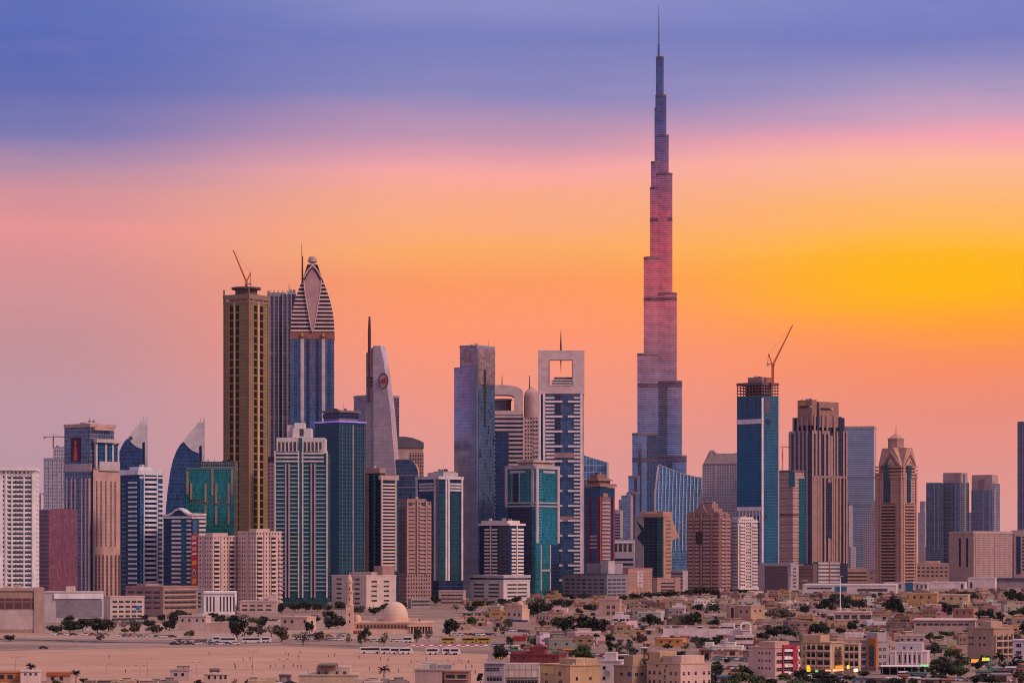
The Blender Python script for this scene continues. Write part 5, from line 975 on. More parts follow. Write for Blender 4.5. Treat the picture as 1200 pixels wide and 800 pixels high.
# ------------------------------------------------------------------ mosque
def mosque():
    Y = YB(742); u = Y/F; t = thing('mosque', 'sandy mosque with one large plain dome and a slim minaret', 'mosque', (WX(460, Y), Y, 0)); z = lambda y: WZ(y, Y); X = lambda p: (p-460)*u
    s = wall((.60,.40,.29)); s2 = wall((.66,.45,.33)); dk = wall((.10,.06,.05)); HERO.append((404, 508, 670, 742, Y))
    ob('prayer_hall', MB().box(X(413), X(507), 2, 40*u, 0, z(730)), s, t); ob('roof_band', MB().box(X(412.5), X(507.5), 1.6, 40.4*u, z(730), z(728)), s2, t); ob('upper_hall', MB().box(X(437), X(490), 10, 36*u, z(728.5), z(724.8)), s, t)
    ob('lower_wall', MB().box(X(412), X(480), -3*u, 2.4, 0, z(737)), s2, t)
    dm = MB(); dm.smooth = True; cy = 22*u; R_ = 15*u
    dm.lathe(X(462.5), cy, [(R_, z(724.5)), (R_*1.0, z(723)), (R_*.97, z(719)), (R_*.88, z(714.5)), (R_*.72, z(710)), (R_*.48, z(706.8)), (R_*.22, z(705.2)), (.05, z(704.6))], 32); d = ob('dome', dm, wall((.62,.46,.33), .75, .1), t)
    ob('dome_drum', MB().cyl(X(462.5), cy, z(728), z(724), R_*1.04, n=32), s2, t); ob('finial', MB().tube((X(462.5), cy, z(704.8)), (X(462.5), cy, z(702.2)), .2*u, .06*u), pDARK, d)
    sm = MB(); sm.smooth = True; sm.lathe(X(418.5), 10*u, [(4.5*u, z(728)), (4.4*u, z(725)), (3.4*u, z(722)), (1.5*u, z(720.2)), (.05, z(719.6))], 20); ob('small_dome', sm, s2, t)
    w1 = MB().box(X(418)-.0, X(420.2), 1.4, 3, z(735.5), z(731.5)).mesh('window', dk)
    for i in range(15): link('window', w1, t, (i*4*u, 0, 0))
    for i in range(8):                                                   # arcade at the right end
        x = X(481+i*3.4); ob('arcade_column', MB().box(x-.5*u, x+.5*u, -4.5*u, -3.6*u, 0, z(733.5)), s2, t)
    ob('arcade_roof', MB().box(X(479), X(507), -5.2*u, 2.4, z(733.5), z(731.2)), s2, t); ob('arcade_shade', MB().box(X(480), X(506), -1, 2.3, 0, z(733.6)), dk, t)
    for i in range(6): ob('red_arch', MB().slab([(X(409+i*2.6), 0), (X(410.8+i*2.6), 0), (X(410.8+i*2.6), z(738.6)), (X(409.9+i*2.6), z(737.6)), (X(409+i*2.6), z(738.6))], -3.4*u, -2.9*u), wall((.25,.04,.03)), t)
    rnd = random.Random(5)
    for i in range(12): x = X(430+rnd.random()*60); ob('roof_unit', MB().box(x, x+2, 8+rnd.random()*12, 14, z(728), z(728)+.8+rnd.random()), wPALE, t)
    m = thing('minaret', None, None, (X(410), -1.5*u, 0)); del_props(m); m.parent = t; c = (0, 0)
    sh = MB(); sh.prism([(-4.2*u, -4.2*u), (4.2*u, -4.2*u), (4.2*u, 4.2*u), (-4.2*u, 4.2*u)], 0, z(709)); ob('shaft', sh, s2, m)
    ob('shaft', MB().cyl(0, 0, z(709), z(693), 3.6*u, n=8), s, m); ob('shaft', MB().cyl(0, 0, z(693), z(681), 2.7*u, n=8), s2, m)
    for y, r in ((709.5, 5.2), (693.5, 5.0), (682, 3.7)): ob('balcony', MB().cyl(0, 0, z(y+1.6), z(y-.2), r*.72*u, r*u, 12), s2, m); ob('balcony_rail', MB().cyl(0, 0, z(y-.2), z(y-1.8), r*u, n=12), s, m)
    cp = MB(); cp.smooth = True; cp.lathe(0, 0, [(2.6*u, z(681)), (2.9*u, z(679)), (2.3*u, z(676.5)), (1*u, z(674)), (.2*u, z(671.5)), (.05*u, z(669.5))], 14); ob('cap', cp, s2, m)
    for y in (700, 688, 718, 726): ob('slit', MB().box(-.6*u, .6*u, -4.4*u if y > 709 else -3.75*u, -2*u, z(y+3), z(y)), dk, m)
mosque()

# ------------------------------------------------------------------ nearer buildings with windows of their own
def F_near():
    B = low('apartment_block', 'big stepped beige apartment block with small dark square windows', 'apartment block', 757.5, 797, 833, 776.5, 808, wall((.58,.40,.27)), asp=.8)
    B.blk('upper_block', wall((.55,.37,.22)), .02, .35, .05, .6, 764, 778); B.blk('upper_block', wall((.57,.40,.29)), .38, .7, .1, .7, 769, 778); B.blk('upper_block', wall((.62,.44,.36)), .72, 1., .05, .8, 768, 778)
    B.box('pink_side', wall((.62,.43,.37)), 797.5, 833, 777.5, 807.5, .1)
    B.wins(winG, [761, 766.5, 773, 786, 792], 2.4, 787, 804, 10.5, 4); B.wins(winG, [779], 1.6, 784, 804, 7, 5); B.wins(winG, [801, 807, 815, 825, 831], 2.3, 787, 804, 10.5, 3.6, .2)
    B.wins(winG, [770, 781], 2, 779.5, 782, 8, 2.6); roofstuff(B, 4, rn, 777)
    B = low('apartment_block', 'darker tan block with one blue window adjoining the big stepped block', 'apartment block', 719.5, 741, 758, 779, 806, wall((.40,.275,.20)), asp=.8); B.blk('upper_block', wall((.42,.29,.19)), .5, 1., .05, .7, 767.5, 781); B.wins(winG, [728.5, 746, 752], 3.4, 788, 804, 11, 4); B.box('blue_window', glass((.02,.05,.2), 2, 2), 735.5, 739.5, 787, 792, .1)
    B = low('house', 'white house with a rooftop dish between tan blocks', 'house', 703.5, 728, 731, 773, 803, wall((.62,.53,.52)), D=20); B.blk('upper_block', wall((.64,.54,.53)), .2, .75, .1, .8, 764, 775); B.wins(winG, [708, 724], 3.5, 780, 801, 12, 4.5)
    di = MB(); c = Vector((B.ext(711.5), -B.D/2-1.2, B.z(789))); di.smooth = True
    for k in range(4):
        r0, r1 = .9*k*B.m(1.2), .9*(k+1)*B.m(1.2); n = 16
        di.add([c+Vector((math.cos(2*math.pi*i/n)*r, -.12*r*r/2, math.sin(2*math.pi*i/n)*r)) for r in (r0+.01, r1) for i in range(n)], [(i, (i+1) % n, n+(i+1) % n, n+i) for i in range(n)])
    dd = tag(ob('satellite_dish', di.tube(c+Vector((0, .9, 0)), c+Vector((0, 0, 0)), .12), wGREY), 'grey round dish fixed on the white house between tan blocks', 'satellite dish'); dd.location = B.root.location; dd.rotation_euler = B.root.rotation_euler
    B = low('apartment_block', 'ochre block with crenellated parapet behind the grid-faced block', 'apartment block', 632.5, 668, 704, 778.5, 807, wall((.54,.36,.21)), asp=.7); B.blk('upper_block', wall((.56,.37,.22)), .45, 1, .2, .9, 771.5, 780); B.wins(winG, [640, 656], 3, 787, 804, 11, 5); B.wins(winG, [676, 692], 2.6, 793, 804, 11, 4)
    for i in range(8): B.box('merlon', wall((.6,.42,.3)), 671+4*i, 673.4+4*i, 776.6, 779, 0)
    B.box('door', wall((.18,.08,.05)), 656, 659, 797, 806.8, .1); B.box('yellow_panel', wall((.62,.44,.16)), 634, 650, 781, 790, .1)
    B = low('office_block', 'low block faced with a pale square grid over shop windows', 'office block', 592, 631.5, 633.5, 777.5, 802, wall((.50,.41,.37)), D=18); B.box('grid_screen', glass((.50,.42,.36), 2., 2.6, (.24,.19,.17), .12, 0, .6, .12, spec=.3), 592.5, 631, 779, 793.5, .35); B.box('shop_front', winG, 594, 630, 796, 801, .1)
    B = low('office_block', 'small blue grey block with one wide dark window', 'office block', 567.5, 590.5, 592.5, 776, 803, wall((.36,.32,.37)), D=16); B.box('window', winG, 569, 585, 782, 785.5, .1); B.box('window', winG, 571, 588, 792, 797, .1); B.box('eave', wall((.45,.4,.45)), 567, 591, 775.5, 777.5, .5)
    B = low('apartment_block', 'pink block with raspberry red frame and white balcony panels', 'apartment block', 877, 908.5, 936, 757.5, 793, wall((.62,.40,.34)), asp=.9)
    B.wins(winG, [889.5, 893.5, 898, 902], 1.9, 764, 786, 8.8, 2.6); rd = wall((.45,.045,.085)); B.box('red_frame', rd, 927.5, 932.5, 756, 792.5, .9); B.box('red_frame', rd, 917, 932.5, 755.5, 759, .8); B.box('red_line', rd, 916.5, 917.6, 757, 792, .6)
    for i in range(4): B.box('white_panel', wWHITE, 918, 927.4, 760.5+i*9, 763.6+i*9, .7); B.box('dark_window', winG, 910, 927, 764+i*9, 768+i*9, .1); B.box('white_panel', wWHITE, 933.5, 936, 760.5+i*9, 763.6+i*9, .7)
    B.blk('upper_block', wall((.58,.39,.30)), .3, .9, .1, .7, 751.5, 759)
    B.box('lit_fascia', glow((1., .30, .06), .7, 'orange_shop_light'), 918, 927, 788, 790.3, .6); B.box('lit_fascia', glow((1., .55, .05), .7, 'yellow_shop_light'), 927.5, 934, 788.2, 790.5, 1.2)
    B = low('apartment_block', 'sand coloured block of pillared balconies over lit shops', 'apartment block', 939, 974, 989, 752, 790, wall((.55,.385,.25)), asp=1.); fr = wall((.64,.47,.33)); B.blk('upper_block', wall((.58,.38,.23)), .02, .6, .1, .8, 744, 754)
    for i in range(3):
        for a, c in ((946.5, 955.5), (958.5, 965), (966.5, 973.5)): B.box('balcony_opening_shade', wDARK, a, c, 756.5+i*8.8, 762.5+i*8.8, .1); B.box('balcony_rail', fr, a-.6, c+.6, 761+i*8.8, 763.3+i*8.8, .9)  # near-black panels paint the shade inside the balconies
    B.cols('pillar', fr, [945.5, 956.8, 965.8, 973.7, 951], 1., 754, 783, .8); B.wins(winG, [942, 979.5, 984], 1.8, 758, 782, 8.8, 3); B.box('shop_front', winG, 940, 973, 784.5, 789.8, .1)
    B.box('lit_fascia', glow((1., .55, .25), .7, 'warm_shop_light'), 967.5, 973.5, 784.2, 786, .5); B.box('lit_fascia', glow((1., .62, .32), .75, 'warm_shop_light'), 976, 988.5, 784.2, 786.4, .5); B.box('lit_sign', glow((1., .62, .02), .75, 'yellow_sign_light'), 946.6, 950, 779.5, 787, 1.1); B.box('lit_fascia', glow((.3, .9, .25), .5, 'green_shop_light'), 956, 959, 784.5, 788, .5); B.box('lit_arch', glow((1., .40, .05), .7, 'orange_shop_light'), 979, 987, 780, 783.6, .4)
    B = low('apartment_block', 'narrower sand block with open pillared balconies beside the lit shops', 'apartment block', 988.5, 1006.5, 1009, 753.5, 790, wall((.56,.40,.28)), D=15)
    for i in range(3):
        for a, c in ((990.5, 994.5), (996.5, 1000), (1002, 1006)): B.box('balcony_opening_shade', wDARK, a, c, 757.5+i*9, 763.5+i*9, .1); B.box('balcony_rail', fr, a-.6, c+.6, 762+i*9, 764.3+i*9, .8)  # balcony shade painted as dark panels on the wall
    B.cols('pillar', fr, [989.3, 995.4, 1001, 1006.5], .9, 755, 787, .8); B.box('lit_sign', glow((1., .75, .10), .8, 'yellow_sign_light'), 993, 995.6, 779, 783, 1.); B.box('lamp', glow((1., .82, .55), 2.2, 'white_shop_lamp'), 1001, 1005, 783.5, 786, 1.)
    B = low('apartment_block', 'grey block with a tall orange-framed arch window', 'apartment block', 1008.5, 1027, 1042, 750, 786, wall((.36,.31,.33)), asp=.9); o = wall((.52,.17,.05)); z = B.z
    B.box('orange_frame', o, 1018, 1028, 747.5, 782, .8); B.wins(winG, [1012.5], 5, 758, 780, 8.4, 4); B.rows('balcony_slab', wPALE, 1009.5, 1016, 763.5, 786, 8.4, 1.5, 1.2); B.wins(winG, [1031.5, 1036.5], 3, 759, 782, 8.4, 3); B.blk('upper_block', wall((.44,.38,.40)), .2, .9, .2, .9, 741, 752)
    a = [(B.ext(1020.2), z(780)), (B.ext(1025.6), z(780))]+arc(B.ext(1022.9), z(760), B.m(2.7)*B.W/(B.m(1)*(B.xc-B.x0)), B.m(5.2), 0, 180, 12); ob('arch_window', MB().slab(a, -B.D/2-1.0, -B.D/2-.5), glass((.01,.05,.08), 1.2, 2), B.root); B.box('shop_eave', wWHITE, 1030, 1042, 779.5, 781, 1.5)
    B = low('house', 'white villa with slim pilasters and tall narrow windows', 'house', 1043.5, 1086.5, 1089.5, 762.5, 781.5, wall((.66,.53,.49)), D=16); B.cols('pilaster', wWHITE, [1050, 1058, 1063.5, 1069, 1074.5, 1080], 1.3, 763, 781.3, .4); B.wins(winG, [1054.5, 1061, 1066.2, 1071.8, 1077.3], 1.7, 767, 777, 15, 9); B.blk('upper_block', wall((.54,.49,.52)), .1, .85, .3, .95, 753.5, 764); B.wins(winG, [1060, 1068], 2.4, 757, 760, 8, 3.4)
    B = low('apartment_block', 'tall brown apartment block with open balcony corner', 'apartment block', 1134, 1164.5, 1186.5, 735, 771.5, wall((.46,.31,.22)), asp=.8); B.blk('upper_block', wall((.48,.33,.24)), .35, .75, .2, .8, 728, 737); B.wins(winG, [1136.5, 1140, 1148.5, 1153.5], 2.3, 746, 764, 7.8, 3.)
    for i in range(3): B.box('balcony_opening_shade', wDARK, 1166.5, 1172.5, 745.5+i*8, 750.5+i*8, .1); B.box('balcony_opening_shade', wDARK, 1175, 1184, 745.5+i*8, 750.5+i*8, .1); B.box('balcony_rail', wall((.56,.40,.3)), 1166, 1185.5, 749.5+i*8, 751.5+i*8, 1.)  # dark panels on the face stand for balcony shade
    B.cols('pillar', wall((.56,.4,.3)), [1166, 1173.6, 1179.5, 1185.5], .9, 743, 771, .9)
    B = low('house', 'white house with dark wide windows at the end of the street', 'house', 1187, 1212, 1216, 749, 776, wall((.64,.57,.58)), D=14); B.wins(winG, [1194, 1204], 6, 754, 772, 8.5, 4)
    B = low('hall', 'long low hall with one continuous dark window band', 'hall', 1071.5, 1142, 1144, 726, 740.5, wall((.52,.38,.33)), D=20); B.wins(winG, [1077+7*i for i in range(9)], 5.2, 730.3, 732, 5, 2.4); B.rings('roof_slab', wall((.60,.46,.42)), 725.5, 735, 20, 1.4, .8)
    B = low('school', 'flat school block with large square dark windows', 'school', 977.5, 1020, 1022, 716.5, 728, wall((.55,.40,.33)), D=18); B.wins(winG, [982.5, 992, 1001.5, 1011, 1018], 6.5, 720, 723, 8, 4.6)
    B = low('house', 'tan villa with a tall dark doorway', 'house', 851, 880, 896, 709, 726, wall((.50,.33,.23)), asp=.8); B.box('door_surround', wall((.6,.43,.32)), 855.5, 862, 710, 725.8, .6); B.box('tall_door', wall((.08,.04,.035)), 857, 860.5, 712, 725.7, .7); B.wins(winG, [868, 875], 2, 714, 718, 6, 4); B.wins(winG, [885, 891], 2, 714, 718, 6, 3)
    B = low('house', 'cream villa with small roof dome by the dark trees', 'house', 592.5, 612, 620.5, 713.5, 728, wall((.62,.45,.33)), asp=.7); B.wins(winG, [596.5, 603, 608.5], 2.6, 718, 720, 6, 3.6); B.blk('upper_block', wall((.58,.38,.29)), .1, .95, .1, .9, 708.5, 715)
    dm = MB(); dm.smooth = True; dm.lathe(B.W*.15, 0, [(B.m(4.6), B.z(709)), (B.m(4.2), B.z(706.5)), (B.m(2.4), B.z(704.3)), (.05, B.z(703.3))], 16); ob('roof_dome', dm, wall((.60,.38,.30)), B.root); B.box('awning', paint((.015,.05,.16)), 594, 619, 726, 727.8, 3.)
    B = low('house', 'rosy villa with arched dark windows in two rows', 'house', 702, 726, 729, 701.5, 721.5, wall((.52,.345,.285)), D=20)
    for p in (713, 719): 
        for y in (709, 716): B.box('arch_window', winG, p-1.5, p+1.5, y, y+4, .1)
    B.blk('stair_head', wall((.55,.36,.29)), .25, .8, .3, .8, 699, 703)
    B = low('hall', 'maroon hall with a taller gabled middle', 'hall', 597.5, 655, 661, 766, 777, wMAR, asp=.4); B.blk('middle_block', wMAR, .4, .7, .0, .5, 757.5, 768); B.blk('lower_block', wall((.30,.09,.10)), .0, .38, .1, .6, 763, 767); B.wins(winG, [604, 614, 648], 3, 769, 772, 8, 3)
    g = MB().slab([(B.ext(622), B.z(758)), (B.ext(641), B.z(758)), (B.ext(631), B.z(753.5))], -B.D/2+.2, 0); ob('gable', g, wall((.34,.11,.12)), B.root)
    B = low('shed', 'small crimson-roofed kiosk by the dry trees', 'shed', 601.5, 616, 618, 748, 755, wall((.5,.36,.3)), D=9); B.blk('roof', wall((.33,.04,.045)), -.03, 1.03, -.05, 1.05, 745, 750)
    B = low('house', 'orange flat bungalow among pale roofs', 'house', 767.5, 800, 804.5, 747.5, 757, wall((.60,.29,.10)), asp=.5); B.wins(winG, [775, 785, 794], 2.6, 750, 753, 8, 2.6)
    B = low('house', 'bright ochre long bungalow under the white warehouses', 'house', 1066, 1098, 1100.5, 694.5, 706, wall((.52,.30,.14)), D=16); B.wins(winG, [1072, 1080, 1089], 3, 698, 701, 8, 3)
    B = low('house', 'creamy yellow bungalow next to the ochre one', 'house', 1101, 1134, 1137, 696, 707, wall((.56,.40,.25)), D=16); B.wins(winG, [1106, 1115, 1126], 3, 699.5, 702, 8, 3)
    B = low('house', 'brick red roofed villa among the dark tree clumps', 'house', 1117, 1141, 1146, 712.5, 725, wall((.46,.24,.17)), asp=.6); B.wins(winG, [1122, 1130, 1137], 2.6, 716, 719, 8, 3.4)
    w = tag(ob('boundary_wall', MB().box(WX(777, YB(746)), WX(881, YB(746)), YB(746), YB(746)+.4, 0, WZ(736, YB(746))), wall((.62,.52,.52))), 'long whitewashed boundary wall across the middle of the houses', 'wall'); HERO.append((777, 881, 735, 743, YB(746)))
    Yg = YB(746)-2; k = Yg/F; ga = thing('gate_arch', 'white arch gate at the end of the whitewashed boundary wall', 'gate', (WX(874, Yg), Yg, 0)); zz = lambda y: WZ(y, Yg)
    ob('pillar', MB().box(-6.5*k, -4.5*k, -1, 1, 0, zz(733)), wWHITE, ga); ob('pillar', MB().box(4.5*k, 6.5*k, -1, 1, 0, zz(733)), wWHITE, ga)
    A = arc(0, zz(733), 6.5*k, 5*k, 0, 180, 12); Bq = arc(0, zz(733), 4.5*k, 3*k, 180, 0, 12); ob('arch', MB().slab(A+Bq, -1, 1), wWHITE, ga)
    # pitch side
    B = low('house', 'two-storey cream villa behind the car park hedge', 'house', 209, 241, 247, 721, 738.5, wall((.60,.45,.39)), asp=.5); B.wins(winG, [214, 222, 231, 238], 2.4, 725, 735, 7.5, 3.2); B.blk('stair_head', wPALE, .6, .85, .2, .7, 718.5, 723)
    B = low('house', 'beige villa with dark doorway near the mosque car park', 'house', 329, 360, 370.5, 722, 738, wall((.60,.43,.33)), asp=.6); B.wins(winG, [334, 342, 357], 2.6, 726, 732, 8, 4); B.wins(wDARK, [365.5], 3, 727, 733, 9, 9)
    w = tag(ob('boundary_wall', MB().box(WX(241, YB(740)), WX(300, YB(740)), YB(740), YB(740)+.4, 0, WZ(729.5, YB(740))), wall((.52,.37,.30))), 'plain beige compound wall behind the lone bushy tree', 'wall')
    B = low('house', 'flat beige house with a roof pavilion at the pitch corner', 'house', 350, 420, 424, 789.5, 804, wall((.56,.42,.31)), D=14); B.blk('upper_block', wall((.58,.43,.33)), .29, .85, .1, .8, 781, 791); B.blk('roof_canopy', wall((.20,.14,.12)), .32, .62, -.05, .7, 778.2, 780); B.wins(winG, [374, 383, 395, 404], 3.4, 786, 788, 8, 3.6); [ob('canopy_post', MB().box(B.ext(p)-.1, B.ext(p)+.1, -B.D*.45, -B.D*.42, B.z(782), B.z(779)), pDARK, B.root) for p in (373, 385, 395)]
    B = low('house', 'windowless mauve grey house with sheds on its roof', 'house', 486.5, 518, 521, 783.5, 806, wall((.48,.35,.31)), D=15); roofstuff(B, 5, rn, 783.5)
    B = low('house', 'ruddy house with two dark balcony hollows by the pitch', 'house', 520, 549, 552, 785.5, 806, wall((.36,.21,.17)), D=15); B.box('balcony_hollow_shade', wDARK, 522.5, 533, 790, 795, .08); B.box('balcony_hollow_shade', wDARK, 536, 546, 790, 795, .08); B.rows('balcony_rail', wall((.46,.30,.25)), 521.5, 548, 794.5, 804, 11, 1.6, .7)  # shade of both balconies painted as flat dark panels
    B = low('house', 'pale house with a dark roof canopy on the pitch edge', 'house', 199.5, 222, 225, 783.5, 797, wall((.50,.39,.35)), D=11); B.blk('roof_canopy', wall((.22,.15,.14)), .35, .95, .0, .7, 780, 781.5); B.wins(winG, [206, 214], 3.4, 788, 792, 9, 3.5); [ob('canopy_post', MB().box(B.ext(p)-.1, B.ext(p)+.1, -B.D*.45, -B.D*.42, B.z(784.5), B.z(781)), pDARK, B.root) for p in (208.5, 215, 221)]
    B = low('house', 'long low house with a barrel tank on the roof by the pitch', 'house', 239, 267, 270, 788.5, 800, wall((.56,.44,.36)), D=11); B.wins(winG, [245, 252, 259, 264], 2.6, 791, 795, 9, 4)
    tk = MB(); tk.tube((B.ext(244), 0, B.z(785)), (B.ext(256), 0, B.z(785)), B.m(2.2), n=12); ob('water_tank', tk, wall((.22,.15,.15)), B.root); [ob('tank_stand', MB().box(B.ext(p)-.15, B.ext(p)+.15, -.6, .6, B.z(789.5), B.z(786)), pDARK, B.root) for p in (246, 254)]
    B = low('shed', 'orange painted shed at the near edge of the pitch', 'shed', -14, 23, 25, 786.5, 799, wall((.42,.18,.08)), D=10); B.wins(wDARK, [2, 12], 6, 790, 793, 9, 5)
    B = low('house', 'small white house beside the orange shed', 'house', 24.5, 46, 48.5, 785, 800, wall((.62,.50,.46)), D=10); B.wins(winG, [30, 36, 42], 2.4, 788, 795, 7, 3)
    B = low('shed', 'row of rust-roofed sheds with planting at the pitch edge', 'shed', 55, 82, 84, 790, 799, wall((.46,.33,.27)), D=8); B.blk('roof', wall((.40,.12,.04)), -.02, 1.02, -.05, 1.05, 787.5, 791); B.wins(wDARK, [62, 72], 4, 792, 795, 8, 4.5)
    B = low('shed', 'dark shed with wide shutter at the pitch edge near parked cars', 'shed', 327.5, 339, 341, 790.5, 800, wall((.16,.11,.12)), D=8); B.blk('roof', wall((.3,.22,.2)), -.03, 1.03, -.05, 1.05, 789.5, 791); B.wins(wall((.34,.28,.27)), [333], 7, 793, 797, 9, 6)
F_near()
# ------------------------------------------------------------------ landmarks used to say which one of many
LM = [('the mosque dome', 462, 728), ('the minaret', 410, 735), ('the lone bushy tree', 278, 738), ('the cream hotel block', 428, 712), ('the white podium block', 585, 704), ('the cream domed villa', 606, 722),
      ('the maroon hall', 628, 768), ('the crimson kiosk', 609, 751), ('the grid-faced block', 612, 790), ('the ochre block', 668, 792), ('the white dish house', 716, 785), ('the big stepped beige block', 795, 788),
      ('the raspberry-framed block', 920, 775), ('the lit shops', 975, 787), ('the orange arch window', 1023, 768), ('the pilastered white villa', 1066, 772), ('the tall brown balcony block', 1160, 755), ('the long banded hall', 1107, 733),
      ('the square-windowed school', 1000, 723), ('the tall white light mast', 985, 705), ('the thin light mast', 926, 700), ('the tan door villa', 866, 718), ('the whitewashed boundary wall', 830, 741), ('the white arch gate', 874, 738), ('the orange bungalow', 785, 752),
      ('the arched-window villa', 715, 712), ('the letter-sign block', 748, 692), ('the ochre bungalow', 1083, 700), ('the yellow bungalow', 1118, 702), ('the brick red villa', 1130, 719), ('the blue-fronted shop', 1066, 690), ('the yellow school buses', 550, 750), ('the white coaches', 450, 762),
      ('the dark curtain-walled block', 910, 690), ('the ornate tower foot', 1045, 690), ('the blank warehouses', 1150, 688), ('the cream office block', 145, 724), ('the white ribbed block', 258, 719), ('the brown warehouse', 30, 740), ('the orange shed', 8, 795), ('the windowless mauve house', 502, 795)]
USED = {}
ORD = 'second third fourth fifth sixth seventh eighth ninth tenth eleventh twelfth thirteenth fourteenth fifteenth sixteenth seventeenth eighteenth nineteenth twentieth'.split()
def where(px, py):
    ds = sorted((math.hypot(px-a, (py-b)*2.2), n, a, b) for n, a, b in LM)
    d, n, a, b = ds[0]
    rel = 'in front of' if py-b > 4 else 'behind' if b-py > 4 else 'beside'
    return rel+' '+n, ds[1][1]
def say(what, px, py):
    """a label that no other thing has: look, then the nearest landmark, then one more landmark, then its turn in the row"""
    w, n2 = where(px, py)
    for l in (f'{what} {w}', f'{what} {w} towards {n2[4:]}'):
        if l not in USED and len(l.split()) <= 16: USED[l] = 1; return l
    b = f'{what} {w}'
    USED[b] = USED.get(b, 1)+1
    k = USED[b]-2
    while f'{ORD[k]} {b}' in USED and k < 18: k += 1
    l = f'{ORD[k]} {b}'; USED[l] = 1
    return l

# ------------------------------------------------------------------ trees: leafy crowns of many small faces on forked trunks
def crown_mesh(seed, rx, rz, n, bare=0., leaf=.55, zc=None):
    rnd = random.Random(seed); mb = MB(); zc = zc or rz*1.25
    cl = []
    for i in range(11):
        a = rnd.random()*6.283; h = rnd.uniform(-.7, .9); q = math.sqrt(max(0, 1-h*h))*rnd.uniform(.35, .8)
        cl.append((math.cos(a)*q*rx, math.sin(a)*q*rx, zc+h*rz*.75, rnd.uniform(.32, .55)))
    for i in range(n):
        c = rnd.choice(cl); d = Vector((rnd.gauss(0, 1), rnd.gauss(0, 1), rnd.gauss(0, 1))).normalized()*(rnd.random()**.4)
        p = Vector((c[0]+d.x*c[3]*rx, c[1]+d.y*c[3]*rx, c[2]+d.z*c[3]*rz))
        nn = (d+Vector((rnd.gauss(0, .7), rnd.gauss(0, .7), rnd.gauss(.3, .7)))).normalized(); u = nn.orthogonal().normalized(); v = nn.cross(u)
        a = rnd.random()*6.28; u2 = u*math.cos(a)+v*math.sin(a); v2 = nn.cross(u2); s = leaf*rnd.uniform(.6, 1.4)
        mb.add([p-u2*s, p-v2*s*.7, p+u2*s, p+v2*s*.7], [(0, 1, 2, 3)])
    return mb.mesh('crown')
def trunk_mesh(seed, h, r, spread):
    rnd = random.Random(seed); mb = MB(); top = Vector((rnd.uniform(-.2, .2), rnd.uniform(-.2, .2), h)); mb.tube((0, 0, -.1), top, r, r*.7, 7)
    for i in range(6):
        a = i*1.05+rnd.random(); e = Vector((math.cos(a)*spread, math.sin(a)*spread, h+rnd.uniform(.5, 1.)*spread*1.1)); m = top*.4+e*.6+Vector((0, 0, .2)); mb.tube(top-Vector((0, 0, .2)), m, r*.55, r*.35, 5); mb.tube(m, e, r*.35, r*.12, 5)
    return mb.mesh('trunk')
bark = wall((.10,.075,.06))
LEAF = {'dark': leafmat((.007,.014,.011), (.024,.034,.020)), 'green': leafmat((.025,.05,.012), (.07,.095,.03)), 'dusty': leafmat((.05,.045,.035), (.10,.085,.06))}
CR = [crown_mesh(i, 4., 3.2, 620) for i in range(4)]; CW = [crown_mesh(20+i, 5.2, 2.5, 700) for i in range(3)]; CT = [crown_mesh(40+i, 2.6, 4.6, 560) for i in range(2)]; CB = [crown_mesh(60+i, 4.4, 3., 210, leaf=.42) for i in range(3)]
TK = [trunk_mesh(i, 2., .28, 2.2) for i in range(3)]
for me in CR+CW+CT+CB: me.materials.append(bark)
for me in TK: me.materials.append(bark)
def child(name, me, par, mat=None, loc=None):
    o = link(name, me, par, loc)
    if mat: o.material_slots[0].link = 'OBJECT'; o.material_slots[0].material = mat
    return o
NT = [0]; TREES = []; NH = [0]
def tree(px, yb, w, h, kind='dark', label=None, group='garden trees between the houses', shape=None):
    """px: middle; yb: photo row of its foot; w, h: spread and height in photo pixels"""
    NT[0] += 1; i = NT[0]; Y = YB(yb); u = Y/F; w *= u; h *= u
    sh = shape or ('bare' if kind == 'dusty' and i % 2 else 'wide' if w > h*1.25 else 'tall' if h > w*1.35 else 'round')
    me = {'round': CR, 'wide': CW, 'tall': CT, 'bare': CB}[sh]; me = me[i % len(me)]
    bw, bh = {'round': (8., 7.4), 'wide': (10.4, 6.), 'tall': (5.2, 10.6), 'bare': (8.8, 7.)}[sh]
    word = {'round': 'round', 'wide': 'spreading', 'tall': 'upright', 'bare': 'thin'}[sh]; cw = {'dark': 'dark', 'green': 'fresh green', 'dusty': 'dusty brown'}[kind]
    nm = {'round': 'shade_tree', 'wide': 'acacia_tree', 'tall': 'conifer_tree' if False else 'upright_tree', 'bare': 'dry_tree'}[sh]
    if w/u >= 12 and NH is not None: TREES.append((px-w/u*.42, px+w/u*.42, yb-h/u*.32, Y))
    t = thing(nm, label or say(f'{cw} {word} tree', px, yb), 'tree', (WX(px, Y), Y, 0), i*1.3, group)
    t.scale = (w/bw, w/bw, h/bh)
    child('trunk', TK[i % 3], t, None); child('crown', me, t, LEAF[kind])
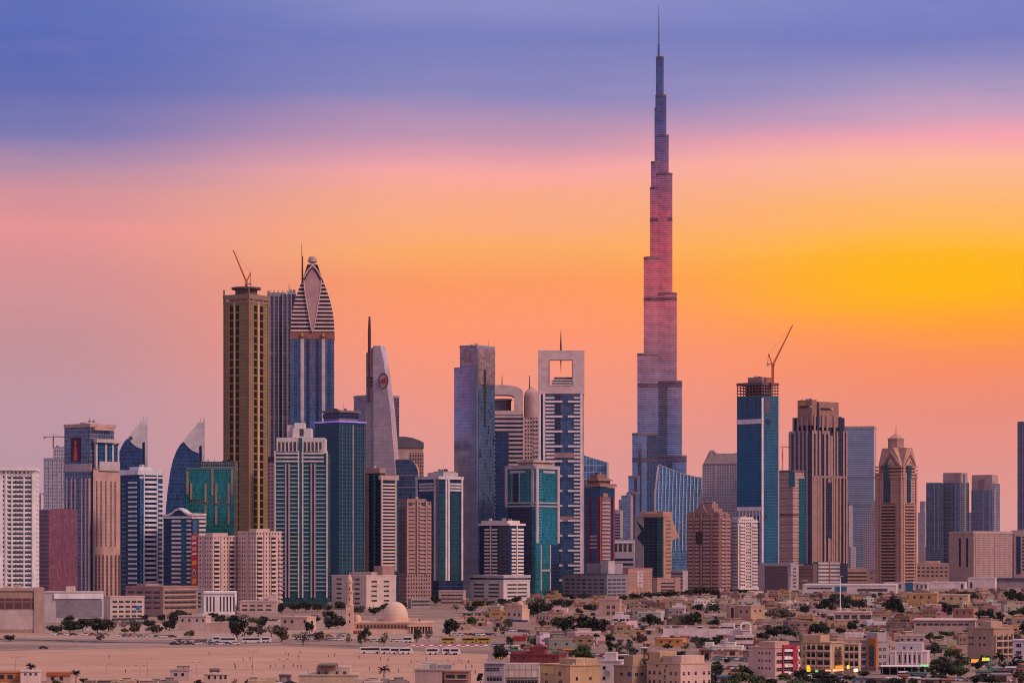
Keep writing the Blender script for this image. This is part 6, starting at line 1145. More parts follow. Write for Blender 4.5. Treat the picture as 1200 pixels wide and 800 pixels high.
def frond_mesh(seed, L):
    rnd = random.Random(seed); mb = MB()
    for i in range(26):
        a = i*2.4+rnd.random()*.3; e = rnd.uniform(-.35, 1.2); p = Vector((0, 0, 0)); d = Vector((math.cos(a)*math.cos(e), math.sin(a)*math.cos(e), math.sin(e))); side = Vector((-math.sin(a), math.cos(a), 0)); n = 5
        for k in range(n):
            q = p+d*L/n; w0 = .26*math.sin(math.pi*(k+.4)/(n+.6))+.03; w1 = .26*math.sin(math.pi*(k+1.4)/(n+.6))+.02
            mb.add([p-side*w0, p+side*w0, q+side*w1, q-side*w1], [(0, 1, 2, 3)]); mb.add([p-Vector((0,0,w0)), p+Vector((0,0,w0*.3)), q+Vector((0,0,w1*.3)), q-Vector((0,0,w1))], [(0, 1, 2, 3)])
            p = q; d = (d+Vector((0, 0, -.26))).normalized()
    return mb.mesh('fronds', bark)
FR = [frond_mesh(i, 2.9) for i in range(2)]; pt = MB()
for k in range(8): pt.cyl(0, 0, k*.75, (k+1)*.75, .3-.01*k, .24-.01*k, 8)
PT = pt.mesh('trunk', bark)
def palm(px, yb, w, h, label=None):
    NT[0] += 1; i = NT[0]; Y = YB(yb); u = Y/F; t = thing('palm_tree', label or say('date palm', px, yb), 'palm tree', (WX(px, Y), Y, 0), i*.9, 'date palms'); s = w*u/5.6; hh = h*u
    t.scale = (s, s, s); k = max(.15, (hh/s-1.6)/6); a = child('trunk', PT, t); a.scale = (1, 1, k); child('crown', FR[i % 2], t, LEAF['dark'] if i % 3 else LEAF['dusty'], (0, 0, 6*k))
for a in ((278, 748.5, 27, 30, 'dark', 'lone big bushy dark tree at the edge of the sand pitch'), (527.5, 746, 24, 22, 'dark', 'round dark tree between the mosque and the yellow school buses'),
          (682, 777, 25, 23, 'green', 'fresh green round tree beside the maroon hall'), (809, 732, 27, 17, 'dark', 'broad domed dark tree in the row of white villas'), (761, 734, 20, 16, 'dark', 'dark ragged tree before the white villas'),
          (12, 751, 13, 9, 'dark', 'small round shrub tree by the warehouse road')): tree(*a)
for px, yb, w, h, k in ((665, 744, 26, 23, 'dark'), (688, 745, 30, 25, 'dark'), (703, 743, 18, 20, 'dark'), (655, 738, 18, 16, 'dark'), (625, 722, 20, 18, 'dark'), (638, 720, 22, 17, 'dark'), (652, 714, 20, 14, 'dark'), (633, 711, 16, 12, 'dusty'), (665, 712, 16, 12, 'dark'), (617, 727, 16, 17, 'dark'),
        (591, 745, 12, 20, 'dusty'), (596, 736, 13, 12, 'dusty'), (679, 722, 12, 10, 'dark'), (692, 716, 16, 9, 'dark'), (714, 753, 17, 12, 'dark'), (751, 753, 16, 12, 'dusty'), (735, 764, 18, 14, 'dusty'), (713, 766, 11, 17, 'dark'), (827, 758, 25, 13, 'dark'), (840, 755, 14, 11, 'dark'), (803, 764, 14, 14, 'dusty'), (836, 733, 15, 9, 'dark'), (853, 733, 11, 7, 'dark'),
        (765, 701, 24, 9, 'dark'), (745, 702, 20, 8, 'dark'), (785, 700, 24, 9, 'dark'), (820, 697, 34, 11, 'dark'), (806, 699, 18, 9, 'dark'), (838, 698, 14, 8, 'dark'), (868, 695, 20, 6, 'dark'), (818, 716, 16, 10, 'dark'), (836, 717, 18, 11, 'dark'), (908, 727, 24, 16, 'dusty'), (922, 726, 20, 15, 'dusty'), (944, 719, 14, 11, 'dark'), (907, 747, 24, 17, 'dark'), (921, 745, 16, 13, 'dark'), (893, 749, 14, 9, 'dark'), (962, 745, 26, 18, 'dark'), (984, 742, 16, 8, 'dark'), (998, 739, 12, 12, 'dark'),
        (975, 716, 24, 20, 'dark'), (992, 714, 22, 16, 'dark'), (1007, 713, 20, 12, 'dark'), (962, 715, 16, 10, 'dark'), (1048, 722, 18, 24, 'dark'), (1040, 716, 14, 15, 'dark'), (1055, 722, 12, 17, 'dark'), (1033, 699, 10, 6, 'dark'), (1110, 724, 14, 18, 'dark'), (1117, 717, 14, 11, 'dark'), (1103, 713, 9, 9, 'dark'), (1130, 700, 18, 8, 'dark'), (1142, 706, 10, 12, 'dark'), (1150, 727, 16, 14, 'dark'), (1161, 728, 14, 16, 'dark'), (1172, 727, 12, 11, 'dark'),
        (1185, 707, 18, 17, 'dark'), (1197, 708, 16, 16, 'dark'), (1186, 722, 12, 9, 'dark'), (1196, 721, 14, 11, 'dark'), (1029, 746, 17, 9, 'green'), (1111, 746, 12, 8, 'green'), (1096, 793, 16, 16, 'green'), (1108, 794, 20, 20, 'dark'), (1122, 794, 22, 17, 'green'), (1193, 751, 14, 14, 'dusty'), (1147, 785, 13, 11, 'dark'), (1080, 789, 10, 9, 'dark'), (1200, 742, 12, 12, 'dark'),
        (886, 805, 26, 16, 'green'), (858, 806, 20, 12, 'green'), (920, 797, 16, 9, 'green'), (938, 795, 18, 12, 'dark'), (960, 797, 22, 12, 'dark'), (975, 797, 14, 8, 'dark'), (1021, 806, 14, 12, 'dark'), (1050, 806, 20, 15, 'dark'), (903, 803, 18, 10, 'dark'), (996, 797, 16, 7, 'dark'), (1012, 793, 16, 9, 'dark'), (840, 783, 10, 9, 'dark'), (852, 777, 9, 7, 'dark'), (563, 800, 9, 13, 'dark'), (604, 766, 9, 6, 'dark'),
        (82, 741, 24, 16, 'dark'), (66, 742, 20, 12, 'dark'), (97, 739, 18, 15, 'dark'), (114, 741, 22, 18, 'dark'), (127, 740, 16, 14, 'dark'), (146, 737, 14, 11, 'dusty'), (158, 742, 18, 15, 'dusty'), (175, 735, 16, 11, 'dark'), (180, 742, 18, 12, 'dusty'), (198, 739, 18, 16, 'dark'), (205, 730, 16, 14, 'dark'), (214, 725, 20, 12, 'dark'), (190, 728, 12, 9, 'dark'), (170, 727, 10, 8, 'dark'), (222, 746, 14, 9, 'dusty'),
        (250, 724, 12, 7, 'dark'), (303, 746, 16, 14, 'dusty'), (318, 746, 18, 15, 'dusty'), (330, 752, 22, 18, 'dusty'), (355, 757, 20, 20, 'dusty'), (374, 751, 14, 12, 'dusty'), (363, 741, 12, 14, 'dark'), (385, 737, 12, 12, 'dark'), (396, 736, 18, 16, 'dark'), (428, 752, 13, 17, 'dark'), (409, 757, 9, 18, 'dusty'), (423, 757, 8, 18, 'dusty'), (450, 759, 14, 20, 'dusty'), (488, 752, 12, 18, 'dusty'), (503, 752, 11, 17, 'dusty'), (330, 719, 12, 13, 'dark'), (346, 716, 16, 12, 'dark'), (358, 717, 16, 13, 'dark'), (372, 716, 14, 11, 'dark'), (384, 716, 12, 9, 'dark'), (400, 714, 16, 11, 'dark'), (421, 719, 18, 10, 'dusty'), (438, 720, 16, 11, 'dark'), (450, 716, 14, 11, 'dark'), (471, 713, 12, 8, 'dark'), (510, 709, 12, 12, 'dark'), (545, 712, 16, 10, 'dusty'), (560, 712, 16, 10, 'dark'), (575, 711, 14, 9, 'dark'), (590, 709, 18, 9, 'dark'), (535, 716, 12, 9, 'dusty'), (552, 717, 14, 9, 'dark'), (604, 706, 16, 8, 'dark'),
        (118, 751, 10, 8, 'dusty'), (98, 800, 10, 7, 'dark'), (68, 805, 14, 10, 'green'), (275, 803, 8, 9, 'dusty'), (730, 704, 12, 8, 'dark'), (685, 701, 16, 7, 'dark'), (668, 703, 14, 8, 'dark')): tree(px, yb, w, h, k)
for a in ((450, 800, 17, 21, 'spiky date palm on the near side of the sand pitch'), (36, 793, 14, 16, 'date palm at the pitch edge beside the small white house'), (89, 800, 13, 16, 'date palm by the rust-roofed sheds'), (1125, 793, 16, 27, 'tall date palm rising from the green trees by the villas'), (1171, 788, 18, 24, 'bushy date palm before the tall brown balcony block'), (635, 750, 11, 24, 'tall date palm by the cream villa and dark trees'), (654, 747, 10, 22, 'slim date palm at the edge of the dark tree clump'), (1103, 757, 9, 18, 'slim date palm behind the pilastered white villa'), (82, 738, 14, 18, 'date palm before the off-white store'), (870, 752, 8, 14, 'short date palm by the white arch gate'), (1193, 782, 14, 16, 'date palm at the end white house'), (698, 757, 9, 15, 'date palm near the ochre block')): palm(*a)

# ------------------------------------------------------------------ houses of the old quarter
HC_ = [('sandy', (.42,.285,.205)), ('pink', (.46,.285,.24)), ('pale', (.54,.39,.32)), ('cream', (.53,.38,.29)), ('off-white', (.58,.46,.41)), ('brown', (.25,.155,.12)), ('rosy', (.34,.175,.15)), ('greyish', (.32,.25,.23)), ('tan', (.36,.23,.165)), ('ochre', (.48,.27,.14)), ('white', (.70,.59,.55)), ('sandy', (.46,.33,.25)), ('brown', (.30,.19,.15)), ('tan', (.43,.28,.20)), ('pink', (.50,.32,.275)), ('brown', (.26,.165,.135))]
def pane(w, h): return MB().box(-w/2, w/2, -.06, .2, 0, h).mesh('window', winG)
WINS = [pane(1.1, 1.3), pane(1.6, 1.4), pane(.8, 1.7), pane(2.2, 1.3)]
DOOR = MB().box(-.7, .7, -.08, .2, 0, 2.3).mesh('door', wall((.09,.05,.04)))
TANK = MB().cyl(0, 0, 0, 1.5, .75, n=10).mesh('water_tank', wPALE); AC = MB().box(-.7, .7, -.4, .4, 0, .9).mesh('roof_unit', wGREY); ACD = MB().box(-.9, .9, -.5, .5, 0, .8).mesh('roof_unit', wDARK)
DISH = MB().lathe(0, 0, [(.05, .9), (.5, 1.0), (.8, 1.25)], 10).tube((0, 0, 0), (0, 0, .95), .06).mesh('dish', wPALE)
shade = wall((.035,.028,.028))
def archetype(seed):
    rnd = random.Random(seed); W = rnd.uniform(9, 16); D = rnd.uniform(8, 13); H = rnd.choice((3.7, 4.1, 4.1, 6.4, 6.9, 7.3)); feats = []
    w = MB(); w.box(-W/2, W/2, -D/2, D/2, 0, H)
    side = rnd.choice((-1, 1)); aw = rnd.uniform(3, 6); ah = H*rnd.uniform(.5, .75) if H > 6 else H+rnd.uniform(.8, 2.6)
    w.box(*sorted((side*(W/2-.05), side*(W/2+aw))), -D/2+rnd.uniform(.5, 3), D/2-.6, 0, ah)                           # annex
    p = MB()
    for a, b, c, d in ((-W/2-.12, W/2+.12, -D/2-.12, -D/2+.2), (-W/2-.12, W/2+.12, D/2-.2, D/2+.12), (-W/2-.12, -W/2+.2, -D/2+.2, D/2-.2), (W/2-.2, W/2+.12, -D/2+.2, D/2-.2)): p.box(a, b, c, d, H-.05, H+.8)
    up = None
    if rnd.random() < .65:
        a = rnd.uniform(-W/2+.6, 0); b = min(a+rnd.uniform(3, W*.55), W/2-.5); h = rnd.uniform(1.8, 3.2); up = MB().box(a, b, -D/2+.9, D/2-1, H-.02, H+h); feats.append('with a roof room')
        up.box(a-.25, b+.25, -D/2+.6, D/2-.8, H+h, H+h+.22)
    slots = []
    for fl in range(2 if H > 6 else 1):
        n = rnd.choice((2, 3, 4, 5)); k = rnd.randrange(4)
        for i in range(n):
            if rnd.random() < .9: slots.append(((i+.5)*W/n-W/2+rnd.uniform(-.4, .4), 1.1+fl*3.3, k))
    port = None
    if rnd.random() < .55:
        a = rnd.uniform(-W/2+.3, W/2-4.6); port = (a, a+rnd.uniform(2.6, 4.2)); feats.append('with a dark carport')
    fence = MB(); f = rnd.uniform(4, 7); fw = W/2+rnd.uniform(1, 4); fence.box(-fw, fw*.25, -D/2-f, -D/2-f+.25, 0, 2.1); fence.box(fw*.25+2.6, fw, -D/2-f, -D/2-f+.25, 0, 2.1); fence.box(fw-.25, fw, -D/2-f+.25, D/2, 0, 2.1); fence.box(-fw, -fw+.25, -D/2-f+.25, D/2, 0, 2.1)
    tk = rnd.random() < .5
    if tk: feats.append('with a roof tank')
    if not feats: feats.append('with a bare flat roof')
    return dict(W=W, D=D, H=H, wall=w.mesh('wall', wCREAM), par=p.mesh('parapet', wCREAM), up=up.mesh('upper_block', wCREAM) if up else None, slots=slots, tk=tk, na=rnd.choice((2, 3, 4, 5)), feats=feats, door=rnd.uniform(-W/3, W/3), seed=seed,
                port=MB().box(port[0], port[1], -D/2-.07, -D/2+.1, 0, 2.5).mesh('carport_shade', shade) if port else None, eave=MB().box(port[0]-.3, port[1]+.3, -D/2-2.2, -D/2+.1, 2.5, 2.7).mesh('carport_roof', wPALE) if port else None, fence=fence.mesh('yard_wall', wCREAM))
ARCH = [archetype(100+i) for i in range(24)]
PLACED = []
def house(px, yb, A, col, sx, rz):
    NH[0] += 1; Y = YB(yb); X = WX(px, Y); cw, c = col
    rnd = random.Random(NH[0]*7); m = wall(tuple(q*rnd.choice((.85, 1., 1.1)) for q in c)); m2 = wall(tuple(min(.75, q*1.15) for q in c))
    st = 'two-storey' if A['H'] > 6 else 'single-storey'
    t = thing('house', say(f'{cw} {st} house {rnd.choice(A["feats"])}', px, yb), 'house', (X, Y+A['D']/2, 0), rz, 'flat-roofed houses of the old quarter'); t.scale = (sx, sx, sx*.97)
    child('wall', A['wall'], t, m); child('parapet', A['par'], t, m2); child('yard_wall', A['fence'], t, wall(rnd.choice(HC_)[1]))
    if A['up']: child('upper_block', A['up'], t, m2 if rnd.random() < .5 else m)
    if A['port']: child('carport_shade', A['port'], t); child('carport_roof', A['eave'], t)
    for x, z, k in A['slots']: child('window', WINS[k], t, None, (x, -A['D']/2, z))
    child('door', DOOR, t, None, (A['door'], -A['D']/2, 0))
    if A['tk']: child('water_tank', TANK, t, None, (rnd.uniform(-A['W']/3, A['W']/3), rnd.uniform(0, A['D']/4), A['H']))
    for i in range(A['na']): child('roof_unit', rnd.choice((AC, ACD)), t, None, (rnd.uniform(-A['W']/2.4, A['W']/2.4), -A['D']/4, A['H']))
    if rnd.random() < .4: child('dish', DISH, t, None, (rnd.uniform(-A['W']/3, A['W']/3), -A['D']/3, A['H']))
def free(px, yb, W, H, s, front=14):
    Y = YB(yb); u = Y/F; hw = W*s/2/u*1.06; top = H0+(HC-(H+1.5)*s)*F/Y; X = WX(px, Y)
    for x0, x1, ya, yv, Yh in HERO:
        if px+hw < x0 or px-hw > x1: continue
        if Y < Yh and top < yv-3: return False                      # would hide a known building
        if Y >= Yh-front and Y < Yh+45: return False                # would stand inside it
    for x0, x1, yv, Yt in TREES:
        if px+hw < x0 or px-hw > x1: continue
        if (Y < Yt and top < yv) or abs(Y-Yt) < 6: return False
    for X2, Y2, r, d in PLACED:
        if abs(X-X2) < (W*s/2+r) and abs(Y-Y2) < d: return False
    return True
rh = random.Random(21); yb = 696.5
KEEP = ((591, 630, 733, 748), (700, 735, 722, 734), (686, 722, 764, 774), (836, 877, 768, 788), (575, 585, 742, 775))
def kept(px, yb): return any(a < px < b and c < yb < d for a, b, c, d in KEEP)
while yb < 808:
    x = (548 if yb < 734 else 578 if yb < 775 else 834)+rh.random()*12
    while x < 1218:
        A = rh.choice(ARCH); s = rh.uniform(.7, 1.04); u = YB(yb)/F; hw = A['W']*s/2/u; x += hw
        q = yb+rh.uniform(-1.2, 1.2)
        if not kept(x, q) and NH[0] < 262 and rh.random() < .96 and free(x, q, A['W'], A['H'], s):
            house(x, q, A, rh.choice(HC_), s, rh.uniform(-.3, .25)); PLACED.append((WX(x, YB(q)), YB(q), A['W']*s/2+1, 13)); x += hw*1.1
        x += hw*.2+rh.random()*hw*.7
    yb += 3.6+(yb-696)*.048
for k in range(1500):                                                  # fill the gaps that are left
    if NH[0] >= 266: break
    q = 699+103*rh.random(); px = rh.uniform(546 if q < 734 else 578 if q < 776 else 834, 1212); A = rh.choice(ARCH); s = rh.uniform(.62, .85)
    if kept(px, q) or not free(px, q, A['W'], A['H'], s, 8): continue
    house(px, q, A, rh.choice(HC_), s, rh.uniform(-.3, .25)); PLACED.append((WX(px, YB(q)), YB(q), A['W']*s/2, 10))
for px in (98, 122, 146, 172, 196, 284, 300, 436, 466, 560):           # the near edge of the pitch
    A = ARCH[(px*5) % 24]; q = 806+(px*7) % 5
    if A['H'] > 6: A = ARCH[[i for i in range(24) if ARCH[i]['H'] < 6][px % 5]]
    if free(px, q, A['W'], A['H'], .62, 5): house(px, q, A, HC_[px % 9], .62, .1); PLACED.append((WX(px, YB(q)), YB(q), A['W']*.33, 8))
for i, px in enumerate((88, 110, 134, 160, 185, 212, 232, 290, 345, 430, 476, 484)):
    q = 801+(px*3) % 4; o_ = (px, q)
    if free(px, q, 3, 1, 1., 3): tree(px, q, 7+px % 5, 6+px % 4, ('dark', 'dusty', 'green')[i % 3], group='dusty trees by the near edge of the pitch')
print('houses', NH[0])
# trees grown up between the houses, and the belt of dusty trees before the tower feet
for k in range(170):
    q = 699+105*rh.random()**1.1; px = rh.uniform(548 if q < 736 else 578 if q < 776 else 834, 1206); w_ = rh.uniform(9, 19)*(.6+.5*(q-690)/100); h_ = w_*rh.uniform(.7, 1.2)
    if kept(px, q) or not free(px, q, 3.5, h_*YB(q)/F-1.5, 1., 4): continue
    PLACED.append((WX(px, YB(q)), YB(q), 2.5, 6)); tree(px, q, w_, h_, rh.choice(('dark', 'dark', 'dark', 'green', 'dusty')))
for k in range(46):
    px = rh.uniform(55, 400); q = rh.choice((rh.uniform(728, 733), rh.uniform(735, 745))); w_ = rh.uniform(9, 18); h_ = w_*rh.uniform(.6, .95)
    if not free(px, q, 3., h_*YB(q)/F*.5, 1., 4): continue
    tree(px, q, w_, h_, rh.choice(('dark', 'dark', 'dusty', 'dusty')), group='dusty trees before the tower feet')
# by the car park and road on the pitch side
for px, q, ci in ((305, 735, 3), (160, 747.5, 2), (200, 748, 0), (395, 745, 8), (556, 733, 1), (536, 738, 3), (560, 741, 0), (182, 733, 8), (352, 747, 1), (228, 742, 2)):
    A = ARCH[(px*7) % 24]
    if free(px, q, A['W'], A['H'], .8): house(px, q, A, HC_[ci], .8, .1); PLACED.append((WX(px, YB(q)), YB(q), A['W']*.4, 13))
# sheds and lean-tos in the yards
SH = []
for k in range(8):
    r_ = random.Random(k+300); w_, d_2, h_ = r_.uniform(3, 7.5), r_.uniform(2.5, 4), r_.uniform(2.2, 3.2)
    SH.append((w_, h_, MB().box(-w_/2, w_/2, -d_2/2, d_2/2, 0, h_).mesh('wall', wCREAM), MB().prism([(-w_/2-.25, -d_2/2-.4), (w_/2+.25, -d_2/2-.4), (w_/2+.25, d_2/2+.3), (-w_/2-.25, d_2/2+.3)], h_-.02, [h_+.15, h_+.15, h_+.5, h_+.5]).mesh('roof', wCREAM), MB().box(-w_*.25, w_*.2, -d_2/2-.05, -d_2/2+.1, 0, h_*.8).mesh('door', shade)))
SC_ = [('rust-roofed', (.26,.10,.05)), ('pale-roofed', (.55,.47,.45)), ('dark-roofed', (.06,.05,.06)), ('blue-roofed', (.04,.10,.2)), ('grey-roofed', (.26,.24,.25)), ('green-roofed', (.03,.14,.08)), ('red-roofed', (.32,.05,.04)), ('orange-roofed', (.45,.19,.05)), ('dark-roofed', (.06,.05,.06)), ('pale-roofed', (.55,.47,.45))]
ns = 0
NS = 0
while ns < 900 and NS < 230:
    q = 700+106*rh.random()**.9; px = rh.uniform(545 if q < 734 else 578 if q < 776 else 834, 1210); w_, h_, a, b, c = rh.choice(SH)
    ns += 1
    if kept(px, q) or not free(px, q, w_, h_, 1., 4): continue
    NS += 1; PLACED.append((WX(px, YB(q)), YB(q), w_/2, 5)); cn, cc_ = rh.choice(SC_); hn, hcc = rh.choice(HC_)
    t = thing('shed', say(f'small {cn} {hn} shed', px, q), 'shed', (WX(px, YB(q)), YB(q), 0), rh.uniform(-.3, .3), 'yard sheds of the old quarter')
    child('wall', a, t, wall(hcc)); child('roof', b, t, wall(cc_)); child('door', c, t)
# low bushes in yards and along walls
BU = [crown_mesh(80+i, 1.6, 1.0, 170, leaf=.3, zc=.9) for i in range(4)]
for me in BU: me.materials.append(bark)
nb = 0
for k in range(560):
    if k < 450: q = 699+108*rh.random(); px = rh.uniform(548 if q < 736 else 578 if q < 776 else 700, 1205)
    else: q = rh.choice((rh.uniform(727, 741), rh.uniform(741, 753))); px = rh.uniform(60, 400)
    if nb >= 285 or kept(px, q) or not free(px, q, 2.5, .6, 1., 3): continue
    nb += 1; sc_ = rh.uniform(.8, 1.9); kind = rh.choice(('dark', 'dark', 'dusty', 'green'))
    o = child('bush', BU[k % 4], None, LEAF[kind]); o.location = (WX(px, YB(q)), YB(q), 0); o.scale = (sc_*rh.uniform(.9, 1.5), sc_, sc_); o.rotation_euler = (0, 0, k)
    tag(o, say({'dark': 'low dark', 'dusty': 'low dusty', 'green': 'low green'}[kind]+' bush', px, q), 'bush', 'bushes in yards and along walls')
print('bushes', nb)
print('houses', NH[0], 'trees', NT[0])

# ------------------------------------------------------------------ vehicles
tyre = paint((.015,.015,.016), .8); vglass = glass((.015,.018,.025), 5, 5, None, .02, .1, .08, .1)
def carbody(L, prof, w):
    return MB().slab([(x*L, z) for x, z in prof], -w/2, w/2)
CARB = carbody(4.6, [(-.5,.35),(.5,.35),(.5,.75),(.44,.88),(.24,.95),(.2,.95),(-.34,.97),(-.48,.95),(-.5,.8)], 1.8).mesh('body', wWHITE)
CABM = MB().prism([(-1.75,-.82),(1.2,-.82),(1.2,.82),(-1.75,.82)], .95, 1.48, [(-1.2,-.66),(.5,-.66),(.5,.66),(-1.2,.66)]).mesh('cabin', vglass)
CROOF = MB().box(-1.15, .45, -.62, .62, 1.47, 1.53).mesh('roof', wWHITE)
WHE = MB().tube((0, -.12, 0), (0, .12, 0), .33, n=12).mesh('wheel', tyre)
def car(px, yb, col, cname, rz=0., what='car', label=None, group='parked cars'):
    Y = YB(yb); m = paint(col, .3, name='car_paint'); t = thing('parked_car', label or say(f'{cname} parked car', px, yb), 'car', (WX(px, Y), Y, 0), rz, group)
    child('body', CARB, t, m); child('cabin', CABM, t); child('roof', CROOF, t, m)
    for x in (-1.4, 1.4):
        for y in (-.85, .85): child('wheel', WHE, t, None, (x, y, .33))
CC = [((.72,.72,.72), 'white'), ((.72,.72,.72), 'white'), ((.45,.45,.47), 'silver'), ((.02,.02,.025), 'black'), ((.70,.68,.64), 'pearl white'), ((.10,.12,.2), 'dark blue'), ((.35,.04,.03), 'red'), ((.20,.19,.19), 'grey')]
rc = random.Random(5)
def carrow(x0, x1, y0, y1, n, rz=0., sk=.08):
    for i in range(n):
        if rc.random() < sk: continue
        f = (i+.5)/n; c = rc.choice(CC); car(x0+(x1-x0)*f+rc.uniform(-.6, .6), y0+(y1-y0)*f, *c, rz=rz+rc.uniform(-.15, .15))
carrow(594, 632, 739, 741, 8, .3); carrow(702, 734, 727.5, 729, 6, .1); carrow(688, 722, 768, 770, 6, .2); carrow(838, 876, 772, 774, 6, .4); carrow(842, 878, 783, 785, 6, .2); carrow(205, 250, 751.5, 752, 9, .15); carrow(345, 400, 749, 750, 9, .2); carrow(150, 178, 730, 731, 6, .5); carrow(60, 120, 737, 738, 5, .3); carrow(560, 586, 730, 727, 4, .1)
carrow(1000, 1090, 799, 798, 10, .1); carrow(1100, 1195, 797, 799, 9, .1); carrow(905, 990, 792.5, 793.5, 8, .1); carrow(300, 345, 801, 802, 5, 0.); carrow(576, 600, 757, 758, 4, .2); carrow(782, 870, 750, 750, 10, .05, .35); carrow(660, 700, 757, 757, 5, .2); carrow(120, 170, 727.5, 727.5, 5, .1)
carrow(133, 205, 745.5, 746.5, 12, .2); carrow(60, 128, 743.5, 744.5, 9, .3); carrow(330, 402, 745.5, 746, 11, .15); carrow(296, 340, 727.8, 727, 8, .1); carrow(420, 480, 751, 751.5, 8, .2); carrow(530, 580, 744.5, 744, 8, .2); carrow(200, 280, 755.3, 754.8, 9, .05, .3)
car(51, 760, (.02,.02,.025), 'black', 0, label='small black car alone on the road along the pitch'); car(845, 803, (.7,.7,.7), 'white', 0, label='white car at the corner of the big stepped beige block'); car(318, 803, (.5,.03,.03), 'red', 0, label='red car near the dark shuttered shed'); car(585, 771, (.75,.5,.02), 'yellow', .3, label='yellow taxi-like car by the maroon hall')
def bus(px, yb, L, col, label, group, rz, H=3.1):
    Y = YB(yb); m = paint(col, .35, name='bus_paint'); t = thing('bus', label, 'bus', (WX(px, Y), Y, 0), rz, group)
    ob('body', MB().slab([(-L/2, .4), (L/2, .4), (L/2, 1.5), (L/2-.3, H-.25), (L/2-.7, H), (-L/2+.3, H), (-L/2, H-.3)], -1.25, 1.25), m, t)
    for s in (-1, 1): ob('window_band', MB().box(-L/2+.5, L/2-1.2, s*1.25-.05, s*1.25+.05, 1.6, 2.55), vglass, t)
    ob('windscreen', MB().slab([(L/2-.02, 1.45), (L/2+.04, 1.45), (L/2-.24, H-.35), (L/2-.3, H-.35)], -1.1, 1.1), vglass, t); ob('roof_unit', MB().box(-1.6, 1.2, -.8, .8, H, H+.25), wPALE, t)
    for x in (-L/2+2, L/2-2):
        for y in (-1.15, 1.15): o = child('wheel', WHE, t, None, (x, y, .48)); o.scale = (1.4, 1.2, 1.4)
wh = (.56,.53,.53)
for i, (px, yb, L, lab) in enumerate(((434, 765.2, 10, 'white coach heading the line along the pitch before the mosque'), (453.5, 765.5, 7, 'white minibus second in the line before the mosque'), (465, 766, 6.5, 'white minibus third in the line before the mosque'), (475, 766, 6.5, 'white minibus closing the line before the mosque'), (507, 766.5, 6.5, 'white minibus apart from the line, nearer the round dark tree'), (525, 766.5, 6, 'white minibus at the pitch corner below the round dark tree'), (533, 766.6, 5, 'short white van behind the pitch corner minibus'), (267.5, 753, 9, 'white bus parked just beside the lone big bushy tree'), (295, 753, 10.5, 'long white bus past the lone big bushy tree'), (311, 752.5, 6, 'white van tailing the long white bus'), (478, 752.5, 6, 'white minibus parked before the mosque arcade'), (254, 752, 5, 'white delivery van by the first parked bus'))): bus(px, yb, L, wh, lab, 'white buses round the pitch', .25 if i % 2 else .15)
for px, lab in ((525.5, 'yellow school bus half behind the round dark tree'), (549.5, 'yellow school bus in the middle of the yellow line'), (567, 'yellow school bus at the end of the yellow line')): bus(px, 753.2, 7.5, (.45,.27,.03), lab, 'yellow school buses', .1)
bus(726, 731, 9, (.10,.16,.26), 'blue grey bus on the street by the arched villa', 'street buses', .1)

# ------------------------------------------------------------------ barriers, lamps, masts
for i in range(18):
    px = 479+i*5.3; Y = YB(757.2); t = thing('barrier', f'red and white plastic barrier, {(["first"]+ORD)[i]} from the mosque arcade end', 'barrier', (WX(px, Y), Y, 0), .05, 'barriers in front of the school buses')
    ob('base', MB().prism([(-.95,-.35),(.95,-.35),(.95,.35),(-.95,.35)], 0, .35), paint((.55,.04,.06)) if i % 2 else wWHITE, t); ob('rail', MB().prism([(-.95,-.28),(.95,-.28),(.95,.28),(-.95,.28)], .35, 1., [(-.9,-.12),(.9,-.12),(.9,.12),(-.9,.12)]), wWHITE if i % 2 else paint((.55,.04,.06)), t)
def lamp(px, yb, yt, label, name='street_lamp', two=True, r=.12):
    Y = YB(yb); z = WZ(yt, Y); t = thing(name, label, 'street lamp' if name == 'street_lamp' else 'light mast', (WX(px, Y), Y, 0), .2, 'street lamps' if name == 'street_lamp' else None)
    ob('pole', MB().cyl(0, 0, 0, z, r, r*.55, 8), pSTEEL if name == 'street_lamp' else wWHITE, t)
    if name == 'street_lamp':
        for s in ((-1, 1) if two else (1,)): ob('arm', MB().tube((0, 0, z-.1), (s*1.5, 0, z+.25), .06), pSTEEL, t); ob('lamp_head', MB().box(s*1.5-.4, s*1.5+.4, -.15, .15, z+.18, z+.33), pDARK, t)
    else:
        ob('lamp_ring', MB().cyl(0, 0, z-.2, z+.5, r*3.2, r*3.2, 12), pSTEEL, t)
        for a in range(4): ob('floodlight', MB().box(math.cos(a*1.57)*r*4-.35, math.cos(a*1.57)*r*4+.35, math.sin(a*1.57)*r*4-.35, math.sin(a*1.57)*r*4+.35, z-.5, z-.2), pDARK, t)
lamp(984.8, 722, 675, 'tall white light mast standing by the square-windowed school', 'light_mast', r=.55); lamp(925.7, 722, 673, 'thinner pale light mast by the dusty trees', 'light_mast', r=.32)
for px, yb, yt in ((296, 790, 763), (173, 792, 772), (125, 789, 778), (164, 791, 780), (230, 793, 776), (18, 786, 770), (382, 731, 708), (485, 791, 775), (332, 792, 773), (636, 772, 750), (560, 760, 742), (515, 760, 744), (660, 776, 757), (1085, 796, 780), (930, 796, 780), (1200, 797, 780), (1160, 795, 778), (576, 770, 752), (90, 757, 740), (30, 757, 741), (150, 757, 742), (325, 726, 712), (520, 722, 708)): lamp(px, yb, yt, say('slim grey street lamp', px, yb), two=px % 2 < 1)

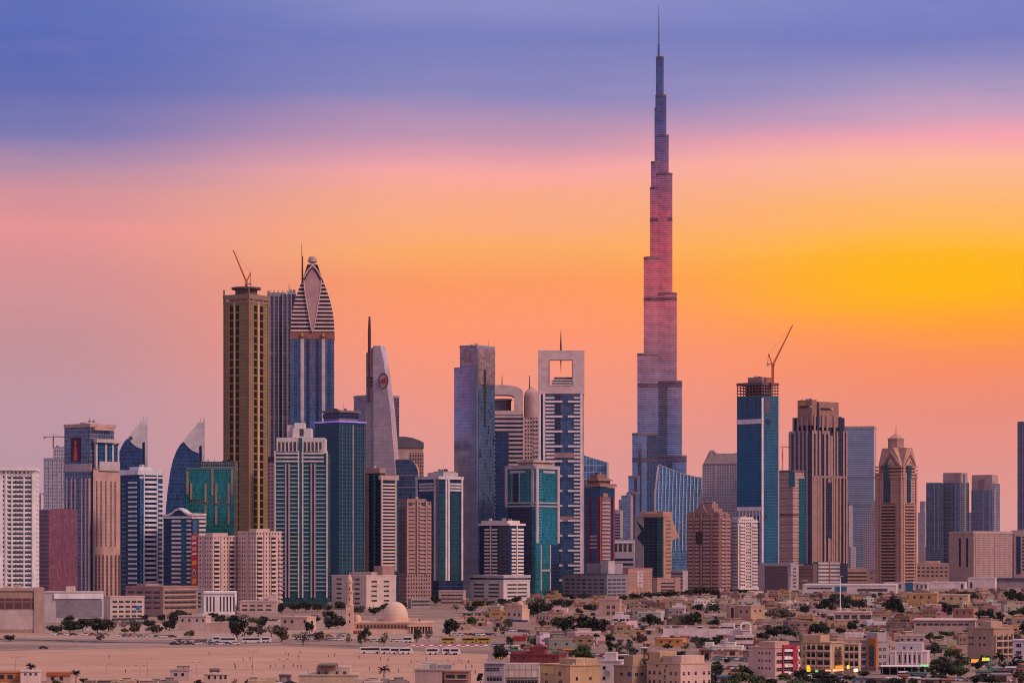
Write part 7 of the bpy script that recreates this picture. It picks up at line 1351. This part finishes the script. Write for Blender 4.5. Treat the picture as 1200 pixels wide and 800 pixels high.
# ------------------------------------------------------------------ people on the sand pitch
skin = wall((.20,.11,.075)); hairm = wall((.015,.012,.011))
def body_mesh(pose, top, leg):
    """one continuous skinned figure, 1.72 m tall"""
    J = {'pelvis': (0, 0, .93), 'waist': (0, 0, 1.1), 'chest': (0, 0, 1.33), 'neck': (0, 0, 1.48), 'head': (0, -.02, 1.60), 'crown': (0, 0, 1.70)}
    rad = {'pelvis': .15, 'waist': .13, 'chest': .165, 'neck': .055, 'head': .095, 'crown': .07}
    E = [('pelvis', 'waist'), ('waist', 'chest'), ('chest', 'neck'), ('neck', 'head'), ('head', 'crown')]
    for s, n in ((-1, 'l'), (1, 'r')):
        st = {'stand': 0, 'walk': .26*s, 'run': .42*s}[pose]; ar = {'stand': .02, 'walk': -.2*s, 'run': -.36*s}[pose]
        J['hip'+n] = (s*.1, 0, .88); J['knee'+n] = (s*.11, -st*.65-(.02 if pose == 'stand' else .08), .48); J['ankle'+n] = (s*.11, -st*1.15+(.12 if pose == 'run' and s < 0 else 0), .07); J['toe'+n] = (s*.12, J['ankle'+n][1]-.16, .04)
        J['shoulder'+n] = (s*.19, 0, 1.40); J['elbow'+n] = (s*.25, ar*.6+.03, 1.13); J['wrist'+n] = (s*.25, ar*1.2-(.05 if pose != 'run' else .18), .88 if pose != 'run' else 1.1); J['hand'+n] = (s*.245, J['wrist'+n][1]-.05, J['wrist'+n][2]-.09)
        for k, r in (('hip', .10), ('knee', .065), ('ankle', .045), ('toe', .035), ('shoulder', .065), ('elbow', .045), ('wrist', .032), ('hand', .035)): rad[k+n] = r
        E += [('pelvis', 'hip'+n), ('hip'+n, 'knee'+n), ('knee'+n, 'ankle'+n), ('ankle'+n, 'toe'+n), ('chest', 'shoulder'+n), ('shoulder'+n, 'elbow'+n), ('elbow'+n, 'wrist'+n), ('wrist'+n, 'hand'+n)]
    ks = list(J); me = bpy.data.meshes.new('person'); me.from_pydata([J[k] for k in ks], [(ks.index(a), ks.index(b)) for a, b in E], [])
    o = bpy.data.objects.new('person', me); COL.objects.link(o)
    mo = o.modifiers.new('skin', 'SKIN')
    for i, k in enumerate(ks): me.skin_vertices[0].data[i].radius = (rad[k], rad[k]*(.72 if k in ('pelvis', 'waist', 'chest') else 1))
    me.skin_vertices[0].data[0].use_root = True
    sb = o.modifiers.new('sub', 'SUBSURF'); sb.levels = 1
    dg = bpy.context.evaluated_depsgraph_get(); res = bpy.data.meshes.new_from_object(o.evaluated_get(dg)); bpy.data.objects.remove(o)
    for m in (wall(top), wall(leg), skin, hairm): res.materials.append(m)
    for p in res.polygons:
        z = p.center.z; x = abs(p.center.x)
        p.material_index = 3 if (z > 1.62 or (z > 1.56 and p.center.y > .02)) else 2 if z > 1.47 or (x > .2 and z < 1.0) or z < .06 else 0 if z > .95 else 1; p.use_smooth = True
    return res
TOPS = [((.55,.50,.48), 'white'), ((.10,.12,.22), 'navy'), ((.35,.06,.05), 'red'), ((.04,.04,.045), 'black'), ((.35,.28,.2), 'khaki'), ((.1,.2,.14), 'green')]
PM = {}
rp = random.Random(9)
spots = [(335, 767), (338, 769), (352, 766), (285, 774.5), (293, 774), (275, 781), (276, 784), (289, 782.5), (295, 782.5), (317, 783), (323, 782.5), (333, 783), (344, 782), (349, 783), (353, 783), (361, 788), (376, 770), (385, 771), (392, 769), (350, 772), (455, 775), (482, 777), (446, 774), (479, 781), (538, 774), (541, 777), (532, 780), (546, 783), (557, 790), (553, 783), (512, 784), (519, 786), (360.5, 791), (388, 783), (401, 779), (128, 771), (147, 789), (245, 768), (421, 772), (433, 785), (260, 790), (467, 788), (500, 774), (525, 776), (549, 778)]
for i, (px, yb) in enumerate(spots):
    pose = ('walk', 'stand', 'run')[i % 3]; tc, tn = TOPS[(i*5+i//4) % 6]; lg = ((.05,.05,.07), (.45,.42,.4), (.14,.1,.07))[i % 3]
    k = (pose, tn, i % 3)
    if k not in PM: PM[k] = body_mesh(pose, tc, lg)
    Y = YB(yb); verb = {'walk': 'walking', 'stand': 'standing', 'run': 'running'}[pose]
    o = link('person', PM[k], None, (WX(px, Y), Y, .02)); o.rotation_euler = (0, 0, rp.random()*6.28)
    tag(o, say(f'person in {tn} shirt {verb} on sand', px, yb), 'person', 'people playing on the sand pitch')

# ------------------------------------------------------------------ lit kiosks and a shaded shop front
def kiosk(px, yb, w, h, label, cols):
    Y = YB(yb); u = Y/F; t = thing('shop_kiosk', label, 'kiosk', (WX(px, Y), Y, 0), 0, 'lit kiosks along the near street'); W = w*u; H = h*u
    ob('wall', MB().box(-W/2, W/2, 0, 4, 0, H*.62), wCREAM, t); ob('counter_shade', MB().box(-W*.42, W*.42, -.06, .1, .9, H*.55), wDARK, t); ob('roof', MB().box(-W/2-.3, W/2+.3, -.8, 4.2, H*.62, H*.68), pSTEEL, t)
    for i, c in enumerate(cols): ob('lit_sign', MB().box(-W/2+W*i/len(cols)+.1, -W/2+W*(i+1)/len(cols)-.1, -.7, -.4, H*.69, H), glow(c, .7), t)
kiosk(1142, 783, 9, 11, 'kiosk with a glowing orange signboard before the tall brown balcony block', [(1., .33, .04)])
kiosk(1155, 781, 9, 11, 'kiosk with glowing yellow and green signboards before the tall brown balcony block', [(1., .65, .05), (.45, .8, .1)])
kiosk(1083, 786, 10, 8, 'kiosk with a pale green glowing board at the pilastered white villa', [(.25, .75, .3)])
Y = YB(790); u = Y/F; t = thing('shop_canopy', 'long white flat canopy over dark shop fronts near the pilastered white villa', 'canopy', (WX(1055, Y), Y, 0)); W = 46*u
ob('roof', MB().box(-W/2, W/2, -2, 4, 3.0, 3.5), wWHITE, t); ob('shop_front', MB().box(-W/2+.5, W/2-.5, 2.5, 3.8, 0, 3.0), wDARK, t)
for i in range(6): ob('post', MB().box(-W/2+.4+i*(W-1)/5, -W/2+.6+i*(W-1)/5, -1.8, -1.6, 0, 3.0), pSTEEL, t)
